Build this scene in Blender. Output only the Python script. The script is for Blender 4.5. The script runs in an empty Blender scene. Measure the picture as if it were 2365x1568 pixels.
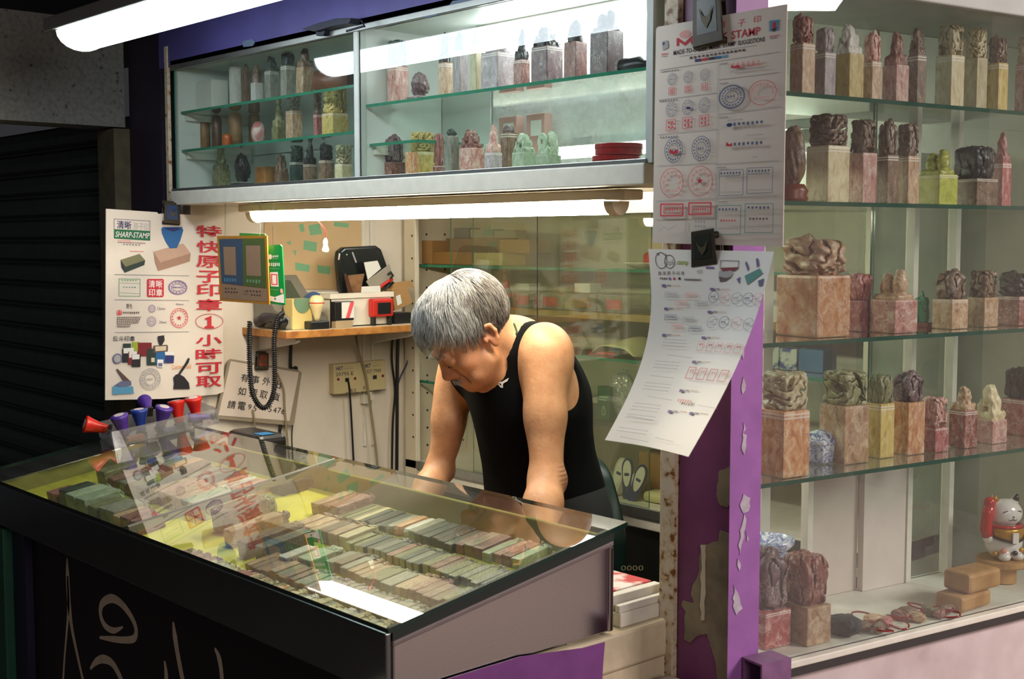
import bpy, bmesh, math, random
import numpy as np
from mathutils import Vector, Matrix, Euler, noise

# ---------------------------------------------------------------- camera, world, exposure
S = bpy.context.scene
W, H, FPX = 2365.0, 1568.0, 2910.0
YAW, PITCH, CAMZ = math.radians(47.85), math.radians(4.5), 1.5
cd = bpy.data.cameras.new('camera'); cam = bpy.data.objects.new('camera', cd)
S.collection.objects.link(cam); S.camera = cam
cam.location = (0, 0, CAMZ); cam.rotation_euler = (math.pi/2 - PITCH, 0, YAW)
cd.sensor_width = 36; cd.lens = FPX/W*36; cd.clip_start = .02
cd.dof.use_dof = True; cd.dof.focus_distance = 2.95; cd.dof.aperture_fstop = 9.0
wd = bpy.data.worlds.new('street_dusk'); S.world = wd; wd.use_nodes = True
wd.node_tree.nodes['Background'].inputs[0].default_value = (.55, .55, .6, 1)
wd.node_tree.nodes['Background'].inputs[1].default_value = .05
S.view_settings.view_transform = 'Standard'; S.view_settings.look = 'None'
S.view_settings.exposure = 0.0; S.view_settings.gamma = 1
S.cycles.transparent_max_bounces = 32; S.cycles.max_bounces = 8
S.cycles.sample_clamp_indirect = 4.0; S.cycles.caustics_reflective = False; S.cycles.caustics_refractive = False

def area_light(name, loc, target, sx, sy, power, color):
    l = bpy.data.lights.new(name, 'AREA'); l.shape = 'RECTANGLE'; l.size = sx; l.size_y = sy; l.energy = power; l.color = color
    o = bpy.data.objects.new(name, l); S.collection.objects.link(o); o.location = loc
    o.rotation_euler = (Vector(target)-Vector(loc)).to_track_quat('-Z', 'Y').to_euler(); return o
# light of the shops across the lane, falling on the right hand window and the purple post
area_light('lane_light', (2.1, .55, 2.15), (-1.3, 2.1, 1.2), 1.6, 1.2, 38, (1.0, .87, .83))
area_light('street_light', (.9, -2.8, 3.0), (-2.2, 1.4, 1.0), 1.6, 1.0, 7, (.85, .92, 1.0))
area_light('steel_reflection_light', (1.5, 3.5, 2.7), (1.0, 3.3, 0), 1.2, 1.2, 170, (1.0, .88, .84))  # added lamp, brightens the ground that the steel side mirrors
OUT_E, IN_E, SHOP_E, CAB_E = 15.0, 70.0, 26.0, 16.0

# ---------------------------------------------------------------- camera geometry helpers (photo pixel -> point on a real plane)
_sy, _cy, _sp, _cp = math.sin(YAW), math.cos(YAW), math.sin(PITCH), math.cos(PITCH)
FW = np.array([-_sy*_cp, _cy*_cp, -_sp]); RT = np.array([_cy, _sy, 0.]); UP = np.cross(RT, FW)
CAM = np.array([0, 0, CAMZ])
def ray(x, y): return FW + RT*(x-W/2)/FPX - UP*(y-H/2)/FPX
def on(x, y, ax, v):
    d = ray(x, y); return CAM + d*((v-CAM[ax])/d[ax])
def onp(x, y, p0, n):
    d = ray(x, y); return CAM + d*(np.dot(np.array(p0)-CAM, n)/np.dot(d, n))
def dep(p): return float(np.dot(np.array(p)-CAM, FW))
def px2m(p): return dep(p)/FPX

# ---------------------------------------------------------------- materials
def srgb(c):
    return tuple((v/12.92 if v <= .04045 else ((v+.055)/1.055)**2.4) for v in [x/255. for x in c])
_M = {}
def nodes(name):
    m = bpy.data.materials.new(name); m.use_nodes = True
    nt = m.node_tree; b = nt.nodes['Principled BSDF']; return m, nt, b
def coords(nt, kind='Object'):
    t = nt.nodes.new('ShaderNodeTexCoord'); return t.outputs[kind]
def nz(nt, vec, scale, detail=3, rough=.55, dist=0):
    n = nt.nodes.new('ShaderNodeTexNoise'); n.inputs['Scale'].default_value = scale; n.inputs['Detail'].default_value = detail
    n.inputs['Roughness'].default_value = rough; n.inputs['Distortion'].default_value = dist
    nt.links.new(vec, n.inputs['Vector']); return n
def ramp(nt, fac, stops):
    r = nt.nodes.new('ShaderNodeValToRGB'); cr = r.color_ramp
    while len(cr.elements) < len(stops): cr.elements.new(.5)
    for e, (p, c) in zip(cr.elements, stops): e.position = p; e.color = (c[0], c[1], c[2], 1)
    nt.links.new(fac, r.inputs[0]); return r
def mixc(nt, fac, a, b):
    m = nt.nodes.new('ShaderNodeMix'); m.data_type = 'RGBA'
    for s, v in ((m.inputs[0], fac), (m.inputs[6], a), (m.inputs[7], b)):
        if hasattr(v, 'is_linked') or hasattr(v, 'links'): nt.links.new(v, s)
        elif isinstance(v, (int, float)): s.default_value = v
        else: s.default_value = (v[0], v[1], v[2], 1)
    return m.outputs[2]
def bump(nt, b, h, strength=.3, dist=.002):
    k = nt.nodes.new('ShaderNodeBump'); k.inputs['Strength'].default_value = strength; k.inputs['Distance'].default_value = dist
    nt.links.new(h, k.inputs['Height']); nt.links.new(k.outputs[0], b.inputs['Normal'])
def mat(name, col, rough=.6, var=.12, scale=14, metal=0, spec=.5, bmp=0, c2=None, stops=None, coat=0, sss=0):
    """general painted / plastic / paper surface: colour with procedural wear"""
    if name in _M: return _M[name]
    m, nt, b = nodes(name); c = srgb(col)
    n = nz(nt, coords(nt), scale, 5)
    lo = tuple(v*(1-var) for v in c) if c2 is None else srgb(c2)
    r = ramp(nt, n.outputs[0], stops or [(.32, lo), (.62, c)])
    nt.links.new(r.outputs[0], b.inputs['Base Color'])
    b.inputs['Roughness'].default_value = rough; b.inputs['Metallic'].default_value = metal
    b.inputs['Specular IOR Level'].default_value = spec; b.inputs['Coat Weight'].default_value = coat
    if sss: b.inputs['Subsurface Weight'].default_value = sss; b.inputs['Subsurface Radius'].default_value = (.01, .004, .002)
    if bmp: bump(nt, b, n.outputs[0], bmp)
    _M[name] = m; return m
def emis(name, col, strength):
    m, nt, b = nodes(name); b.inputs['Base Color'].default_value = (.8, .8, .8, 1)
    b.inputs['Emission Color'].default_value = (*col, 1); b.inputs['Emission Strength'].default_value = strength
    _M[name] = m; return m
def glass(name, tint=(.93, .97, .95), ior=1.5, dust_veil=.02, rough=.0, veil_col=(.6, .6, .58), refl=1.8):
    """thin pane: see-through plus Fresnel reflection plus a diffuse film for dusty and veiled panes"""
    m, nt, b = nodes(name); nt.nodes.remove(b); out = nt.nodes['Material Output']
    t = nt.nodes.new('ShaderNodeBsdfTransparent'); t.inputs[0].default_value = (*tint, 1)
    g = nt.nodes.new('ShaderNodeBsdfGlossy'); g.inputs['Roughness'].default_value = rough; g.inputs[0].default_value = (1, 1, 1, 1)
    f = nt.nodes.new('ShaderNodeFresnel'); f.inputs[0].default_value = ior
    geo = nt.nodes.new('ShaderNodeNewGeometry')
    d = nt.nodes.new('ShaderNodeBsdfDiffuse'); d.inputs[0].default_value = (*veil_col, 1)
    m1 = nt.nodes.new('ShaderNodeMixShader'); m2 = nt.nodes.new('ShaderNodeMixShader')
    n = nz(nt, coords(nt), 9, 6, .7); r = nt.nodes.new('ShaderNodeMapRange')
    r.inputs[1].default_value = .3; r.inputs[2].default_value = .8; r.inputs[3].default_value = dust_veil*.4; r.inputs[4].default_value = dust_veil*1.8
    nt.links.new(n.outputs[0], r.inputs[0]); nt.links.new(r.outputs[0], m1.inputs[0])
    nt.links.new(t.outputs[0], m1.inputs[1]); nt.links.new(d.outputs[0], m1.inputs[2])
    # rays leaving through the back face are not reflected again
    inv = nt.nodes.new('ShaderNodeMath'); inv.operation = 'SUBTRACT'; inv.inputs[0].default_value = 1; nt.links.new(geo.outputs['Backfacing'], inv.inputs[1])
    mu = nt.nodes.new('ShaderNodeMath'); mu.operation = 'MULTIPLY'; nt.links.new(f.outputs[0], mu.inputs[0]); nt.links.new(inv.outputs[0], mu.inputs[1])
    m3 = nt.nodes.new('ShaderNodeMath'); m3.operation = 'MULTIPLY'; nt.links.new(mu.outputs[0], m3.inputs[0]); m3.inputs[1].default_value = refl
    nt.links.new(m3.outputs[0], m2.inputs[0]); nt.links.new(m1.outputs[0], m2.inputs[1]); nt.links.new(g.outputs[0], m2.inputs[2])
    nt.links.new(m2.outputs[0], out.inputs[0]); _M[name] = m; return m
def stone(name, c1, c2, c3, ins=.0, band=0, rough=.38, scale=3.6, inscol=(235, 225, 215)):
    """carved soapstone: mottled veins, varied per piece; ins = amount of white filled engraving"""
    if name in _M: return _M[name]
    m, nt, b = nodes(name)
    oi = nt.nodes.new('ShaderNodeObjectInfo'); co = coords(nt)
    ad = nt.nodes.new('ShaderNodeVectorMath'); ad.operation = 'ADD'; nt.links.new(co, ad.inputs[0])
    cb = nt.nodes.new('ShaderNodeCombineXYZ'); mm = nt.nodes.new('ShaderNodeMath'); mm.operation = 'MULTIPLY'; mm.inputs[1].default_value = 50
    nt.links.new(oi.outputs['Random'], mm.inputs[0])
    for i in range(3): nt.links.new(mm.outputs[0], cb.inputs[i])
    nt.links.new(cb.outputs[0], ad.inputs[1]); v = ad.outputs[0]
    n1 = nz(nt, v, scale, 9, .66, .9)
    r = ramp(nt, n1.outputs[0], [(.30, srgb(c1)), (.5, srgb(c2)), (.7, srgb(c3))]); col = r.outputs[0]
    if ins:
        n2 = nz(nt, v, 8, 2, .5, 1.4)
        rr = ramp(nt, n2.outputs[0], [(.46, (0, 0, 0)), (.485, (1, 1, 1)), (.515, (1, 1, 1)), (.54, (0, 0, 0))])
        n3 = nz(nt, v, 2.2, 1); r3 = ramp(nt, n3.outputs[0], [(.45, (0, 0, 0)), (.55, (ins, ins, ins))])
        mu = nt.nodes.new('ShaderNodeMath'); mu.operation = 'MULTIPLY'; nt.links.new(rr.outputs[0], mu.inputs[0]); nt.links.new(r3.outputs[0], mu.inputs[1])
        col = mixc(nt, mu.outputs[0], col, srgb(inscol))
    if band:
        sx = nt.nodes.new('ShaderNodeSeparateXYZ'); nt.links.new(co, sx.inputs[0]); K = (0, 0, 0); Wt = (.75, .75, .75)
        rb = ramp(nt, sx.outputs[2], [(.88, K), (.89, Wt), (.905, Wt), (.915, K), (.93, K), (.94, Wt), (.955, Wt), (.965, K)])
        gt = nt.nodes.new('ShaderNodeMath'); gt.operation = 'GREATER_THAN'; gt.inputs[1].default_value = .45; nt.links.new(oi.outputs['Random'], gt.inputs[0])
        m4 = nt.nodes.new('ShaderNodeMath'); m4.operation = 'MULTIPLY'; nt.links.new(rb.outputs[0], m4.inputs[0]); nt.links.new(gt.outputs[0], m4.inputs[1]); col = mixc(nt, m4.outputs[0], col, srgb(inscol))
    hs = nt.nodes.new('ShaderNodeHueSaturation'); mr = nt.nodes.new('ShaderNodeMapRange'); mr.inputs[3].default_value = .8; mr.inputs[4].default_value = 1.2
    nt.links.new(oi.outputs['Random'], mr.inputs[0]); nt.links.new(mr.outputs[0], hs.inputs['Value']); nt.links.new(col, hs.inputs['Color'])
    nt.links.new(hs.outputs[0], b.inputs['Base Color']); b.inputs['Roughness'].default_value = rough
    bump(nt, b, n1.outputs[0], .25, .002); _M[name] = m; return m

# ---------------------------------------------------------------- mesh helpers
class MB:
    def __init__(s): s.v = []; s.f = []; s.m = []
    def add(s, vs, fs, m=0):
        o = len(s.v); s.v += [tuple(map(float, p)) for p in vs]; s.f += [tuple(i+o for i in f) for f in fs]; s.m += [m]*len(fs); return s
    def hexa(s, p, m=0):      # 8 corners: bottom 0-3 ccw, top 4-7
        return s.add(p, [(3, 2, 1, 0), (4, 5, 6, 7), (0, 1, 5, 4), (1, 2, 6, 5), (2, 3, 7, 6), (3, 0, 4, 7)], m)
    def box(s, x0, x1, y0, y1, z0, z1, m=0, mt=None):
        p = [(x0, y0, z0), (x1, y0, z0), (x1, y1, z0), (x0, y1, z0), (x0, y0, z1), (x1, y0, z1), (x1, y1, z1), (x0, y1, z1)]
        if mt is not None: p = [mt @ Vector(q) for q in p]
        return s.hexa(p, m)
    def pane(s, x0, x1, y0, y1, z0, z1, mt=None, faces=0, edge=1):   # glass slab: two largest faces slot 'faces', rim slot 'edge'
        n = len(s.m); s.box(x0, x1, y0, y1, z0, z1, edge, mt); d = [abs(x1-x0), abs(y1-y0), abs(z1-z0)]; k = d.index(min(d))
        for i in {2: (0, 1), 1: (2, 4), 0: (3, 5)}[k]: s.m[n+i] = faces
        return s
    def prism(s, poly, ext, m=0):          # poly: 3d points, ext: vector
        n = len(poly); e = np.array(ext); P = [np.array(p) for p in poly]
        return s.add(P+[p+e for p in P], [tuple(range(n-1, -1, -1)), tuple(range(n, 2*n))]+[(i, (i+1) % n, n+(i+1) % n, n+i) for i in range(n)], m)
    def tube(s, pts, r, n=8, m=0, cap=True):
        P = [np.array(p, float) for p in pts]; R = r if hasattr(r, '__len__') else [r]*len(P); vs = []; up = None
        for i, p in enumerate(P):
            t = P[min(i+1, len(P)-1)]-P[max(i-1, 0)]; t = t/(np.linalg.norm(t)+1e-12)
            if up is None: up = np.array([0, 0, 1.]) if abs(t[2]) < .9 else np.array([1., 0, 0])
            a = np.cross(t, up); a /= np.linalg.norm(a)+1e-12; b = np.cross(t, a); up = -b
            vs += [p+R[i]*(a*math.cos(2*math.pi*k/n)+b*math.sin(2*math.pi*k/n)) for k in range(n)]
        fs = [(i*n+k, i*n+(k+1) % n, (i+1)*n+(k+1) % n, (i+1)*n+k) for i in range(len(P)-1) for k in range(n)]
        if cap: fs += [tuple(range(n-1, -1, -1)), tuple((len(P)-1)*n+k for k in range(n))]
        return s.add(vs, fs, m)
    def lathe(s, prof, n=20, m=0, mt=None, cap=True):      # prof (r, z)
        vs = [(r*math.cos(2*math.pi*k/n), r*math.sin(2*math.pi*k/n), z) for r, z in prof for k in range(n)]
        if mt is not None: vs = [mt @ Vector(v) for v in vs]
        fs = [(i*n+k, i*n+(k+1) % n, (i+1)*n+(k+1) % n, (i+1)*n+k) for i in range(len(prof)-1) for k in range(n)]
        if cap: fs += [tuple(range(n-1, -1, -1)), tuple((len(prof)-1)*n+k for k in range(n))]
        return s.add(vs, fs, m)
    def ball(s, c, r, n=14, m=0, mt=None):
        r = r if hasattr(r, '__len__') else (r, r, r); k = n//2; vs = []; fs = []
        for i in range(k+1):
            a = math.pi*i/k
            for j in range(n):
                b = 2*math.pi*j/n; q = Vector((r[0]*math.sin(a)*math.cos(b), r[1]*math.sin(a)*math.sin(b), r[2]*math.cos(a)))
                if mt is not None: q = mt @ q
                vs.append((q[0]+c[0], q[1]+c[1], q[2]+c[2]))
        for i in range(k):
            for j in range(n): fs.append((i*n+j, (i+1)*n+j, (i+1)*n+(j+1) % n, i*n+(j+1) % n))
        return s.add(vs, fs, m)
    def grid(s, fn, nu, nv, m=0):
        vs = [fn(i/nu, j/nv) for j in range(nv+1) for i in range(nu+1)]
        return s.add(vs, [(j*(nu+1)+i, j*(nu+1)+i+1, (j+1)*(nu+1)+i+1, (j+1)*(nu+1)+i) for j in range(nv) for i in range(nu)], m)
    def mesh(s, name, mats, org=(0, 0, 0), smooth=False):
        me = bpy.data.meshes.new(name); O = np.array(org)
        me.from_pydata([tuple(np.array(p)-O) for p in s.v], [], s.f)
        for x in mats: me.materials.append(x)
        me.polygons.foreach_set('material_index', s.m)
        if smooth: me.polygons.foreach_set('use_smooth', [True]*len(s.f))
        bm = bmesh.new(); bm.from_mesh(me); bmesh.ops.remove_doubles(bm, verts=bm.verts, dist=1e-6); bmesh.ops.recalc_face_normals(bm, faces=bm.faces) if not getattr(s, 'keepn', 0) else None
        bm.to_mesh(me); bm.free(); return me
    def build(s, name, mats, parent=None, smooth=False, bev=0, org=None, solid=0, seg=2):
        mats = mats if isinstance(mats, (list, tuple)) else [mats]
        o0 = (0, 0, 0) if parent is None else (tuple(parent.location) if org is None else org)   # without a parent the verts are local to org
        me = s.mesh(name, mats, o0, smooth); o = bpy.data.objects.new(name, me); S.collection.objects.link(o)
        if parent is not None: o.parent = parent
        elif org is not None: o.location = org
        if solid: md = o.modifiers.new('thickness', 'SOLIDIFY'); md.thickness = solid; md.offset = -1
        if bev:
            md = o.modifiers.new('bevel', 'BEVEL'); md.width = bev; md.segments = seg; md.limit_method = 'ANGLE'; md.angle_limit = math.radians(35); md.harden_normals = False
            if not smooth: pass
        return o
def spline(P, n):
    P = [np.array(p) for p in P]; out = []
    for i in range(len(P)-1):
        a, b, c, d = P[max(i-1, 0)], P[i], P[i+1], P[min(i+2, len(P)-1)]
        for k in range(n): t = k/n; out.append(.5*(2*b+(c-a)*t+(2*a-5*b+4*c-d)*t*t+(-a+3*b-3*c+d)*t**3))
    return out+[P[-1]]
def rotm(loc, rz=0, rx=0, ry=0): return Matrix.Translation(Vector(loc)) @ Euler((rx, ry, rz)).to_matrix().to_4x4()
def tag(o, label, cat, group=None, kind=None):
    if label: o['label'] = label
    if cat: o['category'] = cat
    if group: o['group'] = group
    if kind: o['kind'] = kind
    return o
def thing(name, label, cat, loc, group=None):
    o = bpy.data.objects.new(name, None); o.empty_display_size = .02; S.collection.objects.link(o); o.location = tuple(map(float, loc)); return tag(o, label, cat, group)
def struct(o, label=None, cat=None): o['kind'] = 'structure'; return tag(o, label, cat) if label else o
rnd = random.Random(7)
# ---------------------------------------------------------------- shared materials
white_paint = mat('white_paint', (226, 222, 208), .5, .1, 30, bmp=.1)
cream_paint = mat('cream_paint', (214, 200, 168), .55, .35, 9, bmp=.2)
wall_white = mat('white_wall', (225, 214, 196), .7, .1, 7, bmp=.08)
purple_shaded = mat('purple_paint_shaded', (124, 62, 106), .45, .2, 12, bmp=.1)  # shade of the pillar's unlit face put into its purple
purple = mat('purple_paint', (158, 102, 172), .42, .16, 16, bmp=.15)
purple_blue = mat('violet_fascia_paint', (84, 78, 140), .5, .2, 9, bmp=.1)
rust_white = mat('rusty_white_metal', (206, 192, 168), .5, stops=[(.36, srgb((120, 74, 32))), (.41, srgb((186, 164, 128))), (.55, srgb((206, 192, 168)))], scale=60, bmp=.2)
bare = mat('bare_weathered_metal', (150, 138, 112), .6, .35, 22, metal=.3, bmp=.3)
def steel_mat():
    m, nt, b = nodes('brushed_steel'); co = coords(nt); mp = nt.nodes.new('ShaderNodeMapping'); mp.inputs['Scale'].default_value = (3, 120, 120)
    nt.links.new(co, mp.inputs[0]); n = nz(nt, mp.outputs[0], 4, 4); r = ramp(nt, n.outputs[0], [(.3, (.42, .40, .39)), (.7, (.54, .52, .5))])
    nt.links.new(r.outputs[0], b.inputs['Base Color']); b.inputs['Metallic'].default_value = 1; b.inputs['Roughness'].default_value = .13
    bump(nt, b, n.outputs[0], .05, .001); return m
steel = steel_mat()
front_steel = mat('steel_darkened', (124, 130, 130), .24, .15, 5, metal=1.0)  # same steel as the side, its dark reflections put into the colour
alu = mat('aluminium_trim', (170, 172, 168), .35, .1, 30, metal=.9)
glass_clear = glass('glass_clear', (.95, .98, .96), dust_veil=.012, refl=1.05)
glass_lid = glass('glass_lid', (.95, .98, .94), dust_veil=.02)
glass_win = glass('glass_window_veiled', (.93, .96, .95), dust_veil=.03, veil_col=(.62, .58, .55))  # diffuse film stands in for the street's veil of reflection
glass_shelf = glass('glass_shelf', (.88, .96, .92), dust_veil=.03)
glass_edge = mat('glass_edge_green', (44, 128, 100), .15, .2, 20); lid_edge = mat('glass_edge_dark', (16, 44, 36), .15, .2, 20); case_edge = mat('glass_edge_case', (34, 82, 64), .15, .2, 20)
dark_green = mat('dark_green_metal', (58, 74, 66), .5, .25, 18)
concrete = mat('mouldy_concrete', (118, 120, 116), .85, stops=[(.30, srgb((60, 62, 60))), (.37, srgb((112, 114, 112))), (.6, srgb((128, 130, 126)))], scale=80, bmp=.3)
asphalt = mat('pavement', (126, 114, 110), .85, .3, 20, bmp=.3)
blackish = mat('black_brown_panel', (26, 18, 18), .5, .3, 10)
violet_night = mat('dark_violet_paint', (38, 32, 62), .5, .2, 10)
wood_orange = mat('orange_wood', (186, 128, 62), .5, .3, 26, c2=(140, 86, 36))
black_plastic = mat('black_plastic', (24, 24, 26), .35, .2, 30)
# ---------------------------------------------------------------- setting
XL, YF, YB = -3.40, 1.75, 2.60
b = MB().box(-7, 3.3, -3.6, 5.5, -.06, 0); struct(b.build('floor', asphalt))
# shop back wall and left wall (white), roof of the shop
b = MB().box(-3.7, -.6, 2.98, 3.06, 0, 2.4); struct(b.build('wall_back', wall_white))
b = MB().box(-3.48, XL, 1.80, 2.98, 0, 2.4); struct(b.build('wall_left', wall_white))
b = MB().box(-7.0, .3, .2, 3.06, 2.42, 2.5); struct(b.build('ceiling', mat('soffit_dark', (44, 42, 44), .8, .2, 5)))
# opposite side of the lane, dim
b = MB().box(-7, 3.2, -3.56, -3.5, 0, 3.4); struct(b.build('wall_lane', mat('lane_wall', (96, 84, 84), .8, .3, 2)))
struct(MB().box(3.2, 3.26, -3.56, 5.5, 0, 3.4).build('wall_lane_right', mat('lane_wall_pink', (170, 146, 142), .8, .25, 1.5)))
# pillar at the corner
wang = math.radians(9.93); WD = np.array([math.sin(wang), math.cos(wang), 0]); WN = np.array([math.cos(wang), -math.sin(wang), 0]); W0 = np.array([-1.345, 1.76, 0.])
def onW(x, y, off=0): return onp(x, y, W0-WN*off, WN)
def wp(s, off, z): q = W0+WD*s-WN*off; return (q[0], q[1], z)
p0 = (-1.478, YF, 0); p1 = (-1.362, YF, 0); p2 = wp(-.028, 0, 0); p3 = wp(.045, 0, 0); p4 = wp(.045, .07, 0); p5 = (-1.478, 1.84, 0)
col = MB().prism([p0, p1, (p1[0], p1[1]-.004, 0), p2, p3, p4, p5][::1] and [p0, p1, p2, p3, p4, p5], (0, 0, 2.42), 0)
pil = col.build('column_corner', [purple_shaded, purple]); struct(pil)
pil.data.polygons.foreach_set('material_index', [1 if p.normal.dot(Vector(WN)) > .9 else 0 for p in pil.data.polygons])  # window-side face takes the lit purple, the others the shaded copy
# white rust-spotted metal strip beside the pillar
struct(MB().box(-1.515, -1.482, YF-.012, 1.80, .5, 2.42).build('trim_1', rust_white, bev=.002))
# peeled paint areas on the pillar
def peel(pts, name, f, off, m):
    Q = []; rj = random.Random(len(pts)*7+int(pts[0][1]))
    for i, (x, y) in enumerate(pts):      # ragged flaked outline
        x2, y2 = pts[(i+1) % len(pts)]; L_ = math.hypot(x2-x, y2-y); k = max(1, min(5, int(L_/9))); Q.append((x, y))
        for j in range(1, k): t = j/k; Q.append((x+(x2-x)*t+rj.uniform(-1, 1)*2.6, y+(y2-y)*t+rj.uniform(-1, 1)*2.0))
    P = [f(x, y) for x, y in Q]; b = MB(); b.prism(P, off, 0); o = b.build(name, m, parent=pil); return o
fy = lambda x, y: on(x, y, 1, YF-.0005)
peel([(1690, 1075), (1662, 1086), (1660, 1110), (1655, 1140), (1664, 1166), (1680, 1172), (1690, 1160)], 'peeled_patch', fy, (0, -.0012, 0), bare)
peel([(1686, 1232), (1664, 1224), (1660, 1250), (1628, 1258), (1620, 1262), (1612, 1330), (1600, 1352), (1596, 1372), (1603, 1392), (1578, 1386), (1574, 1398), (1585, 1412), (1582, 1440), (1580, 1476), (1594, 1484), (1608, 1470), (1634, 1464), (1645, 1500), (1655, 1540), (1662, 1600), (1682, 1600), (1682, 1500), (1684, 1400)], 'peeled_patch', fy, (0, -.0012, 0), bare)
peel([(1620, 1258), (1631, 1258), (1630, 1330), (1628, 1432), (1620, 1432), (1622, 1350)], 'corner_bead', fy, (0, -.003, 0), mat('bead_pale', (210, 196, 168), .5, .2))
fw = lambda x, y: onW(x, y, -.0004)
chip = mat('flaking_undercoat', (192, 182, 194), .6, .3, 40)
for pts in ([(1716, 1140), (1732, 1150), (1728, 1180), (1716, 1185), (1708, 1165)], [(1718, 1185), (1723, 1200), (1714, 1250), (1708, 1282), (1704, 1260), (1712, 1215)], [(1722, 1225), (1729, 1245), (1724, 1250)], [(1694, 1350), (1704, 1370), (1714, 1405), (1700, 1420), (1692, 1400)], [(1703, 1290), (1709, 1300), (1707, 1318), (1702, 1305)],
            [(1714, 1000), (1724, 1005), (1718, 1050), (1712, 1030)], [(1716, 870), (1722, 890), (1714, 910), (1712, 890)], [(1716, 975), (1722, 990), (1715, 1000)], [(1712, 800), (1718, 810), (1715, 830)]):
    peel(pts, 'peeled_patch', fw, tuple(WN*.0012), chip)
# left post and jamb, beam, shutter
lp = MB().box(-3.68, -3.47, YF, 1.84, 0, 2.42); struct(lp.build('column_left', mat('dark_violet_post', (40, 30, 48), .5, .2, 8)))
struct(MB().box(-3.432, -3.414, YF-.008, YF+.002, 1.60, 2.06).build('trim_2', rust_white, bev=.001))
struct(MB().box(-3.83, -3.69, .3, 1.74, 1.845, 2.16).build('beam_left', concrete))
struct(MB().box(-3.80, -3.685, 1.70, 1.80, 0, 1.84).build('jamb_left', mat('stained_render', (96, 88, 66), .85, .35, 20)))
sh = MB(); prof = []
z = .02
while z < 1.86:
    prof += [(0, z), (.016, z+.012), (.02, z+.035), (.016, z+.062), (0, z+.072)]; z += .078
n = len(prof); xa, xb = -6.2, -3.70
vs = [(x, 1.78-p[0], p[1]) for x in (xa, xb) for p in prof]
sh.add(vs, [(i, i+1, n+i+1, n+i) for i in range(n-1)])
tag(sh.build('roller_shutter', dark_green, solid=.003), 'dark green closed roller shutter left of the stall', 'shutter')
# dark soffit fascia over the lane at the upper left
struct(MB().box(-6.0, -3.2, .28, .34, 2.16, 2.42).build('beam_front', mat('dark_olive_board', (46, 42, 34), .8, .25, 6)))
# violet fascia above the upper cabinet
fas = MB().box(-3.47, -1.50, YF-.004, 1.80, 2.0, 2.42).build('beam_fascia', purple_blue); struct(fas)
for pts in ([(978, 36), (1000, 20), (1020, 15), (1034, 18), (1016, 32), (985, 42)], [(560, 96), (583, 90), (590, 97), (585, 106), (563, 109)], [(1035, 17), (1046, 2), (1085, -2), (1120, -4), (1090, 10), (1050, 18)]):
    P = [on(x, y, 1, YF-.0045) for x, y in pts]; MB().prism(P, (0, -.0012, 0)).build('peeled_patch', mat('fascia_undercoat', (92, 108, 132), .7, .2, 20), parent=fas)
# bent iron hook plate on the fascia
hk = MB(); hk.prism([on(x, y, 1, YF-.006) for x, y in ((720, 70), (760, 56), (800, 46), (835, 45), (830, 58), (790, 64), (750, 76))], (0, -.03, 0))
hk.prism([on(x, y, 1, YF-.01) for x, y in ((738, 72), (760, 70), (756, 84), (740, 84))], (0, -.012, 0)); hk.tube([on(835, 48, 1, YF-.03), on(842, 60, 1, YF-.03), on(800, 72, 1, YF-.04)], .003, 6)
tag(hk.build('iron_hook', mat('dark_iron', (44, 46, 60), .5, .3, 30, metal=.5), bev=.001), 'dark bent iron hook plate on the violet fascia above the cabinet', 'hook')

# ---------------------------------------------------------------- lamps
def batten(name, label, x0, x1, y, z, w, hgt, em, hm, cover=True):
    r = thing(name, label, 'lamp', ((x0+x1)/2, y, z+hgt)); 
    MB().box(x0-.06, x1+.06, y-w*.5, y+w*.5, z+hgt*.55, z+hgt).build('housing', hm, parent=r, bev=.004)
    # half-round light strip with its two end caps
    n = 10; pr = [(y+w*.42*math.cos(math.pi*k/n+math.pi), z+hgt*.55-(hgt*.62)*math.sin(math.pi*k/n)) for k in range(n+1)]
    d = MB(); vs = [(x, p[0], p[1]) for x in (x0, x1) for p in pr]; m = len(pr)
    d.add(vs, [(i, i+1, m+i+1, m+i) for i in range(m-1)]+[tuple(range(m)), tuple(range(m, 2*m))])
    d.build('diffuser', em, parent=r, smooth=False)
    for xa, xb in ((x0-.025, x0-.001), (x1+.001, x1+.025)):
        e = MB(); e.prism([(xa, p[0]+(p[0]-y)*.06, p[1]-.002) for p in pr]+[(xa, y+w*.47, z+hgt*.56), (xa, y-w*.47, z+hgt*.56)][::-1][:0], (xb-xa, 0, 0)); e.build('end_cap', hm, parent=r)
    return r
lampgrey = mat('lamp_housing_grey', (150, 150, 146), .45, .1)
batten('street_batten_lamp', 'long bright cool white batten lamp hanging in front of the upper cabinet', -3.14, -1.62, 1.37, 1.985, .15, .075, emis('cool_tube_light', (.82, .93, 1.0), OUT_E), lampgrey)
r = batten('counter_batten_lamp', 'warm white batten lamp under the upper cabinet above the man', -3.02, -1.70, 1.80, 1.553, .054, .045, emis('warm_tube_light', (1.0, .86, .66), IN_E), mat('ivory_housing', (222, 208, 178), .5, .1))
bl = batten('back_batten_lamp', 'batten lamp over the back cabinet inside the stall', -3.05, -1.78, 2.545, 1.735, .07, .05, emis('shop_tube_light', (.95, .97, .92), SHOP_E), white_paint)

for x in (-2.9, -1.95): MB().tube([(x, 2.545, 1.785), (x, 2.545, 2.42)], .004, 8).build('hanging_rod', white_paint, parent=bl)
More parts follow.
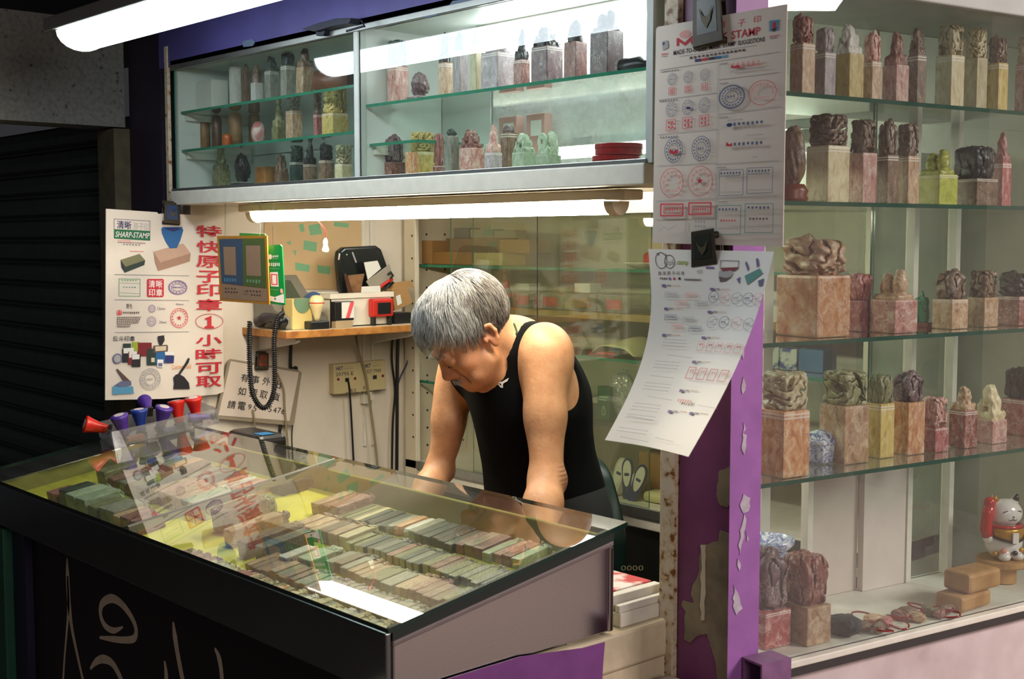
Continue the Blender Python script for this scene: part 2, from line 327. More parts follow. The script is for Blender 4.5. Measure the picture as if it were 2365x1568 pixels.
# ---------------------------------------------------------------- implicit-surface modelling (numpy surface nets)
def surface_nets(Fv, ax, ay, az):
    ins = Fv < 0
    c = np.zeros(tuple(k-1 for k in Fv.shape), np.int8)
    for i in (0, 1):
        for j in (0, 1):
            for k in (0, 1): c += ins[i:Fv.shape[0]-1+i, j:Fv.shape[1]-1+j, k:Fv.shape[2]-1+k]
    I, J, K = np.nonzero((c > 0) & (c < 8)); N = len(I); ids = np.full(c.shape, -1, np.int32); ids[I, J, K] = np.arange(N)
    cor = [(i, j, k) for i in (0, 1) for j in (0, 1) for k in (0, 1)]
    val = {q: Fv[I+q[0], J+q[1], K+q[2]] for q in cor}; P = np.zeros((N, 3)); cnt = np.zeros(N)
    for a in cor:
        for d in range(3):
            if a[d]: continue
            b = list(a); b[d] = 1; b = tuple(b); va, vb = val[a], val[b]; m = (va < 0) != (vb < 0)
            t = np.where(m, va/(va-vb+1e-20), 0); q = np.tile(np.array(a, float), (N, 1)); q[:, d] = t
            P += q*m[:, None]; cnt += m
    P /= cnt[:, None]
    def lerp(A, idx, f): return A[idx]+(A[idx+1]-A[idx])*f
    V = np.stack([lerp(ax, I, P[:, 0]), lerp(ay, J, P[:, 1]), lerp(az, K, P[:, 2])], 1)
    faces = []
    for d in range(3):
        u, w = [(1, 2), (2, 0), (0, 1)][d]
        lo = [slice(None)]*3; hi = [slice(None)]*3; lo[d] = slice(0, -1); hi[d] = slice(1, None)
        A, B = ins[tuple(lo)], ins[tuple(hi)]; X = np.argwhere(A != B)
        X = X[(X[:, u] > 0) & (X[:, w] > 0) & (X[:, u] < Fv.shape[u]-1) & (X[:, w] < Fv.shape[w]-1)]
        if not len(X): continue
        def g(du, dw):
            Y = X.copy(); Y[:, u] -= du; Y[:, w] -= dw; return ids[Y[:, 0], Y[:, 1], Y[:, 2]]
        q = np.stack([g(1, 1), g(0, 1), g(0, 0), g(1, 0)], 1); fl = A[X[:, 0], X[:, 1], X[:, 2]]
        q[~fl] = q[~fl][:, ::-1]; faces.append(q)
    Fq = np.concatenate(faces); return V, Fq[(Fq >= 0).all(1)]
def np_mesh(name, V, Fq, mats, smooth=True):
    me = bpy.data.meshes.new(name); me.vertices.add(len(V)); me.vertices.foreach_set('co', np.ascontiguousarray(V, np.float32).ravel())
    k = Fq.shape[1]; me.loops.add(len(Fq)*k); me.loops.foreach_set('vertex_index', np.ascontiguousarray(Fq, np.int32).ravel())
    me.polygons.add(len(Fq)); me.polygons.foreach_set('loop_start', np.arange(0, len(Fq)*k, k, dtype=np.int32))
    me.update(calc_edges=True); me.validate()
    if smooth: me.polygons.foreach_set('use_smooth', [True]*len(me.polygons))
    for x in mats: me.materials.append(x)
    return me
def smin(a, b, k):
    h = np.clip(.5+.5*(b-a)/k, 0, 1); return b+(a-b)*h-k*h*(1-h)
class SDF:
    def __init__(s, ax, ay, az):
        s.a = (np.asarray(ax, np.float32), np.asarray(ay, np.float32), np.asarray(az, np.float32)); s.F = np.full([len(q) for q in s.a], 1., np.float32)
    def sub(s, lo, hi):
        sl = tuple(slice(max(np.searchsorted(a, l)-1, 0), min(np.searchsorted(a, h)+1, len(a))) for a, l, h in zip(s.a, lo, hi))
        return sl, np.meshgrid(*[a[q] for a, q in zip(s.a, sl)], indexing='ij')
    def put(s, sl, d, k, mode):
        A = s.F[sl]
        if mode == 'u': s.F[sl] = smin(A, d, k) if k > 0 else np.minimum(A, d)
        else: s.F[sl] = -smin(-A, d, k) if k > 0 else np.maximum(A, -d)
    def cone(s, a, b, ra, rb, k=.02, mode='u'):
        a, b = np.array(a, float), np.array(b, float); r = max(ra, rb)+2*k+.02
        sl, (X, Y, Z) = s.sub(np.minimum(a, b)-r, np.maximum(a, b)+r); ab = b-a; L2 = (ab@ab)+1e-12
        t = np.clip(((X-a[0])*ab[0]+(Y-a[1])*ab[1]+(Z-a[2])*ab[2])/L2, 0, 1)
        s.put(sl, np.sqrt((X-a[0]-t*ab[0])**2+(Y-a[1]-t*ab[1])**2+(Z-a[2]-t*ab[2])**2)-(ra+(rb-ra)*t), k, mode)
    def ell(s, c, r, R=None, k=.02, mode='u'):
        R = np.eye(3) if R is None else np.array(R, float); c = np.array(c, float); r = np.array(r, float); e = max(r)+2*k+.02   # R rows = axes
        sl, (X, Y, Z) = s.sub(c-e, c+e); P = [R[i, 0]*(X-c[0])+R[i, 1]*(Y-c[1])+R[i, 2]*(Z-c[2]) for i in range(3)]
        k0 = np.sqrt(sum((p/q)**2 for p, q in zip(P, r))); k1 = np.sqrt(sum((p/(q*q))**2 for p, q in zip(P, r)))+1e-9
        s.put(sl, np.where(k0 < 1e-4, -min(r), k0*(k0-1)/k1), k, mode)
    def sph(s, c, r, k=.02, mode='u'): s.ell(c, (r, r, r), None, k, mode)

# ---------------------------------------------------------------- carved seal knobs, unit meshes on z 0..1, x,y -.5...5
def sines(X, Y, Z, seed, f):
    r = np.random.RandomState(seed); o = 0
    for i in range(5):
        d = r.randn(3); d /= np.linalg.norm(d); o = o+np.sin((d[0]*X+d[1]*Y+d[2]*Z)*f*(.7+.6*r.rand())+r.rand()*6.3)
    return o/5
_ax = np.linspace(-.62, .62, 46); _az = np.linspace(-.1, 1.15, 46)
GX, GY, GZ = np.meshgrid(_ax, _ax, _az, indexing='ij')
def rbox(hx, hy, z0, z1, r):
    q = [np.abs(GX)-hx+r, np.abs(GY)-hy+r, np.abs(GZ-(z0+z1)/2)-(z1-z0)/2+r]
    return np.sqrt(sum(np.maximum(p, 0)**2 for p in q))+np.minimum(np.maximum(np.maximum(q[0], q[1]), q[2]), 0)-r
def ellf(c, r): return (np.sqrt(((GX-c[0])/r[0])**2+((GY-c[1])/r[1])**2+((GZ-c[2])/r[2])**2)-1)*min(r)
def knobF(style, seed):
    n = sines(GX, GY, GZ, seed, 17); n2 = sines(GX, GY, GZ, seed+50, 30)
    rr = np.random.RandomState(seed)
    if style == 'openwork':
        F = rbox(.48, .48, 0, .98, .16)
        F = F+.03*n2; core = ellf((0, 0, .45), (.30, .30, .5)); F = np.minimum(np.maximum(F, .05-np.abs(sines(GX, GY, GZ, seed+3, 13)+.28*n2)*.55), core); F = np.maximum(F, (sines(GX, GY, GZ, seed+7, 11)-.30)*.3)
    elif style == 'lion':
        F = rbox(.46, .46, -.05, .22, .08)
        for c, r in (((0, .12, .38), (.36, .34, .34)), ((.05, -.2, .62), (.27, .27, .3)), ((-.12, .25, .62), (.2, .2, .26)), ((.3, -.3, .25), (.14, .14, .3)), ((-.28, -.3, .25), (.14, .14, .3)), ((.05, -.38, .52), (.14, .14, .12))): F = smin(F, ellf(c, r), .09)
        F = F+.045*n2+.02*n
    elif style == 'peak':
        F = smin(rbox(.46, .46, -.05, .3, .12), ellf((.02, 0, .35), (.36, .34, .65)), .12); F = F+.05*n+.03*n2
    elif style == 'dome': F = np.maximum(ellf((0, 0, .1), (.5, .5, .9)), -GZ-.05)+.02*n+.012*n2
    elif style == 'cloud':
        F = rbox(.47, .47, 0, .85, .2)
        for i in range(6): F = smin(F, ellf(rr.uniform(-.3, .3, 2).tolist()+[rr.uniform(.5, .85)], (.2, .2, .18)), .05)
        F = F+.04*n+.03*n2; F = np.minimum(np.maximum(F, .045-np.abs(sines(GX, GY, GZ, seed+4, 10)+.25*n2)*.5), ellf((0, 0, .4), (.36, .36, .48)))
    elif style == 'coin':
        F = smin(rbox(.44, .44, -.05, .35, .1), ellf((.12, .1, .5), (.34, .36, .48)), .1); F = F+.05*n2
        d = np.sqrt((GX+.1)**2+(GZ-.55)**2); F = np.minimum(F, np.maximum(np.maximum(d-.36, np.abs(GY+.38)-.07), -(np.maximum(np.abs(GX+.1), np.abs(GZ-.55))-.09)))
    elif style == 'twin':
        F = rbox(.47, .4, -.05, .2, .1)
        for c, r in (((-.22, 0, .42), (.24, .28, .36)), ((.24, 0, .5), (.2, .26, .42)), ((-.2, -.05, .74), (.15, .16, .15)), ((.22, 0, .86), (.14, .15, .13))): F = smin(F, ellf(c, r), .08)
        F = F+.03*n
    elif style == 'rock': F = ellf((0, 0, .45), (.5, .46, .52))+.1*sines(GX, GY, GZ, seed, 8)+.04*n2
    elif style == 'round': F = np.maximum(np.sqrt(GX**2+GY**2)-.47, np.maximum(GZ-.99, -GZ))
    F = np.maximum(F, -GZ-.02)
    F[0] = F[-1] = 1; F[:, 0] = F[:, -1] = 1; F[:, :, 0] = F[:, :, -1] = 1; return F
_K = {}
def knob(style, v):
    k = (style, v)
    if k not in _K: _K[k] = np_mesh('carved_'+style, *surface_nets(knobF(style, 11*v+len(style)), _ax, _ax, _az), [None])
    return _K[k]
def inst(me, name, m, parent=None):
    o = bpy.data.objects.new(name, me); S.collection.objects.link(o)
    if parent is not None: o.parent = parent
    o.material_slots[0].link = 'OBJECT'; o.material_slots[0].material = m; return o
_ub = {}
def unitbox(bv=.05):        # unit bevelled block on z 0..1
    if bv not in _ub:
        bm = bmesh.new(); bmesh.ops.create_cube(bm, size=1); bmesh.ops.translate(bm, vec=(0, 0, .5), verts=bm.verts)
        bmesh.ops.bevel(bm, geom=list(bm.edges), offset=bv, segments=2, affect='EDGES', profile=.6)
        me = bpy.data.meshes.new('stone_block'); bm.to_mesh(me); bm.free(); me.materials.append(None); _ub[bv] = me
    return _ub[bv]

_ARGS = {
 'greyish': ('stone_greyish', (96, 98, 88), (140, 138, 124), (168, 164, 150), .35),
 'brown': ('stone_brown', (70, 52, 42), (118, 90, 70), (150, 122, 94), .3),
 'red brown': ('stone_red_brown', (78, 34, 34), (140, 80, 70), (190, 140, 122), .5),
 'purple brown': ('stone_purple_brown', (74, 52, 58), (112, 82, 86), (146, 116, 116), .5),
 'cream': ('stone_cream', (170, 150, 110), (206, 190, 150), (224, 212, 180), .2),
 'yellow': ('stone_yellow', (168, 134, 64), (206, 178, 100), (224, 206, 150), .15),
 'tan': ('stone_tan', (134, 92, 64), (192, 154, 118), (226, 200, 170), .4),
 'orange': ('stone_orange', (162, 82, 54), (212, 152, 104), (238, 208, 172), .5),
 'pink': ('stone_pink', (150, 76, 74), (204, 148, 136), (234, 210, 194), .6),
 'rose red': ('stone_rose_red', (130, 50, 52), (170, 90, 88), (206, 160, 150), .5),
 'pale green': ('stone_pale_green', (128, 148, 116), (172, 186, 158), (200, 208, 186), .25),
 'lime': ('stone_lime', (150, 152, 40), (184, 186, 66), (206, 206, 110), .1),
 'black': ('stone_black', (20, 20, 20), (40, 36, 34), (66, 58, 52), .1),
 'dark green': ('stone_dark_green', (30, 42, 38), (52, 66, 60), (84, 94, 88), .15),
 'white': ('stone_white', (190, 186, 178), (218, 212, 204), (232, 228, 220), .1),
 'grey violet': ('stone_grey_violet', (120, 106, 112), (158, 142, 146), (190, 174, 172), .4),
 'olive': ('stone_olive', (84, 84, 48), (128, 126, 84), (160, 158, 116), .2),
}
STONES = {k: stone(*a[:5]) for k, a in _ARGS.items()}
_ARGS = {k: a[1:] for k, a in _ARGS.items()}
STONEB = {k: stone(m.name+'_block', *_ARGS[k][:3], _ARGS[k][3], 1) for k, m in STONES.items()}
ORD = ['first', 'second', 'third', 'fourth', 'fifth', 'sixth', 'seventh', 'eighth', 'ninth', 'tenth', 'eleventh', 'twelfth', 'thirteenth', 'fourteenth', 'fifteenth', 'sixteenth', 'seventeenth', 'eighteenth', 'nineteenth', 'twentieth']
ORD += ['twenty-'+q for q in ORD[:9]]+['thirtieth']+['thirty-'+q for q in ORD[:9]]+['fortieth']+['forty-'+q for q in ORD[:9]]+['fiftieth']
KDESC = {'openwork': 'openwork carved top', 'lion': 'crouching beast knob', 'peak': 'pointed carved top', 'dome': 'rounded top', 'cloud': 'swirling cloud carved top', 'coin': 'coin carved top', 'twin': 'twin beast knob', 'rock': 'rough rock top', None: 'plain flat top'}
def seal(loc, w, h, rz, c, style=None, v=0, kf=.35, kc=None, label='', group='', d=None, knobw=1.0):
    """upright carved stone: body block plus carved top"""
    d = d or w
    r = thing('seal_stone', label, 'seal', loc, group); r.rotation_euler.z = rz
    hb = h*(1-kf) if style else h
    b = inst(unitbox(), 'stone_body', STONEB[c], r); b.scale = (w, d, hb)
    if style:
        k = inst(knob(style, v), 'carved_top', STONES[kc or c], r); k.location = (0, 0, hb*.985); k.scale = (w*knobw, d*knobw, h-hb*.985)
    return r
# ---------------------------------------------------------------- counter
FY, RY, LX, RX, Z0, SL = 1.115, 1.60, -3.17, -1.502, .916, .1575
def gz(y, off=0): return Z0+off+SL*(y-1.112)
BZ = .81
r = thing('display_counter', 'long steel counter with sloping glass lid full of seal stones', 'counter', ((LX+RX)/2, 1.36, BZ))
def plate(x0, x1, y0, y1, za, zb, name, m, bev=.003):   # wall with sloped top following the lid
    p = [(x0, y0, BZ), (x1, y0, BZ), (x1, y1, BZ), (x0, y1, BZ), (x0, y0, za), (x1, y0, za), (x1, y1, zb), (x0, y1, zb)]
    return MB().hexa(p).build(name, m, parent=r, bev=bev)
plate(RX-.012, RX, FY+.002, RY, gz(FY, -.020), gz(RY, -.020), 'side_panel', steel)
plate(LX, LX+.012, FY+.002, RY, gz(FY, -.020), gz(RY, -.020), 'side_panel', steel)
plate(LX, RX, FY-.012, FY, gz(FY, -.006), gz(FY, -.005), 'front_panel', front_steel)
plate(LX+.012, RX-.012, RY-.014, RY-.002, gz(RY, -.012), gz(RY, -.012), 'back_panel', mat('yellow_lining', (142, 132, 46), .7, .2, 12))
satin = mat('satin_steel', (112, 100, 98), .6, .1, 30)
g_ = [(x, y, gz(y, o)) for o in (-.0199, -.0012) for x, y in ((RX-.013, FY), (RX+.002, FY), (RX+.002, RY), (RX-.013, RY))]
MB().hexa(g_).build('lid_gap_shade', mat('lid_gap_dark', (20, 30, 26), .6), parent=r)  # dark strip closing the gap under the lid, painted as its shade
# folded lip along the top of the steel side
p = [(RX-.006, FY, gz(FY, -.03)), (RX+.003, FY, gz(FY, -.03)), (RX+.003, RY, gz(RY, -.03)), (RX-.006, RY, gz(RY, -.03)), (RX-.006, FY, gz(FY, -.02)), (RX+.003, FY, gz(FY, -.02)), (RX+.003, RY, gz(RY, -.02)), (RX-.006, RY, gz(RY, -.02))]
MB().hexa(p).build('side_lip', satin, parent=r, bev=.003)
MB().box(RX-.004, RX+.003, RY-.012, RY, BZ, gz(RY, -.03)).build('side_lip', steel, parent=r, bev=.003)
TO = -.062
p = [(LX+.012, FY, gz(FY, TO-.02)), (RX-.012, FY, gz(FY, TO-.02)), (RX-.012, RY-.014, gz(RY, TO-.02)), (LX+.012, RY-.014, gz(RY, TO-.02)), (LX+.012, FY, gz(FY, TO)), (RX-.012, FY, gz(FY, TO)), (RX-.012, RY-.014, gz(RY, TO)), (LX+.012, RY-.014, gz(RY, TO))]
MB().hexa(p).build('tray_floor', mat('yellow_paper', (226, 214, 66), .75, .12, 10, stops=[(.3, srgb((200, 184, 50))), (.55, srgb((228, 216, 70))), (.7, srgb((236, 228, 110)))]), parent=r)
ta = math.atan(SL); XM = -2.384
for xa, xb in ((LX-.03, XM-.002), (XM+.002, RX+.012)):
    L = (1.625-1.100)/math.cos(ta); mt = Matrix.Translation((0, 1.100, gz(1.100, .0))) @ Euler((ta, 0, 0)).to_matrix().to_4x4()
    MB().pane(xa, xb, 0, L, -.001, .0075, mt).build('glass_lid', [glass_lid, lid_edge], parent=r)
mt = Matrix.Translation((0, 1.106, gz(1.106, 0))) @ Euler((ta, 0, 0)).to_matrix().to_4x4()
MB().box(XM-.004, XM+.004, .004, .512, -.008, .0085, 0, mt).build('joint_strip', alu, parent=r)
# base of the counter
struct(MB().box(-3.04, -1.60, FY+.03, 1.60, 0, BZ-.001).build('wall_counter_base', blackish))
bs = bpy.data.objects['wall_counter_base']
MB().box(-3.06, -2.985, FY+.012, FY+.03, 0, BZ-.002).build('violet_stile', violet_night, parent=bs)
spray = mat('cream_spray_paint', (238, 216, 184), .7, .15, 30)
def ribbon(pts, w, name='spray_stroke'):
    P = spline([on(x, y, 1, FY+.0295) for x, y in pts], 5); w = np.interp(np.linspace(0, len(pts)-1, len(P)), range(len(pts)), w); b = MB(); vs = []; k = len(P)
    for i, p in enumerate(P):
        t = P[min(i+1, k-1)]-P[max(i-1, 0)]; t /= np.linalg.norm(t); nn = np.array([-t[2], 0, t[0]]); s = w[i] if hasattr(w, '__len__') else w
        vs += [p-nn*s/2, p+nn*s/2]
    b.add(vs, [(2*i, 2*i+1, 2*i+3, 2*i+2) for i in range(k-1)]); o = b.build(name, spray, parent=bs); return o
ribbon([(155, 1288), (156, 1330), (160, 1400), (166, 1450), (178, 1510), (194, 1580), (205, 1620)], [.004, .02, .02, .016, .013, .012, .012])
ribbon([(156, 1330), (158, 1400), (154, 1460), (149, 1520), (144, 1600)], [.008, .012, .01, .009, .01])
cx = [(284, 1448), (262, 1456), (242, 1444), (232, 1418), (236, 1394), (256, 1382), (278, 1392), (302, 1422), (314, 1452), (310, 1474), (288, 1478), (262, 1476), (230, 1472)]
ribbon(cx, [.004, .014, .016, .016, .018, .02, .018, .016, .016, .016, .015, .014, .006])
ribbon([(208, 1545), (222, 1528), (240, 1522), (262, 1535), (284, 1580), (292, 1620)], [.006, .016, .02, .018, .018, .018])
ribbon([(400, 1436), (404, 1470), (412, 1520), (428, 1600)], [.006, .019, .017, .018])
ribbon([(380, 1526), (384, 1560), (384, 1620)], [.006, .016, .016])
ribbon([(496, 1497), (506, 1520), (512, 1560), (514, 1620)], [.005, .016, .014, .014])
# right-hand base: cream ledge and purple fascia along the side
lg = MB().box(-1.60, -1.497, 1.0, YF+.02, .735, BZ-.006).build('trim_3', [cream_paint], bev=.006); struct(lg)
struct(MB().box(-1.60, -1.50, .95, YF+.02, 0, .734).build('wall_side_base', cream_paint))
sb = bpy.data.objects['wall_side_base']
pf = lambda x, y: on(x, y, 0, -1.4965)
MB().prism([on(x, y, 0, -1.4975) for x, y in ((900, 1640), (1030, 1568), (1200, 1516), (1345, 1468+28), (1396, 1482), (1392, 1530), (1388, 1600), (1300, 1680), (900, 1800))], (.0015, 0, 0)).build('purple_band', mat('purple_band_paint', (118, 64, 128), .45, .2, 16, bmp=.15), parent=sb)
# dirty gap blocks under the steel case
for i, (ya, yb) in enumerate(((1.13, 1.2), (1.3, 1.36), (1.5, 1.58))): MB().box(-1.58, -1.515, ya, yb, BZ-.006, BZ).build('packing_block', cream_paint, parent=sb)
# white sliding-window sill inside the opening
w = MB().box(-1.56, -1.515, 1.635, YF+.02, BZ-.006, BZ+.02).box(-1.555, -1.535, 1.635, YF+.02, BZ+.02, BZ+.048).box(-1.53, -1.518, 1.635, YF+.02, BZ+.02, BZ+.034)
struct(w.build('sill_side', white_paint, bev=.002))
# stone block by the post foot
pb = on(1490, 1560, 0, -1.45)
tag(MB().box(-1.49, -1.42, 1.52, 1.735, 0, .71).build('kerb_block', mat('mottled_stone', (150, 132, 118), .7, .3, 18, bmp=.2), bev=.02), 'mottled grey stone block at the foot of the pillar', 'block')
# green panel at far left
tag(MB().box(-3.36, -3.066, FY-.01, FY+.02, 0, .80).build('green_board', mat('sea_green_paint', (36, 92, 70), .5, .2, 8), bev=.004), 'sea green painted panel at the left end of the counter', 'panel')

# ---- seals lying in the tray
lay = {}
def lying(x, y, w, L, c, style=None, v=0, hgt=None, kc=None, label='', group='', rz=0, kl=.018, rnd_end=False):
    hgt = hgt or w; z = gz(y, TO)+.001
    o = inst(unitbox(.08 if not rnd_end else .3), 'seal_stone', STONES[c]); tag(o, label, 'seal', group)
    o.matrix_world = Matrix.Translation((x, y, z)) @ Euler((ta, 0, rz)).to_matrix().to_4x4() @ Matrix.Translation((0, 0, 0))
    o.scale = (w, L, hgt)
    if style:
        k = inst(knob(style, v), 'carved_top', STONES[kc or c], o)
        # knob axis points along +Y of the bar
        k.matrix_local = Matrix.Translation((0, .47, .5)) @ Matrix.Diagonal((1, kl/L, 1, 1)) @ Euler((-math.pi/2, 0, 0)).to_matrix().to_4x4()
    return o
ROWN = {'A': "right tray's back row", 'B': "right tray's second row", 'C': "right tray's third row", 'D': "right tray's fourth row", 'E': "right tray's front row", 'F': "left tray's back row", 'G': "left tray's middle row", 'H': "left tray's front row"}
STY = ['lion', 'cloud', 'peak', 'openwork', 'dome']
elab = mat('paper_end_label', (222, 212, 150), .7, .06)
def row(key, y, x0, x1, plan):
    """plan: list of (count, width, length, stone list, has knob, round)"""
    x = x0; i = 0
    for cnt, w, L, cs, kn, rd in plan:
        for j in range(cnt):
            if x+w > x1: return
            c = rnd.choice(cs); st = rnd.choice(STY[:4]) if kn else None
            wj = w*rnd.uniform(.9, 1.08)
            desc = ('carved ' if kn else '')+('rounded ' if rd else '')
            o = lying(x+wj/2, y+rnd.uniform(-.004, .004), wj*.96, L*rnd.uniform(.93, 1.02), c, st, rnd.randrange(3), wj*.84, label=f'{c} {desc}seal lying {ORD[i]} from left in the {ROWN[key]}', group='seals in the '+ROWN[key], rnd_end=rd, rz=rnd.uniform(-.02, .02))
            if key == 'B' and 5 < i < 20: MB().box(-.36, .36, -.508, -.502, .12, .95).build('end_label', elab, parent=o, org=(0, 0, 0))
            x += wj+rnd.choice((0, 0, .0008)); i += 1
dk = ['black', 'dark green', 'dark green']; gr = ['greyish', 'brown', 'olive', 'purple brown']; wn = ['greyish', 'tan', 'cream', 'brown']
row('A', 1.522, -2.27, -1.56, [(3, .034, .09, ['pink', 'tan', 'red brown'], True, False), (4, .016, .09, ['olive', 'cream'], False, False), (5, .017, .085, dk, False, False), (1, .024, .085, ['greyish'], False, True), (1, .026, .085, ['orange'], False, True), (1, .024, .085, ['white'], False, True), (6, .023, .085, ['greyish', 'dark green', 'black'], False, False), (3, .026, .08, ['greyish', 'purple brown'], False, False), (4, .024, .075, ['pink', 'pale green', 'red brown'], True, False)])
row('B', 1.414, -2.19, -1.56, [(6, .030, .066, ['brown', 'tan', 'tan', 'cream'], True, False), (6, .021, .064, ['olive', 'dark green', 'greyish'], True, False), (1, .022, .064, ['red brown'], True, False), (5, .021, .064, ['olive', 'dark green', 'greyish'], True, False), (1, .02, .064, ['red brown'], True, False), (8, .021, .064, gr, True, False)])
row('C', 1.325, -1.95, -1.55, [(3, .024, .062, ['greyish', 'brown'], True, False), (9, .019, .062, ['greyish', 'olive', 'tan'], True, False), (2, .022, .062, ['red brown', 'olive'], True, False), (5, .026, .062, ['red brown', 'olive', 'brown'], False, False), (6, .021, .062, gr, True, False)])
row('D', 1.236, -2.09, -1.54, [(8, .021, .058, ['tan', 'olive', 'brown'], True, False), (12, .018, .058, ['greyish', 'grey violet', 'greyish'], True, False), (16, .019, .058, ['greyish', 'grey violet', 'white'], True, False)])
row('E', 1.158, -2.30, -1.54, [(8, .017, .062, ['red brown', 'pink', 'brown'], True, False), (7, .019, .06, ['white', 'pink', 'rose red', 'cream'], True, False), (9, .017, .062, ['tan', 'olive', 'orange'], True, False), (20, .019, .062, ['greyish', 'white', 'cream'], True, False)])
# bigger pieces at the left of the right tray
def bigp(px, py, w, L, hgt, c, st, kc, label, rz=0, kl=.03):
    q = onp(px, py, (0, 1.112, .92-.05), np.array([0, -SL, 1.])); lying(q[0], q[1], w, L, c, st, 1, hgt, kc, label, 'large seals at the left of the right tray', rz, kl)
bigp(560, 1198, .06, .11, .05, 'brown', 'cloud', 'olive', 'large brown seal with carved end, leftmost in the right tray', .0, .03)
bigp(590, 1225, .034, .125, .036, 'tan', 'lion', 'brown', 'tan seal with beast knob beside the large brown seal', .0, .03)
bigp(622, 1250, .036, .12, .034, 'brown', 'cloud', 'brown', 'long mottled brown seal in the middle of the large seals')
bigp(660, 1262, .036, .115, .034, 'dark green', None, None, 'long dark green seal near the centre of the right tray')
bigp(690, 1280, .03, .07, .022, 'white', None, None, 'short glassy white seal in front of the dark green one')
bigp(655, 1124, .05, .035, .03, 'black', None, None, 'small black box near the joint strip of the lid')
bigp(684, 1118, .05, .035, .03, 'black', 'rock', None, 'small black box at the back of the right tray')
bigp(735, 1290, .045, .06, .025, 'pale green', 'cloud', None, 'pale green carved seal in front of the long dark green seal')
# left tray
row('F', 1.495, -3.0, -2.42, [(3, .04, .085, ['dark green', 'greyish'], False, False), (2, .035, .085, ['orange', 'brown'], False, False), (8, .020, .085, ['greyish', 'dark green', 'brown'], True, False), (7, .021, .08, ['pink', 'white', 'tan'], True, False)])
row('G', 1.375, -3.0, -2.41, [(1, .05, .12, ['olive'], False, False), (4, .032, .10, ['greyish', 'brown', 'red brown'], True, False), (2, .045, .12, ['dark green', 'olive'], False, False), (4, .04, .10, ['tan', 'cream', 'pink'], True, False), (3, .036, .10, ['pale green', 'white'], True, False)])
row('H', 1.225, -3.0, -2.41, [(3, .03, .06, ['brown', 'rose red'], False, False), (1, .06, .08, ['dark green'], False, False), (2, .055, .09, ['pale green'], True, False), (3, .04, .075, ['greyish', 'olive'], True, False), (3, .038, .07, ['red brown', 'tan'], False, False)])
# ---------------------------------------------------------------- upper cabinet
UX0, UX1, UXM, UZ0, UZ1, UD = -3.40, -1.56, -2.478, 1.642, 2.0, .26
YBK = YF+UD
cab_white = mat('cabinet_white_laminate', (222, 226, 220), .45, .06, 8)
r = thing('wall_cabinet', 'long white wall cabinet with glass front full of carved seals', 'cabinet', ((UX0+UX1)/2, YF+.13, UZ0))
MB().box(UX0, UX1, YF-.012, YBK, UZ0-.040, UZ0).build('bottom_board', white_paint, parent=r, bev=.003)
MB().box(UX0, UX1, YF-.004, YBK, UZ1, UZ1+.016).build('top_board', cab_white, parent=r)
MB().box(UX0, UX0+.015, YF+.01, YBK, UZ0, UZ1).build('side_panel', cab_white, parent=r)
MB().box(UX1-.004, UX1+.012, YF-.004, YBK, UZ0, UZ1).build('side_panel', mat('pale_frame', (196, 202, 196), .45, .1), parent=r)
MB().box(UX0, UXM+.19, YBK-.008, YBK, UZ0, UZ1).build('back_panel', cab_white, parent=r)
MB().pane(UXM+.19, UX1, YBK-.006, YBK, UZ0, UZ1).build('back_glass', [glass('frosted_back_glass', (.86, .91, .9), dust_veil=.42, rough=.05, veil_col=(.84, .87, .86)), glass_edge], parent=r)
MB().box(UXM-.009, UXM+.009, YF-.004, YF+.02, UZ0, UZ1).build('centre_stile', mat('pale_frame', (196, 202, 196)), parent=r, bev=.002)
MB().box(UXM-.006, UXM+.006, YF+.02, YBK-.01, UZ0, UZ1).build('partition', cab_white, parent=r)
MB().box(UX0+.0, UX1, YF-.006, YF+.004, UZ1-.012, UZ1+.004).build('top_track', alu, parent=r, bev=.002)
MB().box(UX0+.0, UX1, YF-.008, YF+.008, UZ0-.001, UZ0+.008).build('bottom_track', alu, parent=r, bev=.001)
for xa, xb in ((UX0+.012, UXM-.009), (UXM+.009, UX1-.004)):
    MB().pane(xa, xb, YF, YF+.004, UZ0+.006, UZ1-.01).build('glass_front', [glass_clear, glass_edge], parent=r)
SHZ = {'lt': 1.872, 'lm': 1.762, 'rt': 1.820, 'b': UZ0+.001}
for nm, xa, xb, z in (('l', UX0+.015, UXM-.006, SHZ['lt']), ('l', UX0+.015, UXM-.006, SHZ['lm']), ('r', UXM+.006, UX1-.004, SHZ['rt'])):
    MB().pane(xa, xb, YF+.018, YBK-.012, z-.007, z).build('glass_shelf', [glass_shelf, glass_edge], parent=r)
for z in (SHZ['lt'], SHZ['lm']):
    for xa in (UX0+.016, UXM-.018): MB().box(xa, xa+.012, YF+.03, YBK-.02, z-.026, z-.008).build('shelf_cleat', white_paint, parent=r)
# small right-hand ledge shelf inside the right bay (left end)
MB().pane(UXM+.006, UXM+.19, YF+.03, YBK-.03, 1.722, 1.729).build('glass_shelf', [glass_shelf, glass_edge], parent=r)
MB().box(UXM+.007, UXM+.019, YF+.04, YBK-.03, 1.704, 1.7215).build('shelf_cleat', white_paint, parent=r)
# tube inside the right bay at the back of the top
q = thing('cabinet_tube_lamp', 'tube lamp shining inside the right bay of the upper cabinet, behind the seals', 'lamp', (-1.93, YBK-.045, UZ1-.03))
MB().tube([(-2.26, YBK-.045, 1.945), (-1.60, YBK-.045, 1.945)], .022, 14).build('tube', emis('cabinet_tube_light', (.92, .97, 1), CAB_E), parent=q, smooth=True)
MB().box(-2.28, -1.58, YBK-.06, YBK-.03, 1.968, 1.9995).build('fitting', white_paint, parent=q)

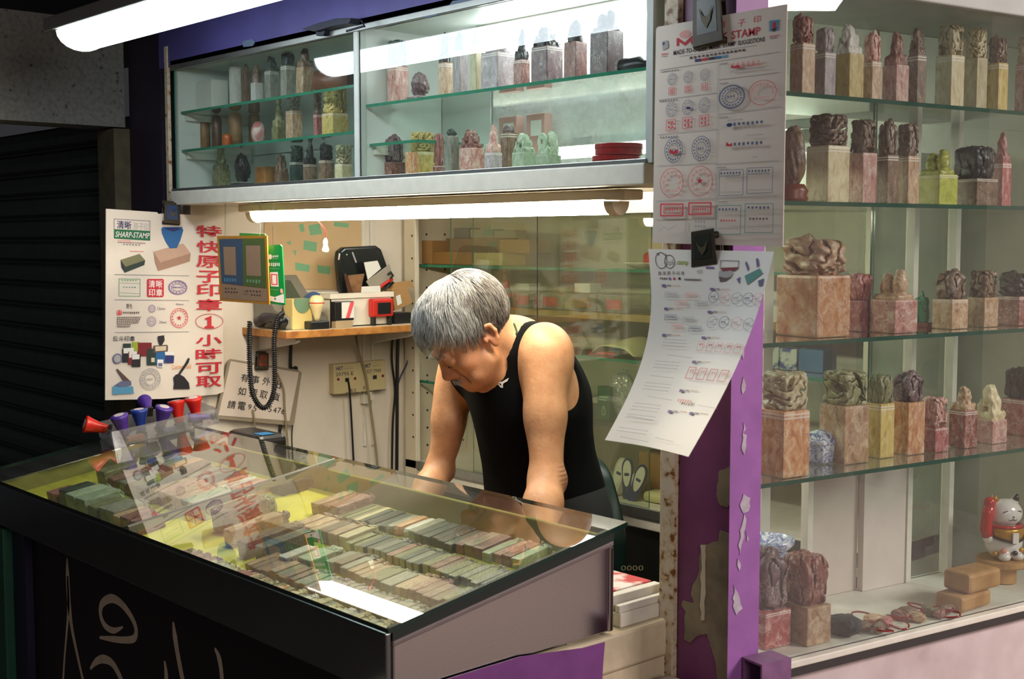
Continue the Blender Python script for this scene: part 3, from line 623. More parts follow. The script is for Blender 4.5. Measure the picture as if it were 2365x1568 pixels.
def upx(x0, x1, yt, shelf, yd, ar=1.0):
    xc = (x0+x1)/2; z = SHZ[shelf]
    X = on(xc, 300, 1, yd)[0]
    for _ in range(3):
        pr = np.array([X, yd, z]); d = dep(pr); yy = H/2-FPX*((pr-CAM)@UP)/d; X = on(xc, yy, 1, yd)[0]
    m = d/FPX; return X, z, m, on(xc, yt, 1, yd)[2]-z
SHD = {'lt': 'top left wall cabinet shelf', 'lm': 'middle left wall cabinet shelf', 'rt': 'top right wall cabinet shelf', 'b': 'floor of the wall cabinet'}
cnt = {}
def us(shelf, x0, x1, yt, c, style=None, v=0, kf=.35, kc=None, yd=1.845, ar=1.0, desc=None, grp=None):
    X, z, m, h = upx(x0, x1, yt, shelf, yd); w = (x1-x0)*m/(.671+.741*ar)
    key = shelf+('l' if x1 < 830 else 'r'); i = cnt.get(key, 0); cnt[key] = i+1
    place = {'ltl': SHD['lt'], 'lml': SHD['lm'], 'rtr': SHD['rt'], 'bl': 'left wall cabinet floor', 'br': 'right wall cabinet floor'}[key]
    return seal((X, yd, z+.0005), w, h, 0, c, style, v, kf, kc, f'{c} seal, {KDESC[style]}, {ORD[i]} from left, {place}', 'seals on the '+place, d=w*ar)
# top left shelf
us('lt', 530, 558, 152, 'white'); us('lt', 558, 580, 148, 'brown', 'peak', 0, .2); us('lt', 579, 608, 149, 'white', 'dome', 1, .45, 'brown'); us('lt', 611, 646, 128, 'greyish', 'lion', 0, .33, 'dark green')
us('lt', 648, 684, 118, 'greyish', 'cloud', 1, .3, 'dark green'); us('lt', 684, 726, 108, 'tan', 'peak', 1, .4, 'brown')
# middle left
us('lm', 627, 662, 240, 'olive', 'peak', 2, .6); us('lm', 660, 700, 222, 'tan', 'lion', 1, .32, 'greyish'); us('lm', 724, 744, 212, 'rose red', 'openwork', 1, .48, 'brown')
us('lm', 743, 806, 208, 'yellow', 'openwork', 2, .5)
# bottom left
us('b', 490, 533, 348, 'olive', 'peak', 0, .5); us('b', 532, 588, 352, 'dark green', 'rock', 1, .8, 'black'); us('b', 634, 668, 352, 'brown', 'lion', 2, .6); us('b', 669, 704, 336, 'dark green', 'openwork', 0, .4)
us('b', 700, 734, 330, 'brown', 'peak', 1, .5, 'black'); us('b', 736, 772, 329, 'brown', 'cloud', 0, .42, 'black'); us('b', 773, 815, 334, 'cream', 'openwork', 1, .5)
# right top
us('rt', 850, 893, 106, 'cream', 'openwork', 0, .38, 'dark green'); us('rt', 894, 944, 93, 'pink', 'openwork', 2, .4, 'dark green'); us('rt', 938, 1002, 165, 'purple brown', 'rock', 1, .8)
us('rt', 1012, 1046, 76, 'tan', 'peak', 0, .45, 'black'); us('rt', 1046, 1080, 72, 'grey violet', 'dome', 1, .3, 'dark green'); us('rt', 1085, 1116, 68, 'cream', 'dome', 2, .3, 'olive')
us('rt', 1110, 1190, 100, 'grey violet', 'dome', 0, .2); us('rt', 1128, 1150, 58, 'greyish', 'peak', 2, .3, yd=1.90); us('rt', 1186, 1224, 70, 'red brown', 'peak', 1, .5, 'black'); us('rt', 1226, 1300, 60, 'purple brown', 'lion', 0, .35, 'black')
us('rt', 1302, 1356, 48, 'red brown', 'dome', 1, .35, 'black'); us('rt', 1362, 1440, 26, 'purple brown', 'twin', 0, .3, 'black')
# right bottom
us('b', 850, 880, 345, 'brown', 'peak', 0, .2, yd=1.86); us('b', 880, 937, 312, 'red brown', 'cloud', 2, .6, 'purple brown'); us('b', 936, 966, 352, 'orange', yd=1.80); us('b', 944, 1007, 305, 'yellow', 'openwork', 1, .42, yd=1.86); us('b', 1000, 1028, 297, 'red brown', 'cloud', 1, .75)
us('b', 1027, 1060, 298, 'greyish', 'rock', 0, .15, 'dark green', yd=1.82); us('b', 1060, 1119, 296, 'pink', 'lion', 2, .42, 'red brown'); us('b', 1119, 1160, 290, 'grey violet', 'peak', 1, .55, 'pink'); us('b', 1155, 1194, 288, 'brown', 'dome', 2, .15, 'purple brown', yd=1.93)
us('b', 1182, 1240, 305, 'pale green', 'lion', 0, .5); us('b', 1238, 1296, 303, 'pale green', 'coin', 0, .6)
def boxat(shelf, x0, x1, yt, m, name, label, cat, yd=1.845, ar=1.0, bev=.002, grp=None):
    X, z, s, h = upx(x0, x1, yt, shelf, yd); w = (x1-x0)*s/(.671+.741*ar); d = w*ar
    return tag(MB().box(-w/2, w/2, -d/2, d/2, 0, h).build(name, m, org=(X, yd, z+.0005), bev=bev), label, cat, grp)
card_white = mat('white_card', (228, 226, 216), .7, .06)
boxat('lt', 452, 531, 188, card_white, 'card_box', 'flat white card box at the left end of the top left cabinet shelf', 'box', ar=.6)
boxat('b', 420, 489, 414, card_white, 'card_box', 'small white card box at the left end of the cabinet floor', 'box', ar=.8)
boxat('lm', 402, 456, 318, mat('dark_card', (58, 52, 50), .6), 'flat_box', 'dark flat box at the left end of the middle cabinet shelf', 'box', ar=.8)
boxat('b', 588, 640, 386, wood_orange, 'wooden_box', 'small tan wooden box on the cabinet floor among dark seals', 'box', ar=.7, yd=1.87)
def lathe_at(shelf, x0, x1, yt, prof, m, name, label, cat, yd=1.845, grp=None):
    X, z, s, h = upx(x0, x1, yt, shelf, yd); R = (x1-x0)*s/2
    return tag(MB().lathe([(a*R, b*h) for a, b in prof], 20).build(name, m, org=(X, yd, z+.0005), smooth=True), label, cat, grp)
bamboo = mat('bamboo_wood', (150, 112, 70), .45, .3, 22); wood_d = mat('dark_turned_wood', (104, 72, 48), .4, .3, 25)
cyl = [(.9, 0), (1, .02), (1, .95), (.85, 1), (.2, 1)]; bul = [(.9, 0), (1, .03), (.95, .6), (1, .8), (.85, .94), (.4, 1), (.05, 1)]
lathe_at('lm', 458, 486, 274, cyl, bamboo, 'wooden_stick_seal', 'plain brown cylinder seal at left of the middle cabinet shelf', 'seal')
lathe_at('lm', 489, 513, 266, bul, wood_d, 'wooden_stick_seal', 'dark wooden round-topped seal beside the brown cylinder', 'seal')
lathe_at('lm', 528, 560, 259, bul, bamboo, 'wooden_stick_seal', 'pale wooden round-topped seal on the middle cabinet shelf', 'seal')
lathe_at('lm', 575, 601, 264, cyl, bamboo, 'wooden_stick_seal', 'short bamboo seal behind the red fruit-shaped stone', 'seal', 1.92)
lathe_at('lm', 513, 536, 310, bul, mat('orange_lacquer', (190, 96, 44), .3), 'lacquer_pot', 'tiny orange pot between the wooden seals', 'pot', 1.80)
X, z, s, h = upx(578, 616, 280, 'lm', 1.82)
tag(MB().ball((0, 0, h/2), (.022, .02, h/2), 16).build('fruit_stone', STONES['rose red'], org=(X, 1.82, z), smooth=True), 'dark red fruit-shaped stone on the middle cabinet shelf', 'stone')
# bamboo brush pot lying on its side
X, z, s, h = upx(735, 815, 142, 'lt', 1.85)
mt = rotm((0, 0, .033), math.radians(25), 0, math.pi/2)
tag(MB().lathe([(.02, -.05), (.03, -.05), (.032, .05), (.027, .05), (.027, -.03), (0, -.03)], 22, 0, mt, cap=False).build('brush_pot', mat('brown_bamboo', (124, 78, 54), .4, .3, 18), org=(X, 1.85, z), smooth=True), 'brown bamboo brush pot lying on its side on the top left cabinet shelf', 'pot')
X, z, s, h = upx(834, 875, 282, 'b', 1.83)
tag(MB().ball((0, 0, .012), (.028, .022, .016), 14).build('pebble', STONES['red brown'], org=(X+.012, 1.85, 1.7295+.004), smooth=True), 'reddish brown pebble on the small ledge right of the cabinet stile', 'stone')
X, z, s, h = upx(1440, 1486, 112, 'rt', 1.84)
o = thing('ink_bottle', 'black bottle lying with pale round base, right end of top cabinet shelf', 'bottle', (X, 1.84, z))
mt = rotm((0, 0, .0175), 0, 0, math.pi/2); MB().lathe([(.012, -.03), (.017, -.028), (.017, .02), (.008, .03), (.008, .042)], 18, 0, mt).build('body', black_plastic, parent=o, smooth=True, org=(0, 0, 0))
MB().lathe([(.0125, -.0312), (.0125, -.0302)], 18, 0, mt).build('base_label', card_white, parent=o, org=(0, 0, 0))
# red round ink-paste tins
red_tin = mat('red_lacquer_tin', (164, 34, 34), .3, .15, 20)
for (x0, x1, yt, yb, lab) in ((1368, 1478, 358, 384, 'lower red round ink paste tin at the right end of the cabinet'), (1374, 1484, 328, 357, 'upper red round ink paste tin, on top of the other')):
    X, z, s, _ = upx(x0, x1, yb, 'b', 1.83); R = (x1-x0)*s/2; z0 = UZ0+.001 if yb > 370 else UZ0+.024; hh = .0225
    o = thing('ink_paste_tin', lab, 'tin', (X, 1.83, z0), 'red ink paste tins')
    MB().lathe([(R*.97, 0), (R, .002), (R, hh*.55), (R*.98, hh*.56)], 32).build('tin_base', red_tin, parent=o, smooth=False, org=(0, 0, 0))
    MB().lathe([(R*1.02, hh*.58), (R*1.02, hh*.95), (R*.98, hh), (R*.2, hh)], 32).build('tin_lid', red_tin, parent=o, org=(0, 0, 0))
X, z, s, h = upx(1295, 1322, 374, 'b', 1.82)
tag(MB().lathe([(.012, 0), (.013, .002), (.013, .01), (.0, .011)], 18).build('ink_pad', red_tin, org=(X, 1.82, z)), 'tiny red ink pad beside the pale green coin seal', 'ink pad')
# two labelled pink boxes standing at the back of the right bay
pinkbox = mat('faded_pink_box', (206, 160, 150), .7, .12)
for x0, x1, lab in ((1150, 1212, 'faded pink label box behind the right bay, left of the pair'), (1215, 1275, 'faded pink label box behind the right bay, right of the pair')):
    xc = (x0+x1)/2; c = on(xc, 250, 1, YBK-.03); o = thing('label_box', lab, 'box', (c[0], c[1], SHZ['rt']-.095+.0), 'pink label boxes'); 
    MB().box(-.030, .030, -.012, .012, -.0845, .06).build('carton', pinkbox, parent=o, bev=.001, org=(0, 0, 0)); MB().box(-.014, .020, -.0128, -.0121, .01, .045).build('label', card_white, parent=o, org=(0, 0, 0))

# ---------------------------------------------------------------- right-hand display window
FD = .27    # depth of the case
def wbox(mb, s0, s1, o0, o1, z0, z1, m=0):
    P = [wp(s0, o0, z0), wp(s1, o0, z0), wp(s1, o1, z0), wp(s0, o1, z0), wp(s0, o0, z1), wp(s1, o0, z1), wp(s1, o1, z1), wp(s0, o1, z1)]
    return mb.hexa(P, m)
def wpane(mb, s0, s1, o0, o1, z0, z1):
    k = len(mb.m); wbox(mb, s0, s1, o0, o1, z0, z1, 1); d = [abs(s1-s0), abs(o1-o0), abs(z1-z0)]; a = d.index(min(d))
    for i in {2: (0, 1), 1: (2, 4), 0: (3, 5)}[a]: mb.m[k+i] = 0
    return mb
SE = 1.35
WS = {'w1': 1.762, 'w2': 1.570, 'w3': 1.318, 'w4': 1.066, 'w5': .7385}
r = thing('display_window', 'tall hazy glass display case of carved seals right of the pillar', 'display case', wp(.6, .13, .75))
MB2 = lambda: MB()
wbox(MB(), .05, SE, -.012, FD, .714, .738).build('sill', white_paint, parent=r, bev=.003)
wbox(MB(), .05, SE, -.016, -.0125, .712, .727).build('gap_shade_strip', mat('sill_gap_shade', (60, 54, 52), .7), parent=r); wbox(MB(), .05, SE, -.0165, .01, .7272, .740).build('bottom_track', white_paint, parent=r, bev=.002)  # dark strip on the sill face stands in for a shaded gap
wbox(MB(), .05, SE, -.012, FD, 1.945, 1.985).build('head', mat('pale_frame', (196, 202, 196)), parent=r, bev=.003)
wpane(MB(), .045, SE, 0, .005, .740, 1.947).build('glass_front', [glass_win, case_edge], parent=r)
wpane(MB(), .045, .62, FD-.004, FD, 1.08, 1.945).build('glass_back', [glass('glass_back', (.84, .91, .87), dust_veil=.04), case_edge], parent=r)
wpane(MB(), .60, SE, FD-.014, FD-.010, .739, 1.945).build('glass_back', [_M['glass_back'], case_edge], parent=r)
wbox(MB(), .30, .325, FD-.004, FD+.012, .739, 1.945).build('back_stile', white_paint, parent=r)
for k in ('w1', 'w2', 'w3', 'w4'): wpane(MB(), .048, SE, .014, FD-.02, WS[k]-.008, WS[k]).build('glass_shelf', [glass_shelf, case_edge], parent=r)
# boarded lower back: two pale panels
SA, SM, SB = [float(np.dot(onW(x, 1300, .25)-W0, WD)) for x in (1868, 1985, 2082)]
wbox(MB(), SA, SM, FD-.012, FD, .739, 1.055).build('back_board', mat('pinkish_board', (206, 192, 182), .6, .08), parent=r)
wbox(MB(), SM, SB, FD-.03, FD-.014, .739, 1.055).build('back_board', mat('pale_board', (216, 204, 196), .6, .08), parent=r)
wbox(MB(), SB, SB+.015, FD-.034, FD-.01, .739, 1.945).build('back_stile', white_paint, parent=r)
wbox(MB(), SA-.015, SA, FD-.03, FD-.01, .739, 1.055).build('back_stile', white_paint, parent=r)
wbox(MB(), .85, .865, FD-.034, FD-.01, .739, 1.945).build('back_stile', white_paint, parent=r)
pink_wall = mat('pale_pink_render', (206, 188, 188), .75, .1, 7, bmp=.12, stops=[(.28, srgb((160, 138, 134))), (.40, srgb((194, 176, 175))), (.6, srgb((208, 192, 191)))])
struct(wbox(MB(), .02, SE, -.002, .10, 0, .714).build('wall_right', pink_wall))
struct(wbox(MB(), .02, SE, -.006, .3, 1.986, 2.42).build('beam_right', mat('dusty_violet_board', (104, 86, 110), .6, .2, 9)))
# bracket of cut square tube at the foot of the pillar
q = thing('square_tube_bracket', 'cut purple square tube bracket at the foot of the pillar', 'bracket', wp(.03, -.03, .75))
for a in ((.005, .075, -.052, -.048, .695, .765), (.005, .075, -.006, -.002, .695, .765), (.005, .075, -.048, -.006, .761, .765), (.005, .075, -.048, -.006, .695, .699)):
    wbox(MB(), *a).build('plate', mat('scuffed_purple', (138, 96, 138), .45, .3, 30), parent=q)
wbox(MB(), .071, .075, -.047, -.007, .70, .76).build('back_plate', mat('rust_inside', (70, 52, 30), .6, .3), parent=q)

WN_ = {'w1': 'right case top shelf', 'w2': 'right case second shelf', 'w3': 'right case third shelf', 'w4': 'right case fourth shelf', 'w5': 'right case floor'}
wc = {}
def ws(shelf, x0, x1, yt, c, style=None, v=0, kf=.35, kc=None, off=.09, ar=1.0, rz=0):
    z = WS[shelf]; xc = (x0+x1)/2; y = 700
    for _ in range(4):
        q = onW(xc, y, off); q[2] = z; y = H/2-FPX*((q-CAM)@UP)/dep(q)
    m = dep(q)/FPX; h = onW(xc, yt, off)[2]-z; w = (x1-x0)*m/(.533+.845*ar)
    i = wc.get(shelf, 0); wc[shelf] = i+1
    return seal((q[0], q[1], z+.0005), w, h, -wang+rz, c, style, v, kf, kc, f'{c} seal, {KDESC[style]}, {ORD[i]} from left, {WN_[shelf]}', 'seals on the '+WN_[shelf], d=w*ar)
ws('w1', 1824, 1880, 30, 'tan', 'cloud', 0, .36, 'red brown'); ws('w1', 1879, 1928, 55, 'grey violet', 'cloud', 1, .38); ws('w1', 1927, 1992, 52, 'yellow', 'lion', 0, .4, 'white'); ws('w1', 1990, 2034, 72, 'tan', 'cloud', 2, .42, 'pink')
ws('w1', 2038, 2096, 75, 'pink', 'peak', 0, .45, 'red brown'); ws('w1', 2095, 2136, 58, 'brown', 'lion', 1, .36, 'brown'); ws('w1', 2160, 2223, 58, 'cream', 'openwork', 0, .36, 'cream'); ws('w1', 2226, 2276, 64, 'cream', 'openwork', 1, .36); ws('w1', 2277, 2324, 80, 'yellow', 'cloud', 0, .36, 'brown'); ws('w1', 2344, 2400, 84, 'pink', 'openwork', 2, .34, 'cream')
ws('w2', 1862, 1958, 264, 'cream', 'openwork', 1, .36, 'brown'); ws('w2', 1958, 2022, 276, 'pink', 'openwork', 0, .4, 'brown'); ws('w2', 2022, 2072, 276, 'brown', 'cloud', 2, .42, 'brown'); ws('w2', 2068, 2120, 286, 'tan', 'openwork', 2, .4, 'brown'); ws('w2', 2120, 2208, 346, 'lime', 'twin', 0, .45)
ws('w2', 2196, 2300, 326, 'brown', 'cloud', 1, .58, 'black'); ws('w2', 2288, 2332, 308, 'rose red', 'peak', 1, .4)
ws('w3', 1796, 1956, 540, 'orange', 'cloud', 0, .40, 'tan', off=.1, ar=.8); ws('w3', 1950, 2016, 622, 'rose red', 'cloud', 1, .5, off=.14); ws('w3', 2010, 2115, 622, 'pink', 'twin', 1, .48, 'tan', off=.08); ws('w3', 2154, 2232, 622, 'tan', 'cloud', 2, .5, 'brown'); ws('w3', 2234, 2302, 624, 'tan', 'openwork', 0, .48, 'brown'); ws('w3', 2300, 2390, 624, 'red brown', 'cloud', 0, .47, 'black')
ws('w4', 1752, 1866, 856, 'orange', 'openwork', 1, .37, 'cream', off=.06); ws('w4', 1893, 2002, 855, 'tan', 'openwork', 2, .37, 'olive', off=.1); ws('w4', 1998, 2062, 854, 'yellow', 'cloud', 1, .38, 'olive', off=.1); ws('w4', 2054, 2132, 856, 'orange', 'cloud', 2, .37, 'purple brown', off=.1); ws('w4', 2124, 2188, 916, 'rose red', 'openwork', 0, .55, 'pink', off=.09); ws('w4', 2192, 2254, 893, 'red brown', 'peak', 0, .38, 'tan', off=.09); ws('w4', 2250, 2322, 880, 'pink', 'lion', 1, .62, 'cream', off=.1); ws('w4', 2314, 2400, 838, 'rose red', 'cloud', 1, .5, 'black', off=.14)
ws('w5', 1700, 1822, 1262, 'rose red', 'cloud', 2, .62, 'purple brown', off=.10, ar=.8); ws('w5', 1800, 1914, 1258, 'tan', 'cloud', 1, .6, 'red brown', off=.07, ar=.8)
def wq(x, y, off, z):   # point on height z below pixel
    d = ray(x, y); q = onW(x, y, off); q[2] = z; return q
# brown scholar rock on a red wooden base
q = wq(1830, 400, .06, WS['w2']); o = thing('scholar_rock', 'brown pitted rock on a reddish wooden base half behind the paper price list', 'rock', q)
k = inst(knob('rock', 2), 'rock', STONES['brown'], o); k.scale = (.05, .05, .105); k.location = (0, 0, .03)
MB().lathe([(.026, 0), (.03, .006), (.026, .012), (.03, .02), (.022, .032)], 20).build('wooden_base', mat('red_wood', (128, 62, 40), .35, .2), parent=o, org=(0, 0, 0), smooth=True)
# jade ornament
q = wq(2128, 760, .15, WS['w3']); o = thing('jade_ornament', 'green jade ornament on dark stand between the carved seals', 'ornament', q)
k = inst(knob('cloud', 3), 'jade', mat('jade', (70, 140, 96), .25, .3, 30), o); k.scale = (.028, .02, .065); k.location = (0, 0, .008)
MB().box(-.022, .022, -.014, .014, 0, .01).build('stand', mat('red_wood', (128, 62, 40)), parent=o, org=(0, 0, 0), bev=.002)
# blue and white porcelain
def porc():
    m, nt, b = nodes('blue_white_porcelain'); n = nz(nt, coords(nt), 42, 3, .5, 1.5)
    r_ = ramp(nt, n.outputs[0], [(.42, srgb((226, 230, 236))), (.5, srgb((70, 92, 160))), (.56, srgb((226, 230, 236))), (.66, srgb((110, 130, 186)))]); nt.links.new(r_.outputs[0], b.inputs['Base Color']); b.inputs['Roughness'].default_value = .15; return m
porcelain = porc()
q = wq(1893, 1090, .12, WS['w4']); o = thing('porcelain_box', 'blue and white porcelain lidded box on the fourth shelf of the right case', 'porcelain box', q)
MB().lathe([(.024, 0), (.030, .004), (.032, .034), (.031, .038)], 8).build('box_body', porcelain, parent=o, org=(0, 0, 0), bev=.001)
MB().lathe([(.034, .038), (.034, .044), (.024, .058), (.008, .064)], 8).build('box_lid', porcelain, parent=o, org=(0, 0, 0), bev=.001)
for (px, py, off, R, hh, lab) in ((1778, 1252, .19, .045, .03, 'lower blue and white porcelain dish behind the large carved stone'), (1776, 1200, .19, .05, .036, 'upper blue and white porcelain bowl, stacked above the dish')):
    q = wq(px, py, off, WS['w5']+.104 if 'lower' in lab else WS['w5']+.135)
    tag(MB().lathe([(R*.5, 0), (R*.55, .004), (R, hh*.7), (R*1.02, hh), (R*.96, hh), (R*.5, .008), (0, .007)], 24, cap=False).build('porcelain_bowl', porcelain, org=tuple(q), smooth=True), lab, 'bowl')
q = wq(1777, 1260, .19, WS['w5']); tag(MB().box(-.06, .06, -.055, .055, 0, .1035).build('plinth_box', mat('grey_green_box', (96, 110, 104), .5, .2), org=tuple(q), bev=.004), 'grey green box carrying the porcelain bowls', 'box')
# dark scholar rock and loose stones with red cords
q = wq(1946, 1478, .05, WS['w5']); k = inst(knob('rock', 5), 'dark_rock', mat('dark_teal_rock', (46, 54, 58), .6, .4, 30, bmp=.4)); k.scale = (.075, .05, .045); k.location = tuple(q); tag(k, 'small dark grey rock beside the large carved stones', 'rock')
cord_red = mat('red_cord', (150, 36, 34), .6, .2)
rr = random.Random(3)
for i, (x, y, c) in enumerate(((1992, 1458, 'brown'), (2016, 1440, 'tan'), (2048, 1448, 'rose red'), (2078, 1432, 'red brown'), (2096, 1424, 'brown'), (2118, 1436, 'tan'), (2142, 1420, 'olive'), (2170, 1428, 'red brown'), (2030, 1462, 'brown'), (2188, 1418, 'brown'))):
    q = onp(x, y, (0, 0, WS['w5']), np.array([0, 0, 1.])); o = thing('pendant_stone', f'small {c} pendant stone with red cord, {ORD[i]} from left on the case floor', 'pendant', (q[0], q[1], WS['w5']+.001), 'pendant stones on the case floor')
    k = inst(knob('rock', i % 4), 'stone', STONES[c], o); k.scale = (.04, .026, .02); k.rotation_euler.z = rr.uniform(0, 3)
    a = rr.uniform(0, 6); MB().tube([(.02*math.cos(a)+.026*math.cos(t), .012*math.sin(a)+.016*math.sin(t), .004+.010*abs(math.sin(t*.5+a))) for t in np.linspace(0, 6.0, 20)], .0018, 6).build('cord', cord_red, parent=o, org=(0, 0, 0), smooth=True)
# wood blocks and round wooden base
pale_wood = mat('pale_wood', (192, 146, 92), .5, .25, 16, c2=(160, 112, 64))
def wblk(px, py, z0, sx, sy, sz, rz, name, label, cat, off=None):
    q = onp(px, py, (0, 0, z0), np.array([0, 0, 1.])); so, oo = np.dot(q-W0, WD), -np.dot(q-W0, WN); q = W0+WD*so-WN*max(oo, .052); o = MB().box(-sx/2, sx/2, -sy/2, sy/2, 0, sz).build(name, pale_wood, org=(q[0], q[1], z0+.0005), bev=.008); o.rotation_euler.z = -wang+rz; return tag(o, label, cat)
wblk(2266, 1412, WS['w5'], .065, .11, .034, .1, 'wood_block', 'lower pale wooden block under the round base in the right case', 'wood block')
wblk(2276, 1366, WS['w5']+.035, .065, .11, .042, .04, 'wood_block', 'upper pale wooden block beside the cat figurine stand', 'wood block')
q = onp(2330, 1330, (0, 0, WS['w5']+.09), np.array([0, 0, 1.]))
CATX = onW(2316, 1287, .13); SH_ = CATX[2]-WS['w5']-.001
o = thing('turned_wood_stand', 'round pale wooden stand under the lucky cat figurine', 'stand', (CATX[0], CATX[1], WS['w5']+.001))
MB().lathe([(.03, 0), (.03, SH_-.018), (.05, SH_-.017), (.058, SH_-.012), (.058, SH_-.002), (.054, SH_), (0, SH_)], 30).build('stand', pale_wood, parent=o, org=(0, 0, 0), bev=.001)
# lucky cat figurine
o = thing('lucky_cat_figurine', 'white beckoning cat figurine with red arm and golden bib on a wooden stand', 'figurine', tuple(CATX)); o.rotation_euler.z = -wang-.35+math.pi/2; o.scale = (1.16,)*3
cw = mat('white_glaze', (228, 222, 216), .12, .04); cr = mat('red_glaze', (190, 36, 30), .15, .1); cg = mat('gold_glaze', (206, 150, 36), .25, .2, metal=.4); ck = mat('black_glaze', (28, 24, 26), .15, .1); cp = mat('pink_glaze', (222, 140, 120), .2)
a = np.linspace(-.07, .07, 46); az = np.linspace(-.01, .14, 50); s = SDF(a, a, az)
s.ell((0, 0, .032), (.036, .032, .036), k=0); s.ell((0, -.002, .088), (.033, .029, .027), k=.008); s.cone((-.02, 0, .11), (-.024, 0, .122), .008, .003, .004); s.cone((.02, 0, .11), (.024, 0, .122), .008, .003, .004)
s.ell((-.014, -.026, .008), (.012, .012, .009), k=.005); s.ell((.014, -.026, .008), (.012, .012, .009), k=.005); s.cone((.034, -.004, .045), (.04, -.018, .068), .010, .011, .004)
s.F[:, :, :1] = 1; k = bpy.data.objects.new('body', np_mesh('cat_body', *surface_nets(s.F, *s.a), [cw])); S.collection.objects.link(k); k.parent = o
MB().tube([(-.036, -.006, .04), (-.046, -.012, .062), (-.044, -.014, .09), (-.042, -.015, .108)], [.010, .011, .0115, .010], 12).ball((-.042, -.016, .112), .0115, 12).build('raised_arm', cr, parent=o, org=(0, 0, 0), smooth=True)
MB().ball((-.037, -.008, .042), .0115, 10).build('paw', cw, parent=o, org=(0, 0, 0), smooth=True)
MB().tube([(.0315*math.cos(t), .029*math.sin(t), .064) for t in np.linspace(0, 2*math.pi, 25)], .004, 8).build('collar', cr, parent=o, org=(0, 0, 0), smooth=True)
MB().grid(lambda u, v: ((.0385-.004*abs(v-.4))*math.sin((u-.5)*2.2), -(.0365-.003*abs(v-.4))*math.cos((u-.5)*2.2), .062-.026*v+.010*v*abs(2*u-1)), 14, 6).build('bib', cg, parent=o, org=(0, 0, 0), smooth=True, solid=.002)
MB().tube([(.0385*math.sin((u-.5)*2.2), -.0365*math.cos((u-.5)*2.2), .036+.010*abs(2*u-1)) for u in np.linspace(0, 1, 15)], .0022, 6).build('bib_hem', ck, parent=o, org=(0, 0, 0), smooth=True)
MB().box(-.006, .006, -.0405, -.037, .036, .056).build('tag', cw, parent=o, org=(0, 0, 0))
fm = MB()
for sx in (-1, 1): fm.tube([(sx*.013+.006*math.cos(t), -.0292+.003*abs(math.cos(t)), .092+.004*math.sin(t)) for t in np.linspace(.2, 2.94, 8)], .0008, 5)
fm.tube([(.010*u, -.0305+.003*abs(u), .081-.003*math.sin(abs(u)*3.1)) for u in np.linspace(-1, 1, 11)], .0008, 5); fm.ball((0, -.031, .085), .0018, 8)
fm.build('face_marks', ck, parent=o, org=(0, 0, 0), smooth=True)
for sx in (-1, 1): MB().tube([(sx*.021, -.004, .112), (sx*.0245, -.004, .1235)], [.0072, .002], 8).build('inner_ear', cg if sx < 0 else ck, parent=o, org=(0, 0, 0), smooth=True)
for (t, z, m) in ((-.5, .02, cp), (.1, .016, ck), (.6, .02, cg), (-.9, .014, cg)): MB().ball((.0375*math.sin(t), -.0335*math.cos(t), z), (.006, .004, .005), 10).build('painted_spot', m, parent=o, org=(0, 0, 0), smooth=True)
# ---------------------------------------------------------------- printed matter
_G = {}
def glyph(s, bold=0):
    k = (s, bold)
    if k not in _G:
        c = bpy.data.curves.new('lettering', 'FONT'); c.body = s; c.size = 1; c.offset = bold; c.resolution_u = 2
        o = bpy.data.objects.new('lettering', c); me = bpy.data.meshes.new_from_object(o)
        V = np.array([v.co[:2] for v in me.vertices]).reshape(-1, 2); Fc = [tuple(p.vertices) for p in me.polygons]
        bpy.data.objects.remove(o); bpy.data.curves.remove(c); bpy.data.meshes.remove(me); _G[k] = (V, Fc)
    return _G[k]
INK = {'red': (196, 34, 50), 'navy': (34, 40, 100), 'green': (16, 104, 66), 'white': (232, 228, 222), 'black': (28, 26, 30), 'grey': (120, 116, 120), 'lgrey': (170, 166, 166), 'violet': (120, 90, 150), 'pinkred': (222, 84, 92), 'blue': (24, 92, 150), 'slate': (98, 104, 134),
       'wood': (196, 160, 138), 'woodd': (166, 128, 108), 'sky': (84, 150, 186), 'orange': (220, 140, 60), 'lime': (150, 170, 40), 'brown': (92, 70, 66), 'dgreen': (30, 52, 46), 'teal': (90, 150, 140), 'khaki': (120, 118, 84), 'rose': (236, 170, 160), 'mint': (120, 170, 130), 'cream': (206, 190, 160), 'dred': (120, 24, 34), 'dimgold': (74, 66, 36), 'panel': (168, 132, 104), 'shaded_blue': (64, 84, 108), 'shaded_green': (88, 104, 52)}
def ink(c): return mat('ink_'+c, INK[c], .65, .05, 60)
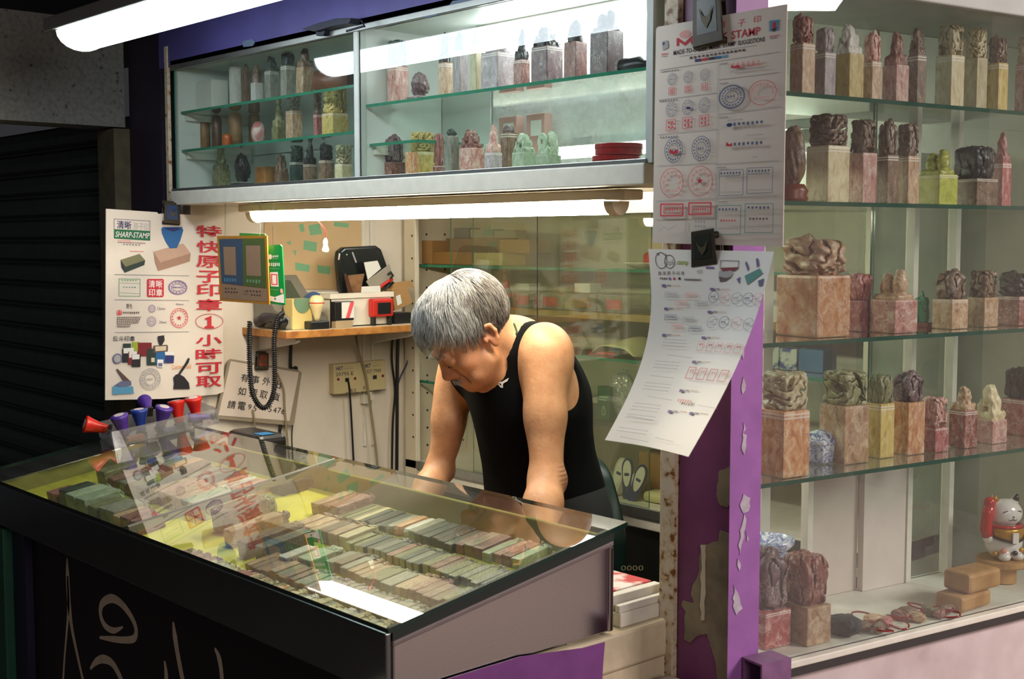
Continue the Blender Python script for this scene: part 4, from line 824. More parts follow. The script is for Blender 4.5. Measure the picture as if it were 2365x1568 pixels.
class Sheet:
    """print on a sheet: items given at the photo position they occupy on it; fn maps a sheet position to the sheet's surface"""
    def __init__(s, quad, fn, nrm):
        s.q = [np.array(p, float) for p in quad]; s.fn = fn; s.n = np.array(nrm, float); s.mb = MB(); s.cols = []; s.lay = 0
    def uv(s, x, y):
        TL, TR, BR, BL = s.q; u = v = .5
        for _ in range(8):
            p = (TL*(1-u)+TR*u)*(1-v)+(BL*(1-u)+BR*u)*v; du = (TR-TL)*(1-v)+(BR-BL)*v; dv = (BL-TL)*(1-u)+(BR-TR)*u
            e = np.array([x, y])-p; D = du[0]*dv[1]-du[1]*dv[0]; u += (e[0]*dv[1]-e[1]*dv[0])/D; v += (du[0]*e[1]-du[1]*e[0])/D
        return u, v
    def dirs(s, x, y):
        TL, TR, BR, BL = s.q; u, v = s.uv(x, y); du = (TR-TL)*(1-v)+(BR-BL)*v; dv = (BL-TL)*(1-u)+(BR-TR)*u
        return du/np.linalg.norm(du), dv/np.linalg.norm(dv)
    def emit(s, P, faces, c):
        if c not in s.cols: s.cols.append(c)
        s.lay += 1; off = s.n*(.0004+.000012*s.lay)
        s.mb.add([s.fn(x, y)+off for x, y in P], faces, s.cols.index(c))
    def poly(s, P, c): s.emit(P, [tuple(range(len(P)))], c)
    def rect(s, x0, y0, x1, y1, c):      # axes follow the sheet
        a, b = s.dirs(x0, y0); o = np.array([x0, y0], float); w, h = x1-x0, y1-y0
        s.poly([o, o+a*w, o+a*w+b*h, o+b*h], c)
    def line(s, x0, y0, x1, y1, w, c):
        d = np.array([x1-x0, y1-y0], float); d /= np.linalg.norm(d); n = np.array([-d[1], d[0]])*w/2; a, b = np.array([x0, y0]), np.array([x1, y1]); s.poly([a-n, b-n, b+n, a+n], c)
    def frame(s, x0, y0, x1, y1, w, c):
        a, b = s.dirs(x0, y0); o = np.array([x0, y0], float); W_, H_ = x1-x0, y1-y0; q = [o, o+a*W_, o+a*W_+b*H_, o+b*H_]; k = [o+a*w+b*w, o+a*(W_-w)+b*w, o+a*(W_-w)+b*(H_-w), o+a*w+b*(H_-w)]
        s.emit(q+k, [(i, (i+1) % 4, 4+(i+1) % 4, 4+i) for i in range(4)], c)
    def ring(s, cx, cy, rx, ry, w, c, n=28):
        a, b = s.dirs(cx, cy); o = np.array([cx, cy], float); A = np.linspace(0, 2*math.pi, n, endpoint=False)
        P = [o+a*rx*math.cos(t)+b*ry*math.sin(t) for t in A]
        if w <= 0: return s.emit(P, [tuple(range(n))], c)
        s.emit(P+[o+a*(rx-w)*math.cos(t)+b*(ry-w)*math.sin(t) for t in A], [(i, (i+1) % n, n+(i+1) % n, n+i) for i in range(n)], c)
    def star(s, cx, cy, r, c):
        a, b = s.dirs(cx, cy); o = np.array([cx, cy], float); P = []
        for i in range(10): t = -math.pi/2+i*math.pi/5; k = r if i % 2 == 0 else r*.4; P.append(o+a*k*math.cos(t)+b*k*math.sin(t))
        s.emit([o]+P, [(0, 1+i, 1+(i+1) % 10) for i in range(10)], c)
    def text(s, t, x0, y0, x1, y1, c, bold=0., slant=0):
        V, Fc = glyph(t, bold)
        if not len(V): return
        lo, hi = V.min(0), V.max(0); a, b = s.dirs(x0, y0); o = np.array([x0, y0], float); U = (V-lo)/(hi-lo+1e-9)
        s.emit([o+a*((u[0]+slant*u[1])*(x1-x0))+b*((1-u[1])*(y1-y0)) for u in U], Fc, c)
    def tiny(s, x0, y0, x1, n, h, c, gap=.45, seed=0):    # a line of text too small to read
        r = random.Random(seed*7+int(x0)); w = (x1-x0)/n; a, b = s.dirs(x0, y0); o = np.array([x0, y0], float)
        for i in range(n):
            p = o+a*w*i; q = p+a*w*(1-gap); k = h*r.uniform(.75, 1); s.poly([p, q, q+b*k, p+b*k], c)
    def seal(s, cx, cy, rx, ry, c, star=None, n=12):
        s.ring(cx, cy, rx, ry, max(.9, rx*.07), c); a, b = s.dirs(cx, cy); o = np.array([cx, cy], float)
        for i in range(n):
            t = 2*math.pi*i/n+.2; p = o+a*rx*.76*math.cos(t)+b*ry*.76*math.sin(t); s.ring(p[0], p[1], rx*.09, ry*.09, 0, c, 5)
        if star: s.star(cx, cy, rx*.3, star)
        else:
            s.ring(cx, cy, rx*.55, ry*.55, max(.6, rx*.05), c); s.tiny(cx-rx*.35, cy-ry*.08, cx+rx*.35, 3, ry*.2, c)
    def build(s, parent, name='printed_design', org=None): 
        s.mb.keepn = 1; return s.mb.build(name, [ink(c) for c in s.cols], parent=parent, org=org)
def wobble(P, amt=0): return P

paper = mat('poster_paper', (226, 214, 200), .55, .06, 6)
# ---- poster board at the left post
PX = -3.375
fa = lambda x, y: on(x, y, 0, PX)
q = [(245, 482), (515, 500), (517, 905), (243, 924)]
pa = thing('price_poster', 'white stamp-maker poster with large red characters clipped to left post', 'poster', fa(380, 924))
P = [fa(*k) for k in ((245, 482), (363, 490), (366, 494), (374, 493), (512, 499), (517, 880), (517, 905), (500, 911), (380, 921), (243, 924))]
MB().prism(P, (-.004, 0, 0)).build('board', [paper], parent=pa)
s = Sheet(q, fa, (1, 0, 0))
s.frame(263, 505, 347, 551, 1.1, 'navy'); s.rect(263, 529, 347, 551, 'green')
s.text('清晰', 270, 509, 303, 528, 'navy', .016); s.text('原子印', 308, 514, 343, 531, 'lgrey'); s.text('SHARP-STAMP', 266, 534, 344, 547, 'white', .01, .03)
s.tiny(272, 554, 304, 12, 2, 'pinkred'); s.tiny(272, 558, 336, 22, 3, 'dred'); s.tiny(284, 563, 326, 6, 3, 'grey'); s.tiny(300, 579, 332, 10, 2.5, 'pinkred')
# rubber stamp picture: wooden block, turned handle
s.poly([(354, 581), (423, 562), (440, 585), (370, 606)], 'wood'); s.poly([(370, 606), (440, 585), (438, 604), (365, 626)], 'woodd'); s.poly([(354, 581), (370, 606), (365, 626), (358, 608)], 'woodd')
s.ring(399, 582, 12, 8, 0, 'wood'); s.poly([(372, 528), (376, 524), (420, 524), (423, 532), (416, 556), (408, 573), (392, 574), (382, 558), (374, 540)], 'blue'); s.poly([(380, 529), (400, 535), (418, 529), (410, 526), (385, 526)], 'navy')
s.poly([(278, 600), (322, 586), (335, 601), (289, 616)], 'khaki'); s.poly([(278, 600), (289, 616), (288, 630), (280, 618)], 'black'); s.poly([(289, 616), (335, 601), (333, 612), (288, 630)], 'dgreen')
for y0, y1 in ((634, 637), (692, 694), (768, 766)): s.line(264, y0, 436, y1, 1.1, 'grey')
s.frame(274, 643, 324, 684, 1.4, 'mint'); s.tiny(280, 646, 318, 6, 3, 'mint'); s.line(276, 653, 322, 655, .8, 'mint'); s.tiny(284, 662, 316, 5, 2.5, 'teal'); s.line(276, 676, 322, 678, .8, 'mint')
s.poly([(341, 644), (376, 644), (378, 647), (378, 683), (375, 686), (342, 686), (339, 683), (339, 647)], 'red')
for ch, x, y in (('清', 343, 647), ('晰', 360, 647), ('印', 343, 667), ('章', 360, 667)): s.text(ch, x, y, x+14.5, y+17, 'white', .012)
s.ring(410, 664, 22, 17, 1.2, 'violet'); s.ring(410, 664, 15, 10.5, .7, 'violet'); s.tiny(397, 662, 424, 7, 3, 'violet'); s.seal(410, 664, 20, 15, 'violet')
s.text('雙色', 291, 701, 305, 712, 'brown'); s.text('40mm', 405, 700, 423, 705, 'grey'); s.text('15mm', 363, 709, 381, 716, 'grey'); s.text('20mm', 367, 741, 384, 747, 'grey')
s.ring(275, 722, 6.5, 6.5, 1.4, 'pinkred'); s.poly([(270, 726), (275, 716), (281, 726)], 'pinkred'); s.tiny(284, 720, 323, 8, 5, 'brown')
for i in range(6): s.tiny(269, 732+i*4.3, 326-(i > 3)*16-i*2, 14-i, 2.6, 'brown', .3, i)
s.seal(350, 712.5, 8, 9, 'violet'); s.seal(349, 742, 10.5, 11.5, 'violet'); s.seal(413, 734, 20.5, 23, 'pinkred', 'red', 16)
for ch, x in zip('反斗印章', (260, 273, 286, 299)): s.text(ch, x, 776, x+11.5, 788, 'black', .008)
s.ring(270, 828, 11, 12, 0, 'slate'); s.ring(270, 828, 8, 9, 0, 'lgrey')
for pts, c in (([(283, 793), (301, 793), (301, 812), (283, 812)], 'dgreen'), ([(304, 790), (320, 789), (320, 812), (304, 812)], 'lime'), ([(317, 791), (349, 791), (350, 822), (317, 822)], 'dred'), ([(281, 806), (308, 803), (310, 836), (281, 837)], 'black'), ([(284, 804), (308, 803), (308, 815), (284, 816)], 'white'),
               ([(295, 812), (316, 811), (316, 842), (295, 842)], 'dred'), ([(297, 812), (315, 811), (315, 825), (297, 826)], 'white'), ([(303, 818), (324, 817), (323, 847), (303, 847)], 'black'), ([(304, 818), (321, 818), (321, 829), (304, 830)], 'white'), ([(338, 806), (366, 804), (366, 843), (338, 843)], 'dgreen'), ([(348, 826), (356, 826), (356, 836), (348, 836)], 'cream'),
               ([(353, 798), (385, 796), (387, 800), (386, 812), (354, 815)], 'brown'), ([(357, 800), (383, 799), (382, 809), (358, 811)], 'cream'), ([(363, 776), (378, 774), (379, 786), (373, 797), (368, 797), (364, 788)], 'black'), ([(359, 814), (379, 812), (380, 838), (358, 840)], 'blue'), ([(380, 812), (400, 812), (400, 820), (380, 820)], 'white'), ([(380, 821), (401, 821), (400, 838), (380, 838)], 'navy'),
               ([(362, 830), (376, 830), (376, 848), (362, 848)], 'white'), ([(364, 838), (374, 838), (374, 846), (364, 846)], 'slate')): s.poly(pts, c)
s.text('Common Seal', 396, 842, 440, 852, 'orange')
s.poly([(267, 853), (270, 851), (300, 880), (302, 886), (286, 882)], 'brown'); s.poly([(261, 891), (280, 879), (302, 880), (302, 890), (280, 896)], 'slate'); s.poly([(259, 892), (278, 894), (306, 892), (308, 908), (259, 911)], 'sky')
s.seal(346, 875, 24, 25, 'lgrey', None, 18); s.ring(346, 875, 14, 15, 1, 'lgrey')
s.poly([(433, 826), (437, 828), (434, 838), (414, 866), (409, 864), (428, 836)], 'black'); s.poly([(399, 872), (404, 865), (412, 863), (424, 870), (435, 884), (437, 898), (399, 898), (401, 884)], 'black')
for ch, yy in zip('特快原子印章', (519, 555, 589, 624, 655, 690)): s.text(ch, 452, yy, 511, yy+28, 'red', .014)
s.ring(482, 742, 32, 18, 1.3, 'red'); s.poly([(479, 732), (487, 729), (487, 752), (493, 754), (493, 757), (471, 757), (471, 754), (478, 752), (478, 737), (472, 738), (472, 735)], 'red')
for ch, yy in zip('小時可取', (773, 806, 838, 869)): s.text(ch, 451, yy, 511, yy+26, 'red', .014)
s.build(pa)

# ---- price list on the pillar
PY = 1.712
fb = lambda x, y: on(x, y, 1, PY)
q = [(1521, 62), (1818, 9), (1808, 570), (1507, 561)]
pb_ = thing('stamp_price_list', 'upper paper price list of red and blue stamp samples on the pillar', 'poster', fb(1650, 565))
MB().prism([fb(*k) for k in ((1515, 68), (1519, 62), (1600, 48), (1818, 9), (1808, 570), (1507, 561))], (0, .0015, 0)).build('sheet', paper, parent=pb_)
s = Sheet(q, fb, (0, -1, 0))
s.poly([(1563, 107), (1563, 88), (1568, 88), (1582, 98), (1597, 83), (1602, 83), (1602, 101), (1596, 103), (1596, 95), (1583, 106), (1569, 97), (1569, 106)], 'red'); s.ring(1583, 79, 14, 9, 0, 'rose')
s.text('MARK STAMP', 1610, 94, 1758, 76, 'pinkred') if 0 else None
s.text('MARK', 1606, 86, 1684, 101, 'red', .015); s.text('STAMP', 1690, 72, 1758, 91, 'red', .015)
for ch, x, y in (('原', 1660, 51), ('子', 1705, 46), ('印', 1741, 38)): s.text(ch, x, y, x+17, y+16, 'pinkred')
s.text('MADE-TO-ORDER  MARK  STAMP  SUGGESTIONS', 1556, 117, 1770, 128, 'black', .012)
s.tiny(1570, 130, 1752, 40, 1.6, 'grey'); s.tiny(1594, 131, 1727, 14, 6, 'brown')
for x, c in ((1606, 'navy'), (1622, 'red'), (1638, 'black'), (1652, 'blue'), (1668, 'sky')): s.rect(x, 137-(x-1606)*.14, x+14, 143-(x-1606)*.14, c)
s.poly([(1779, 48), (1801, 45), (1799, 70), (1779, 73)], 'sky'); s.poly([(1786, 52), (1794, 50), (1794, 66), (1784, 72)], 'red'); s.poly([(1782, 68), (1796, 63), (1790, 74)], 'black'); s.tiny(1779, 83, 1803, 6, 4, 'pinkred'); s.tiny(1781, 88, 1798, 6, 2.5, 'black')
s.poly([(1530, 96), (1543, 93), (1545, 110), (1532, 117)], 'lgrey'); s.ring(1534, 101, 3, 3, 0, 'navy'); s.tiny(1529, 124, 1545, 4, 4, 'pinkred'); s.tiny(1530, 130, 1544, 5, 2, 'black')
L = lambda *a: s.line(*a, 1.0, 'lgrey')
L(1523, 162, 1804, 119); L(1660, 184, 1800, 167); L(1521, 231, 1657, 214); L(1660, 264, 1806, 246); L(1519, 311, 1657, 298); L(1518, 383, 1655, 376); L(1657, 379, 1800, 370); L(1516, 464, 1655, 459); L(1655, 457, 1797, 452); L(1516, 507, 1653, 504)
L(1660, 145, 1654, 505); L(1585, 507, 1584, 538)
for x, y in ((1528, 165), (1525, 233), (1526, 316), (1664, 147), (1665, 192), (1664, 270), (1660, 386), (1663, 465)): s.tiny(x, y, x+(44 if x < 1600 else 20), 7, 3, 'grey')
for i, x in enumerate((1554, 1592, 1631)):
    y = 183-i*5; s.seal(x, y, 10.5, 14, 'slate'); s.frame(x-8, y+20, x+7, y+36, 1.2, 'pinkred'); s.tiny(x-5, y+24, x+5, 2, 4, 'pinkred'); s.tiny(x-5, y+29, x+5, 2, 4, 'pinkred')
    y = 253-i*5; s.seal(x-1, y, 13, 18, 'slate'); s.frame(x-13, y+24, x+10, y+50, 1.3, 'pinkred'); s.tiny(x-9, y+28, x+7, 2, 7, 'pinkred'); s.tiny(x-9, y+38, x+7, 2, 7, 'pinkred')
s.ring(1593, 250, 5, 3, 0, 'navy')
s.seal(1559, 347, 21, 29, 'slate', None, 18); s.poly([(1550, 354), (1550, 345), (1559, 350), (1569, 344), (1569, 353), (1559, 356)], 'red'); s.seal(1623, 343, 22, 29, 'slate', None, 18)
s.ring(1555, 422, 27, 34, 1.3, 'pinkred'); s.ring(1621, 418, 29, 35, 1.3, 'pinkred'); s.star(1620, 418, 8.5, 'red')
for cx, cy in ((1555, 422), (1621, 418)):
    for k in range(9): t = math.pi*(.85+k*.165); s.rect(cx+19*math.cos(t)-2, cy+24*math.sin(t)-3, cx+19*math.cos(t)+3, cy+24*math.sin(t)+3, 'rose')
    s.tiny(cx-14, cy+18, cx+14, 6, 5, 'rose')
for cx in (1556, 1621):
    s.frame(cx-27, 470-(cx > 1600)*3, cx+27, 500-(cx > 1600)*3, 3.5, 'pinkred'); s.frame(cx-19, 475, cx+20, 492, 1.2, 'pinkred'); s.tiny(cx-15, 480, cx+16, 6, 7, 'pinkred')
s.tiny(1694, 147, 1765, 6, 7, 'rose'); s.poly([(1693, 158), (1693, 150), (1700, 154), (1707, 150), (1714, 153), (1714, 158)], 'red'); s.tiny(1716, 153, 1766, 12, 4, 'pinkred'); s.tiny(1692, 164, 1772, 20, 4, 'lgrey')
s.ring(1695, 224, 31, 28, 1.8, 'slate'); s.seal(1695, 224, 29, 26, 'slate', None, 20); s.ring(1766, 214, 33, 29, 1.4, 'pinkred'); s.tiny(1750, 225, 1783, 7, 6, 'rose')
for k in range(10): t = math.pi*(1+k*.11); s.rect(1766+24*math.cos(t)-2, 214+20*math.sin(t)-2, 1766+24*math.cos(t)+3, 214+20*math.sin(t)+3, 'rose')
s.tiny(1686, 277, 1722, 8, 4, 'lgrey'); s.ring(1690, 289, 7, 4.5, 0, 'navy'); s.tiny(1699, 284, 1772, 7, 8, 'slate'); s.tiny(1730, 312, 1770, 10, 3, 'lgrey'); s.poly([(1682, 338), (1683, 328), (1690, 334), (1697, 330), (1696, 338)], 'red'); s.tiny(1700, 330, 1771, 7, 8, 'slate'); s.tiny(1744, 362, 1758, 3, 3, 'lgrey')
for x0, y0, w in ((1667, 393, 56), (1731, 388, 60)):
    s.frame(x0, y0, x0+w, y0+60, 1.2, 'slate'); s.tiny(x0+3, y0+5, x0+w-4, 7, 6, 'slate'); s.tiny(x0+3, y0+13, x0+w-6, 12, 3, 'slate'); s.tiny(x0+3, y0+50, x0+w-4, 12, 3, 'lgrey')
for x0, y0, w in ((1660, 474, 58), (1727, 470, 66)):
    s.frame(x0, y0, x0+w, y0+68, 1.4, 'teal'); s.tiny(x0+6, y0+7, x0+w-6, 6, 6, 'slate'); s.tiny(x0+10, y0+33, x0+w-10, 6, 5, 'pinkred' if x0 < 1700 else 'brown'); s.tiny(x0+6, y0+52, x0+w-6, 10, 3, 'lgrey')
s.line(1528, 534, 1540, 524, 1, 'lgrey'); s.line(1540, 524, 1550, 531, 1, 'lgrey'); s.line(1550, 531, 1570, 520, 1, 'lgrey'); s.tiny(1612, 510, 1638, 4, 5, 'lgrey'); s.tiny(1612, 520, 1638, 4, 5, 'lgrey'); s.tiny(1598, 514, 1601, 1, 22, 'lgrey')
s.build(pb_)

# ---- loose sheet below it, curling out to the left
TLp, TRp = on(1497, 575, 1, 1.705), on(1788, 581, 1, 1.705)
BLp, BRp = on(1397, 1016, 1, 1.60), on(1590, 1055, 1, 1.49)
cq = [(1497, 575), (1788, 581), (1590, 1055), (1397, 1016)]
def sheetC(u, v):
    p = (TLp*(1-u)+TRp*u)*(1-v)+(BLp*(1-u)+BRp*u)*v
    k = math.sin(math.pi*v)
    return p+np.array([.030*k*(1-.75*u), .018*k, 0])+np.array([0, .012, 0])*math.sin(math.pi*u)*v
def fcs(x, y): return sheetC(*s.uv(x, y))
pc = thing('paper_price_sheet', 'lower curling paper sheet with small stamp samples, hanging by a clip', 'poster', sheetC(.5, 1))
MB().grid(sheetC, 16, 24).build('sheet', mat('thin_paper', (230, 224, 214), .4, .04, 5), parent=pc, smooth=True)
s = Sheet(cq, fcs, FW*-2.5)
s.ring(1521, 602, 15, 20, 1.6, 'brown'); s.ring(1541, 605, 13, 17, 1.6, 'brown'); s.poly([(1517, 590), (1513, 584), (1519, 587), (1518, 582), (1521, 590)], 'brown'); s.poly([(1533, 589), (1528, 585), (1535, 588), (1538, 585), (1537, 590)], 'brown')
s.text('apple', 1529, 599, 1557, 616, 'lgrey'); s.text('stamp', 1560, 602, 1587, 616, 'lime', .01)
for ch, x in zip('蘋果原子印章', (1505, 1517, 1528, 1540, 1551, 1563)): s.text(ch, x, 628, x+8, 637, 'brown')
s.tiny(1506, 642, 1526, 4, 5, 'brown'); 
for x, c in ((1530, 'violet'), (1541, 'red'), (1554, 'black')): s.ring(x, 645, 3, 3.4, 0, c, 10)
s.tiny(1566, 645, 1608, 10, 5, 'brown')
s.ring(1608, 629, 6.5, 3.8, .8, 'brown'); s.rect(1626, 617, 1645, 622, 'violet'); s.frame(1664, 602, 1706, 624, 1.3, 'brown'); s.poly([(1660, 620), (1702, 619), (1690, 628), (1662, 630)], 'dred'); s.ring(1668, 634, 16, 11, 0, 'lgrey'); s.poly([(1650, 640), (1665, 646), (1684, 640), (1664, 652), (1650, 654)], 'brown')
for pts, c in (([(1718, 610), (1722, 604), (1724, 620), (1720, 630)], 'violet'), ([(1710, 640), (1735, 628), (1748, 622), (1752, 634), (1730, 650), (1712, 662)], 'teal'), ([(1744, 600), (1749, 596), (1748, 615), (1742, 620)], 'violet'), ([(1738, 652), (1752, 646), (1746, 664), (1738, 666)], 'slate'), ([(1690, 648), (1700, 642), (1694, 660)], 'violet')): s.poly(pts, c)
for (x, y) in ((1506, 658), (1500, 712), (1488, 773), (1623, 668), (1607, 722), (1586, 782), (1563, 838), (1539, 904), (1520, 951), (1572, 956)):
    s.rect(x, y, x+10, y+6, 'violet'); s.tiny(x+13, y+1, x+24, 3, 4, 'brown'); s.tiny(x+26, y+2, x+46, 8, 2, 'orange')
for (x, y, c) in ((1509, 676, 'lgrey'), (1558, 678, 'rose'), (1531, 695, 'rose'), (1580, 698, 'lgrey'), (1498, 728, 'slate'), (1542, 735, 'lgrey'), (1512, 750, 'rose'), (1556, 757, 'slate')): s.frame(x, y, x+30, y+13, 1, c); s.tiny(x+3, y+3, x+27, 6, 5, c)
for i, (x, y) in enumerate(((1626, 690), (1652, 692), (1680, 694), (1706, 695), (1728, 696), (1613, 749), (1642, 750), (1672, 752), (1700, 755))): s.ring(x, y, 12, 15, 1.2, ('slate', 'rose', 'lgrey')[i % 3]); s.tiny(x-6, y-3, x+6, 3, 5, ('slate', 'rose', 'lgrey')[i % 3])
for i in range(5): s.frame(1577+i*23, 793+i*2, 1593+i*23, 816+i*2, 1.2, 'rose'); s.tiny(1580+i*23, 798+i*2, 1590+i*23, 2, 6, 'pinkred')
for i in range(4): s.frame(1555+i*27, 852+i*3, 1574+i*27, 880+i*3, 1.4, 'pinkred'); s.tiny(1559+i*27, 858+i*3, 1570+i*27, 2, 8, 'rose')
s.tiny(1538, 925, 1574, 6, 9, 'rose')
for y in (785, 792, 799, 835, 842, 849, 884, 891, 898, 930, 937, 944, 955, 962, 985, 992): s.tiny(1490-(y-785)*.37, y, 1548-(y-785)*.32, 16, 1.5, 'lgrey', .3, y)
for (x0, y0, x1, y1) in ((1497, 822, 1560, 832), (1460, 868, 1518, 877), (1462, 916, 1522, 928), (1428, 960, 1486, 972), (1425, 1008, 1488, 1022), (1500, 1012, 1545, 1022), (1584, 940, 1634, 948)): s.line(x0, y0, x1, y1, .9, 'lgrey')
s.build(pc)

# ---- clips
bronze = mat('dark_bronze_clip', (60, 52, 38), .45, .25, 30, metal=.35)
def clip(px, py, fn, w, h, label, emb, ang=0, nrm=(0, -1, 0), side=(1, 0, 0)):
    c = fn(px, py); r = thing('bulldog_clip', label, 'clip', c); n = np.array(nrm, float); a = np.array(side, float); u = np.array([0, 0, 1.]); ca, sa = math.cos(ang), math.sin(ang); a, u = a*ca+u*sa, u*ca-a*sa
    f = lambda x, y, d: c+a*x+u*y+n*d
    MB().prism([f(-w*.44, h/2, .006), f(w*.44, h/2, .006), f(w*.5, -h/2, .009), f(-w*.5, -h/2, .009)], n*.003).build('front_plate', bronze, parent=r, bev=.001)
    MB().prism([f(-w*.44, h/2+.004, -.006), f(w*.44, h/2+.004, -.006), f(w*.5, -h/2, -.003), f(-w*.5, -h/2, -.003)], n*-.002).build('back_plate', bronze, parent=r, bev=.001)
    MB().tube([f(-w*.5, -h/2+.002, .004), f(w*.5, -h/2+.002, .004)], .0055, 10).build('jaw', bronze, parent=r, smooth=True)
    MB().tube([f(-w*.46, h*.32, 0), f(w*.46, h*.32, 0)], .006, 10).build('spring', bronze, parent=r, smooth=True)
    e = MB(); e.prism([f(-w*.3, h*.36, .0095), f(w*.3, h*.36, .0095), f(w*.33, -h*.3, .0115), f(-w*.33, -h*.3, .0115)], n*.0005)
    e.build('emblem_plate', mat('emblem_'+emb, {'blue': (36, 64, 110), 'red': (128, 48, 34), 'dark': (44, 46, 38)}[emb], .35, .2, 40), parent=r)
    g = MB(); pts = [(-.22, .2), (-.14, -.06), (0, -.2), (.14, -.06), (.22, .2), (.1, .05), (0, .0), (-.1, .05)]
    g.prism([f(x*w, y*h, .0125) for x, y in pts], n*.0006); g.build('emblem_wings', mat('emblem_relief', (86, 80, 56), .5, .2, metal=.2), parent=r)
    return r
clip(394, 492, lambda x, y: on(x, y, 0, PX), .052, .062, 'dark clip with blue emblem holding the white poster', 'blue', -.06, (1, 0, 0), (0, 1, 0))
clip(1641, 42, lambda x, y: on(x, y, 1, PY), .066, .09, 'dark clip at the top edge of the upper price list', 'dark', .08)
clip(1632, 572, lambda x, y: on(x, y, 1, PY-.004), .056, .062, 'front dark clip joining the two paper price lists', 'dark', .12)
clip(1652, 556, lambda x, y: on(x, y, 1, PY+.018), .05, .05, 'rear brown clip behind the front one on the price lists', 'dark', .05)
# ---------------------------------------------------------------- left wall, shelf and its things
SX = -3.15; SZ = 1.235; SY0 = 1.965
r = thing('wall_shelf', 'orange wooden shelf board on white brackets on the left wall', 'shelf', (-3.27, 2.27, SZ-.022))
MB().prism([(XL+.001, SY0, SZ-.022), (SX, SY0, SZ-.022), (SX, 2.60, SZ-.022), (XL+.001, 2.60, SZ-.022)], (0, 0, .022)).build('board', wood_orange, parent=r, bev=.002)
MB().box(XL+.002, SX-.002, SY0+.002, 2.598, SZ-.001, SZ+.0006).build('laminate_top', mat('cream_laminate', (214, 200, 168), .5), parent=r)
for y in (2.02, 2.45):
    MB().prism([(XL+.001, y, SZ-.022), (SX-.04, y, SZ-.022), (SX-.03, y, SZ-.034), (SX-.05, y, SZ-.042), (XL+.001, y, SZ-.075)], (0, .016, 0)).build('bracket', white_paint, parent=r, bev=.003)
for y, z0, z1 in ((2.41, .82, 1.6), (2.43+.014, .82, 1.6)):
    b = MB().box(XL+.0008, XL+.006, y, y+.010, z0, z1); o = b.build('slotted_rail', white_paint); tag(o, 'white slotted upright rail on the left wall, '+('nearer' if y < 2.42 else 'farther')+' of two', 'rail')
def wl(px, py, d=.004): return on(px, py, 0, XL+d)
# faded stamp-print sheet on the wall
q = [(612, 505), (838, 508), (842, 668), (600, 668)]
o = thing('faded_notice', 'faded pinkish sheet with green stamp prints on the left wall', 'poster', wl(720, 668))
MB().prism([wl(*k) for k in q], (.001, 0, 0)).build('sheet', mat('faded_pink_paper', (206, 176, 132), .7, .1, 5), parent=o)
s = Sheet(q, lambda x, y: wl(x, y, .005), (1, 0, 0))
for pts in ([(702, 555), (732, 560), (730, 582), (700, 576)], [(682, 606), (716, 612), (714, 628), (682, 624)], [(732, 612), (764, 616), (762, 634), (734, 630)], [(676, 578), (684, 578), (682, 592)], [(690, 518), (700, 516), (704, 534), (694, 536)], [(772, 512), (806, 516), (804, 526), (770, 522)], [(660, 560), (672, 556), (670, 566)], [(712, 520), (738, 516), (744, 540), (716, 544)]): s.poly(pts, 'mint')
s.build(o)
# phone with coiled cord
def shy(px, xs, z=SZ): 
    q = on(px, 700, 0, xs)
    for _ in range(3): q[2] = z; yy = H/2-FPX*((q-CAM)@UP)/dep(q); q = on(px, yy, 0, xs)
    return q[1]
def zt(px, py, xs): return on(px, py, 0, xs)[2]
ph_grey = mat('phone_grey', (128, 124, 112), .45, .1); lcd = mat('phone_display', (78, 86, 72), .3, .05)
y0, y1 = shy(640, -3.25), shy(764, -3.20)-.009
o = thing('desk_telephone', 'grey desk telephone with display on the orange shelf', 'telephone', (-3.27, (y0+y1)/2, SZ+.0006))
zz = zt(700, 628, -3.33)
MB().prism([(-3.38, y0, SZ+.001), (-3.20, y0, SZ+.001), (-3.20, y0, SZ+.035), (-3.26, y0, SZ+.06), (-3.37, y0, zz-.01), (-3.38, y0, zz-.01)], (0, y1-y0, 0)).build('body', ph_grey, parent=o, bev=.004)
za = zz-.01; sl = (za-(SZ+.06))/.11
MB().prism([(-3.35, y0+.02, SZ+.061+.09*sl), (-3.28, y0+.02, SZ+.061+.02*sl), (-3.28, y0+.11, SZ+.061+.02*sl), (-3.35, y0+.11, SZ+.061+.09*sl)], (.001, 0, .002)).build('display', lcd, parent=o)
for i in range(4):
    for j in range(3): MB().prism([(-3.255, y0+.02+i*.022, SZ+.0585), (-3.235, y0+.02+i*.022, SZ+.051), (-3.235, y0+.036+i*.022, SZ+.051), (-3.255, y0+.036+i*.022, SZ+.0585)], (.001+.0*j, 0, .003)).build('key', black_plastic, parent=o) if j == 0 else None
hs = MB().tube([(-3.30, y0-.03, SZ+.022), (-3.27, y0-.03, SZ+.034), (-3.22, y0-.028, SZ+.038), (-3.19, y0-.028, SZ+.03), (-3.175, y0-.028, SZ+.022)], [.020, .017, .013, .018, .020], 12); hs.build('handset', mat('dark_navy_plastic', (20, 24, 36), .3, .2), parent=o, smooth=True)
cp_ = [on(577, 742, 0, -3.12), on(576, 790, 0, -3.12), on(577, 850, 0, -3.12), on(582, 905, 0, -3.12), on(600, 938, 0, -3.12), on(618, 938, 0, -3.12), on(632, 905, 0, -3.12), on(634, 850, 0, -3.12), on(633, 790, 0, -3.12), on(640, 738, 0, -3.13), on(655, 722, 0, -3.16)]
core = spline(cp_, 100); hel = []
L_ = 0
for i, p in enumerate(core):
    t = core[min(i+1, len(core)-1)]-core[max(i-1, 0)]; t /= np.linalg.norm(t)+1e-9; a = np.array([1., 0, 0]); b = np.cross(t, a); b /= np.linalg.norm(b)+1e-9
    if i: L_ += np.linalg.norm(p-core[i-1])
    w = L_/.0062*2*math.pi; hel.append(p+.0062*(a*math.cos(w)+b*math.sin(w)))
hel2 = spline(hel[::1], 2)
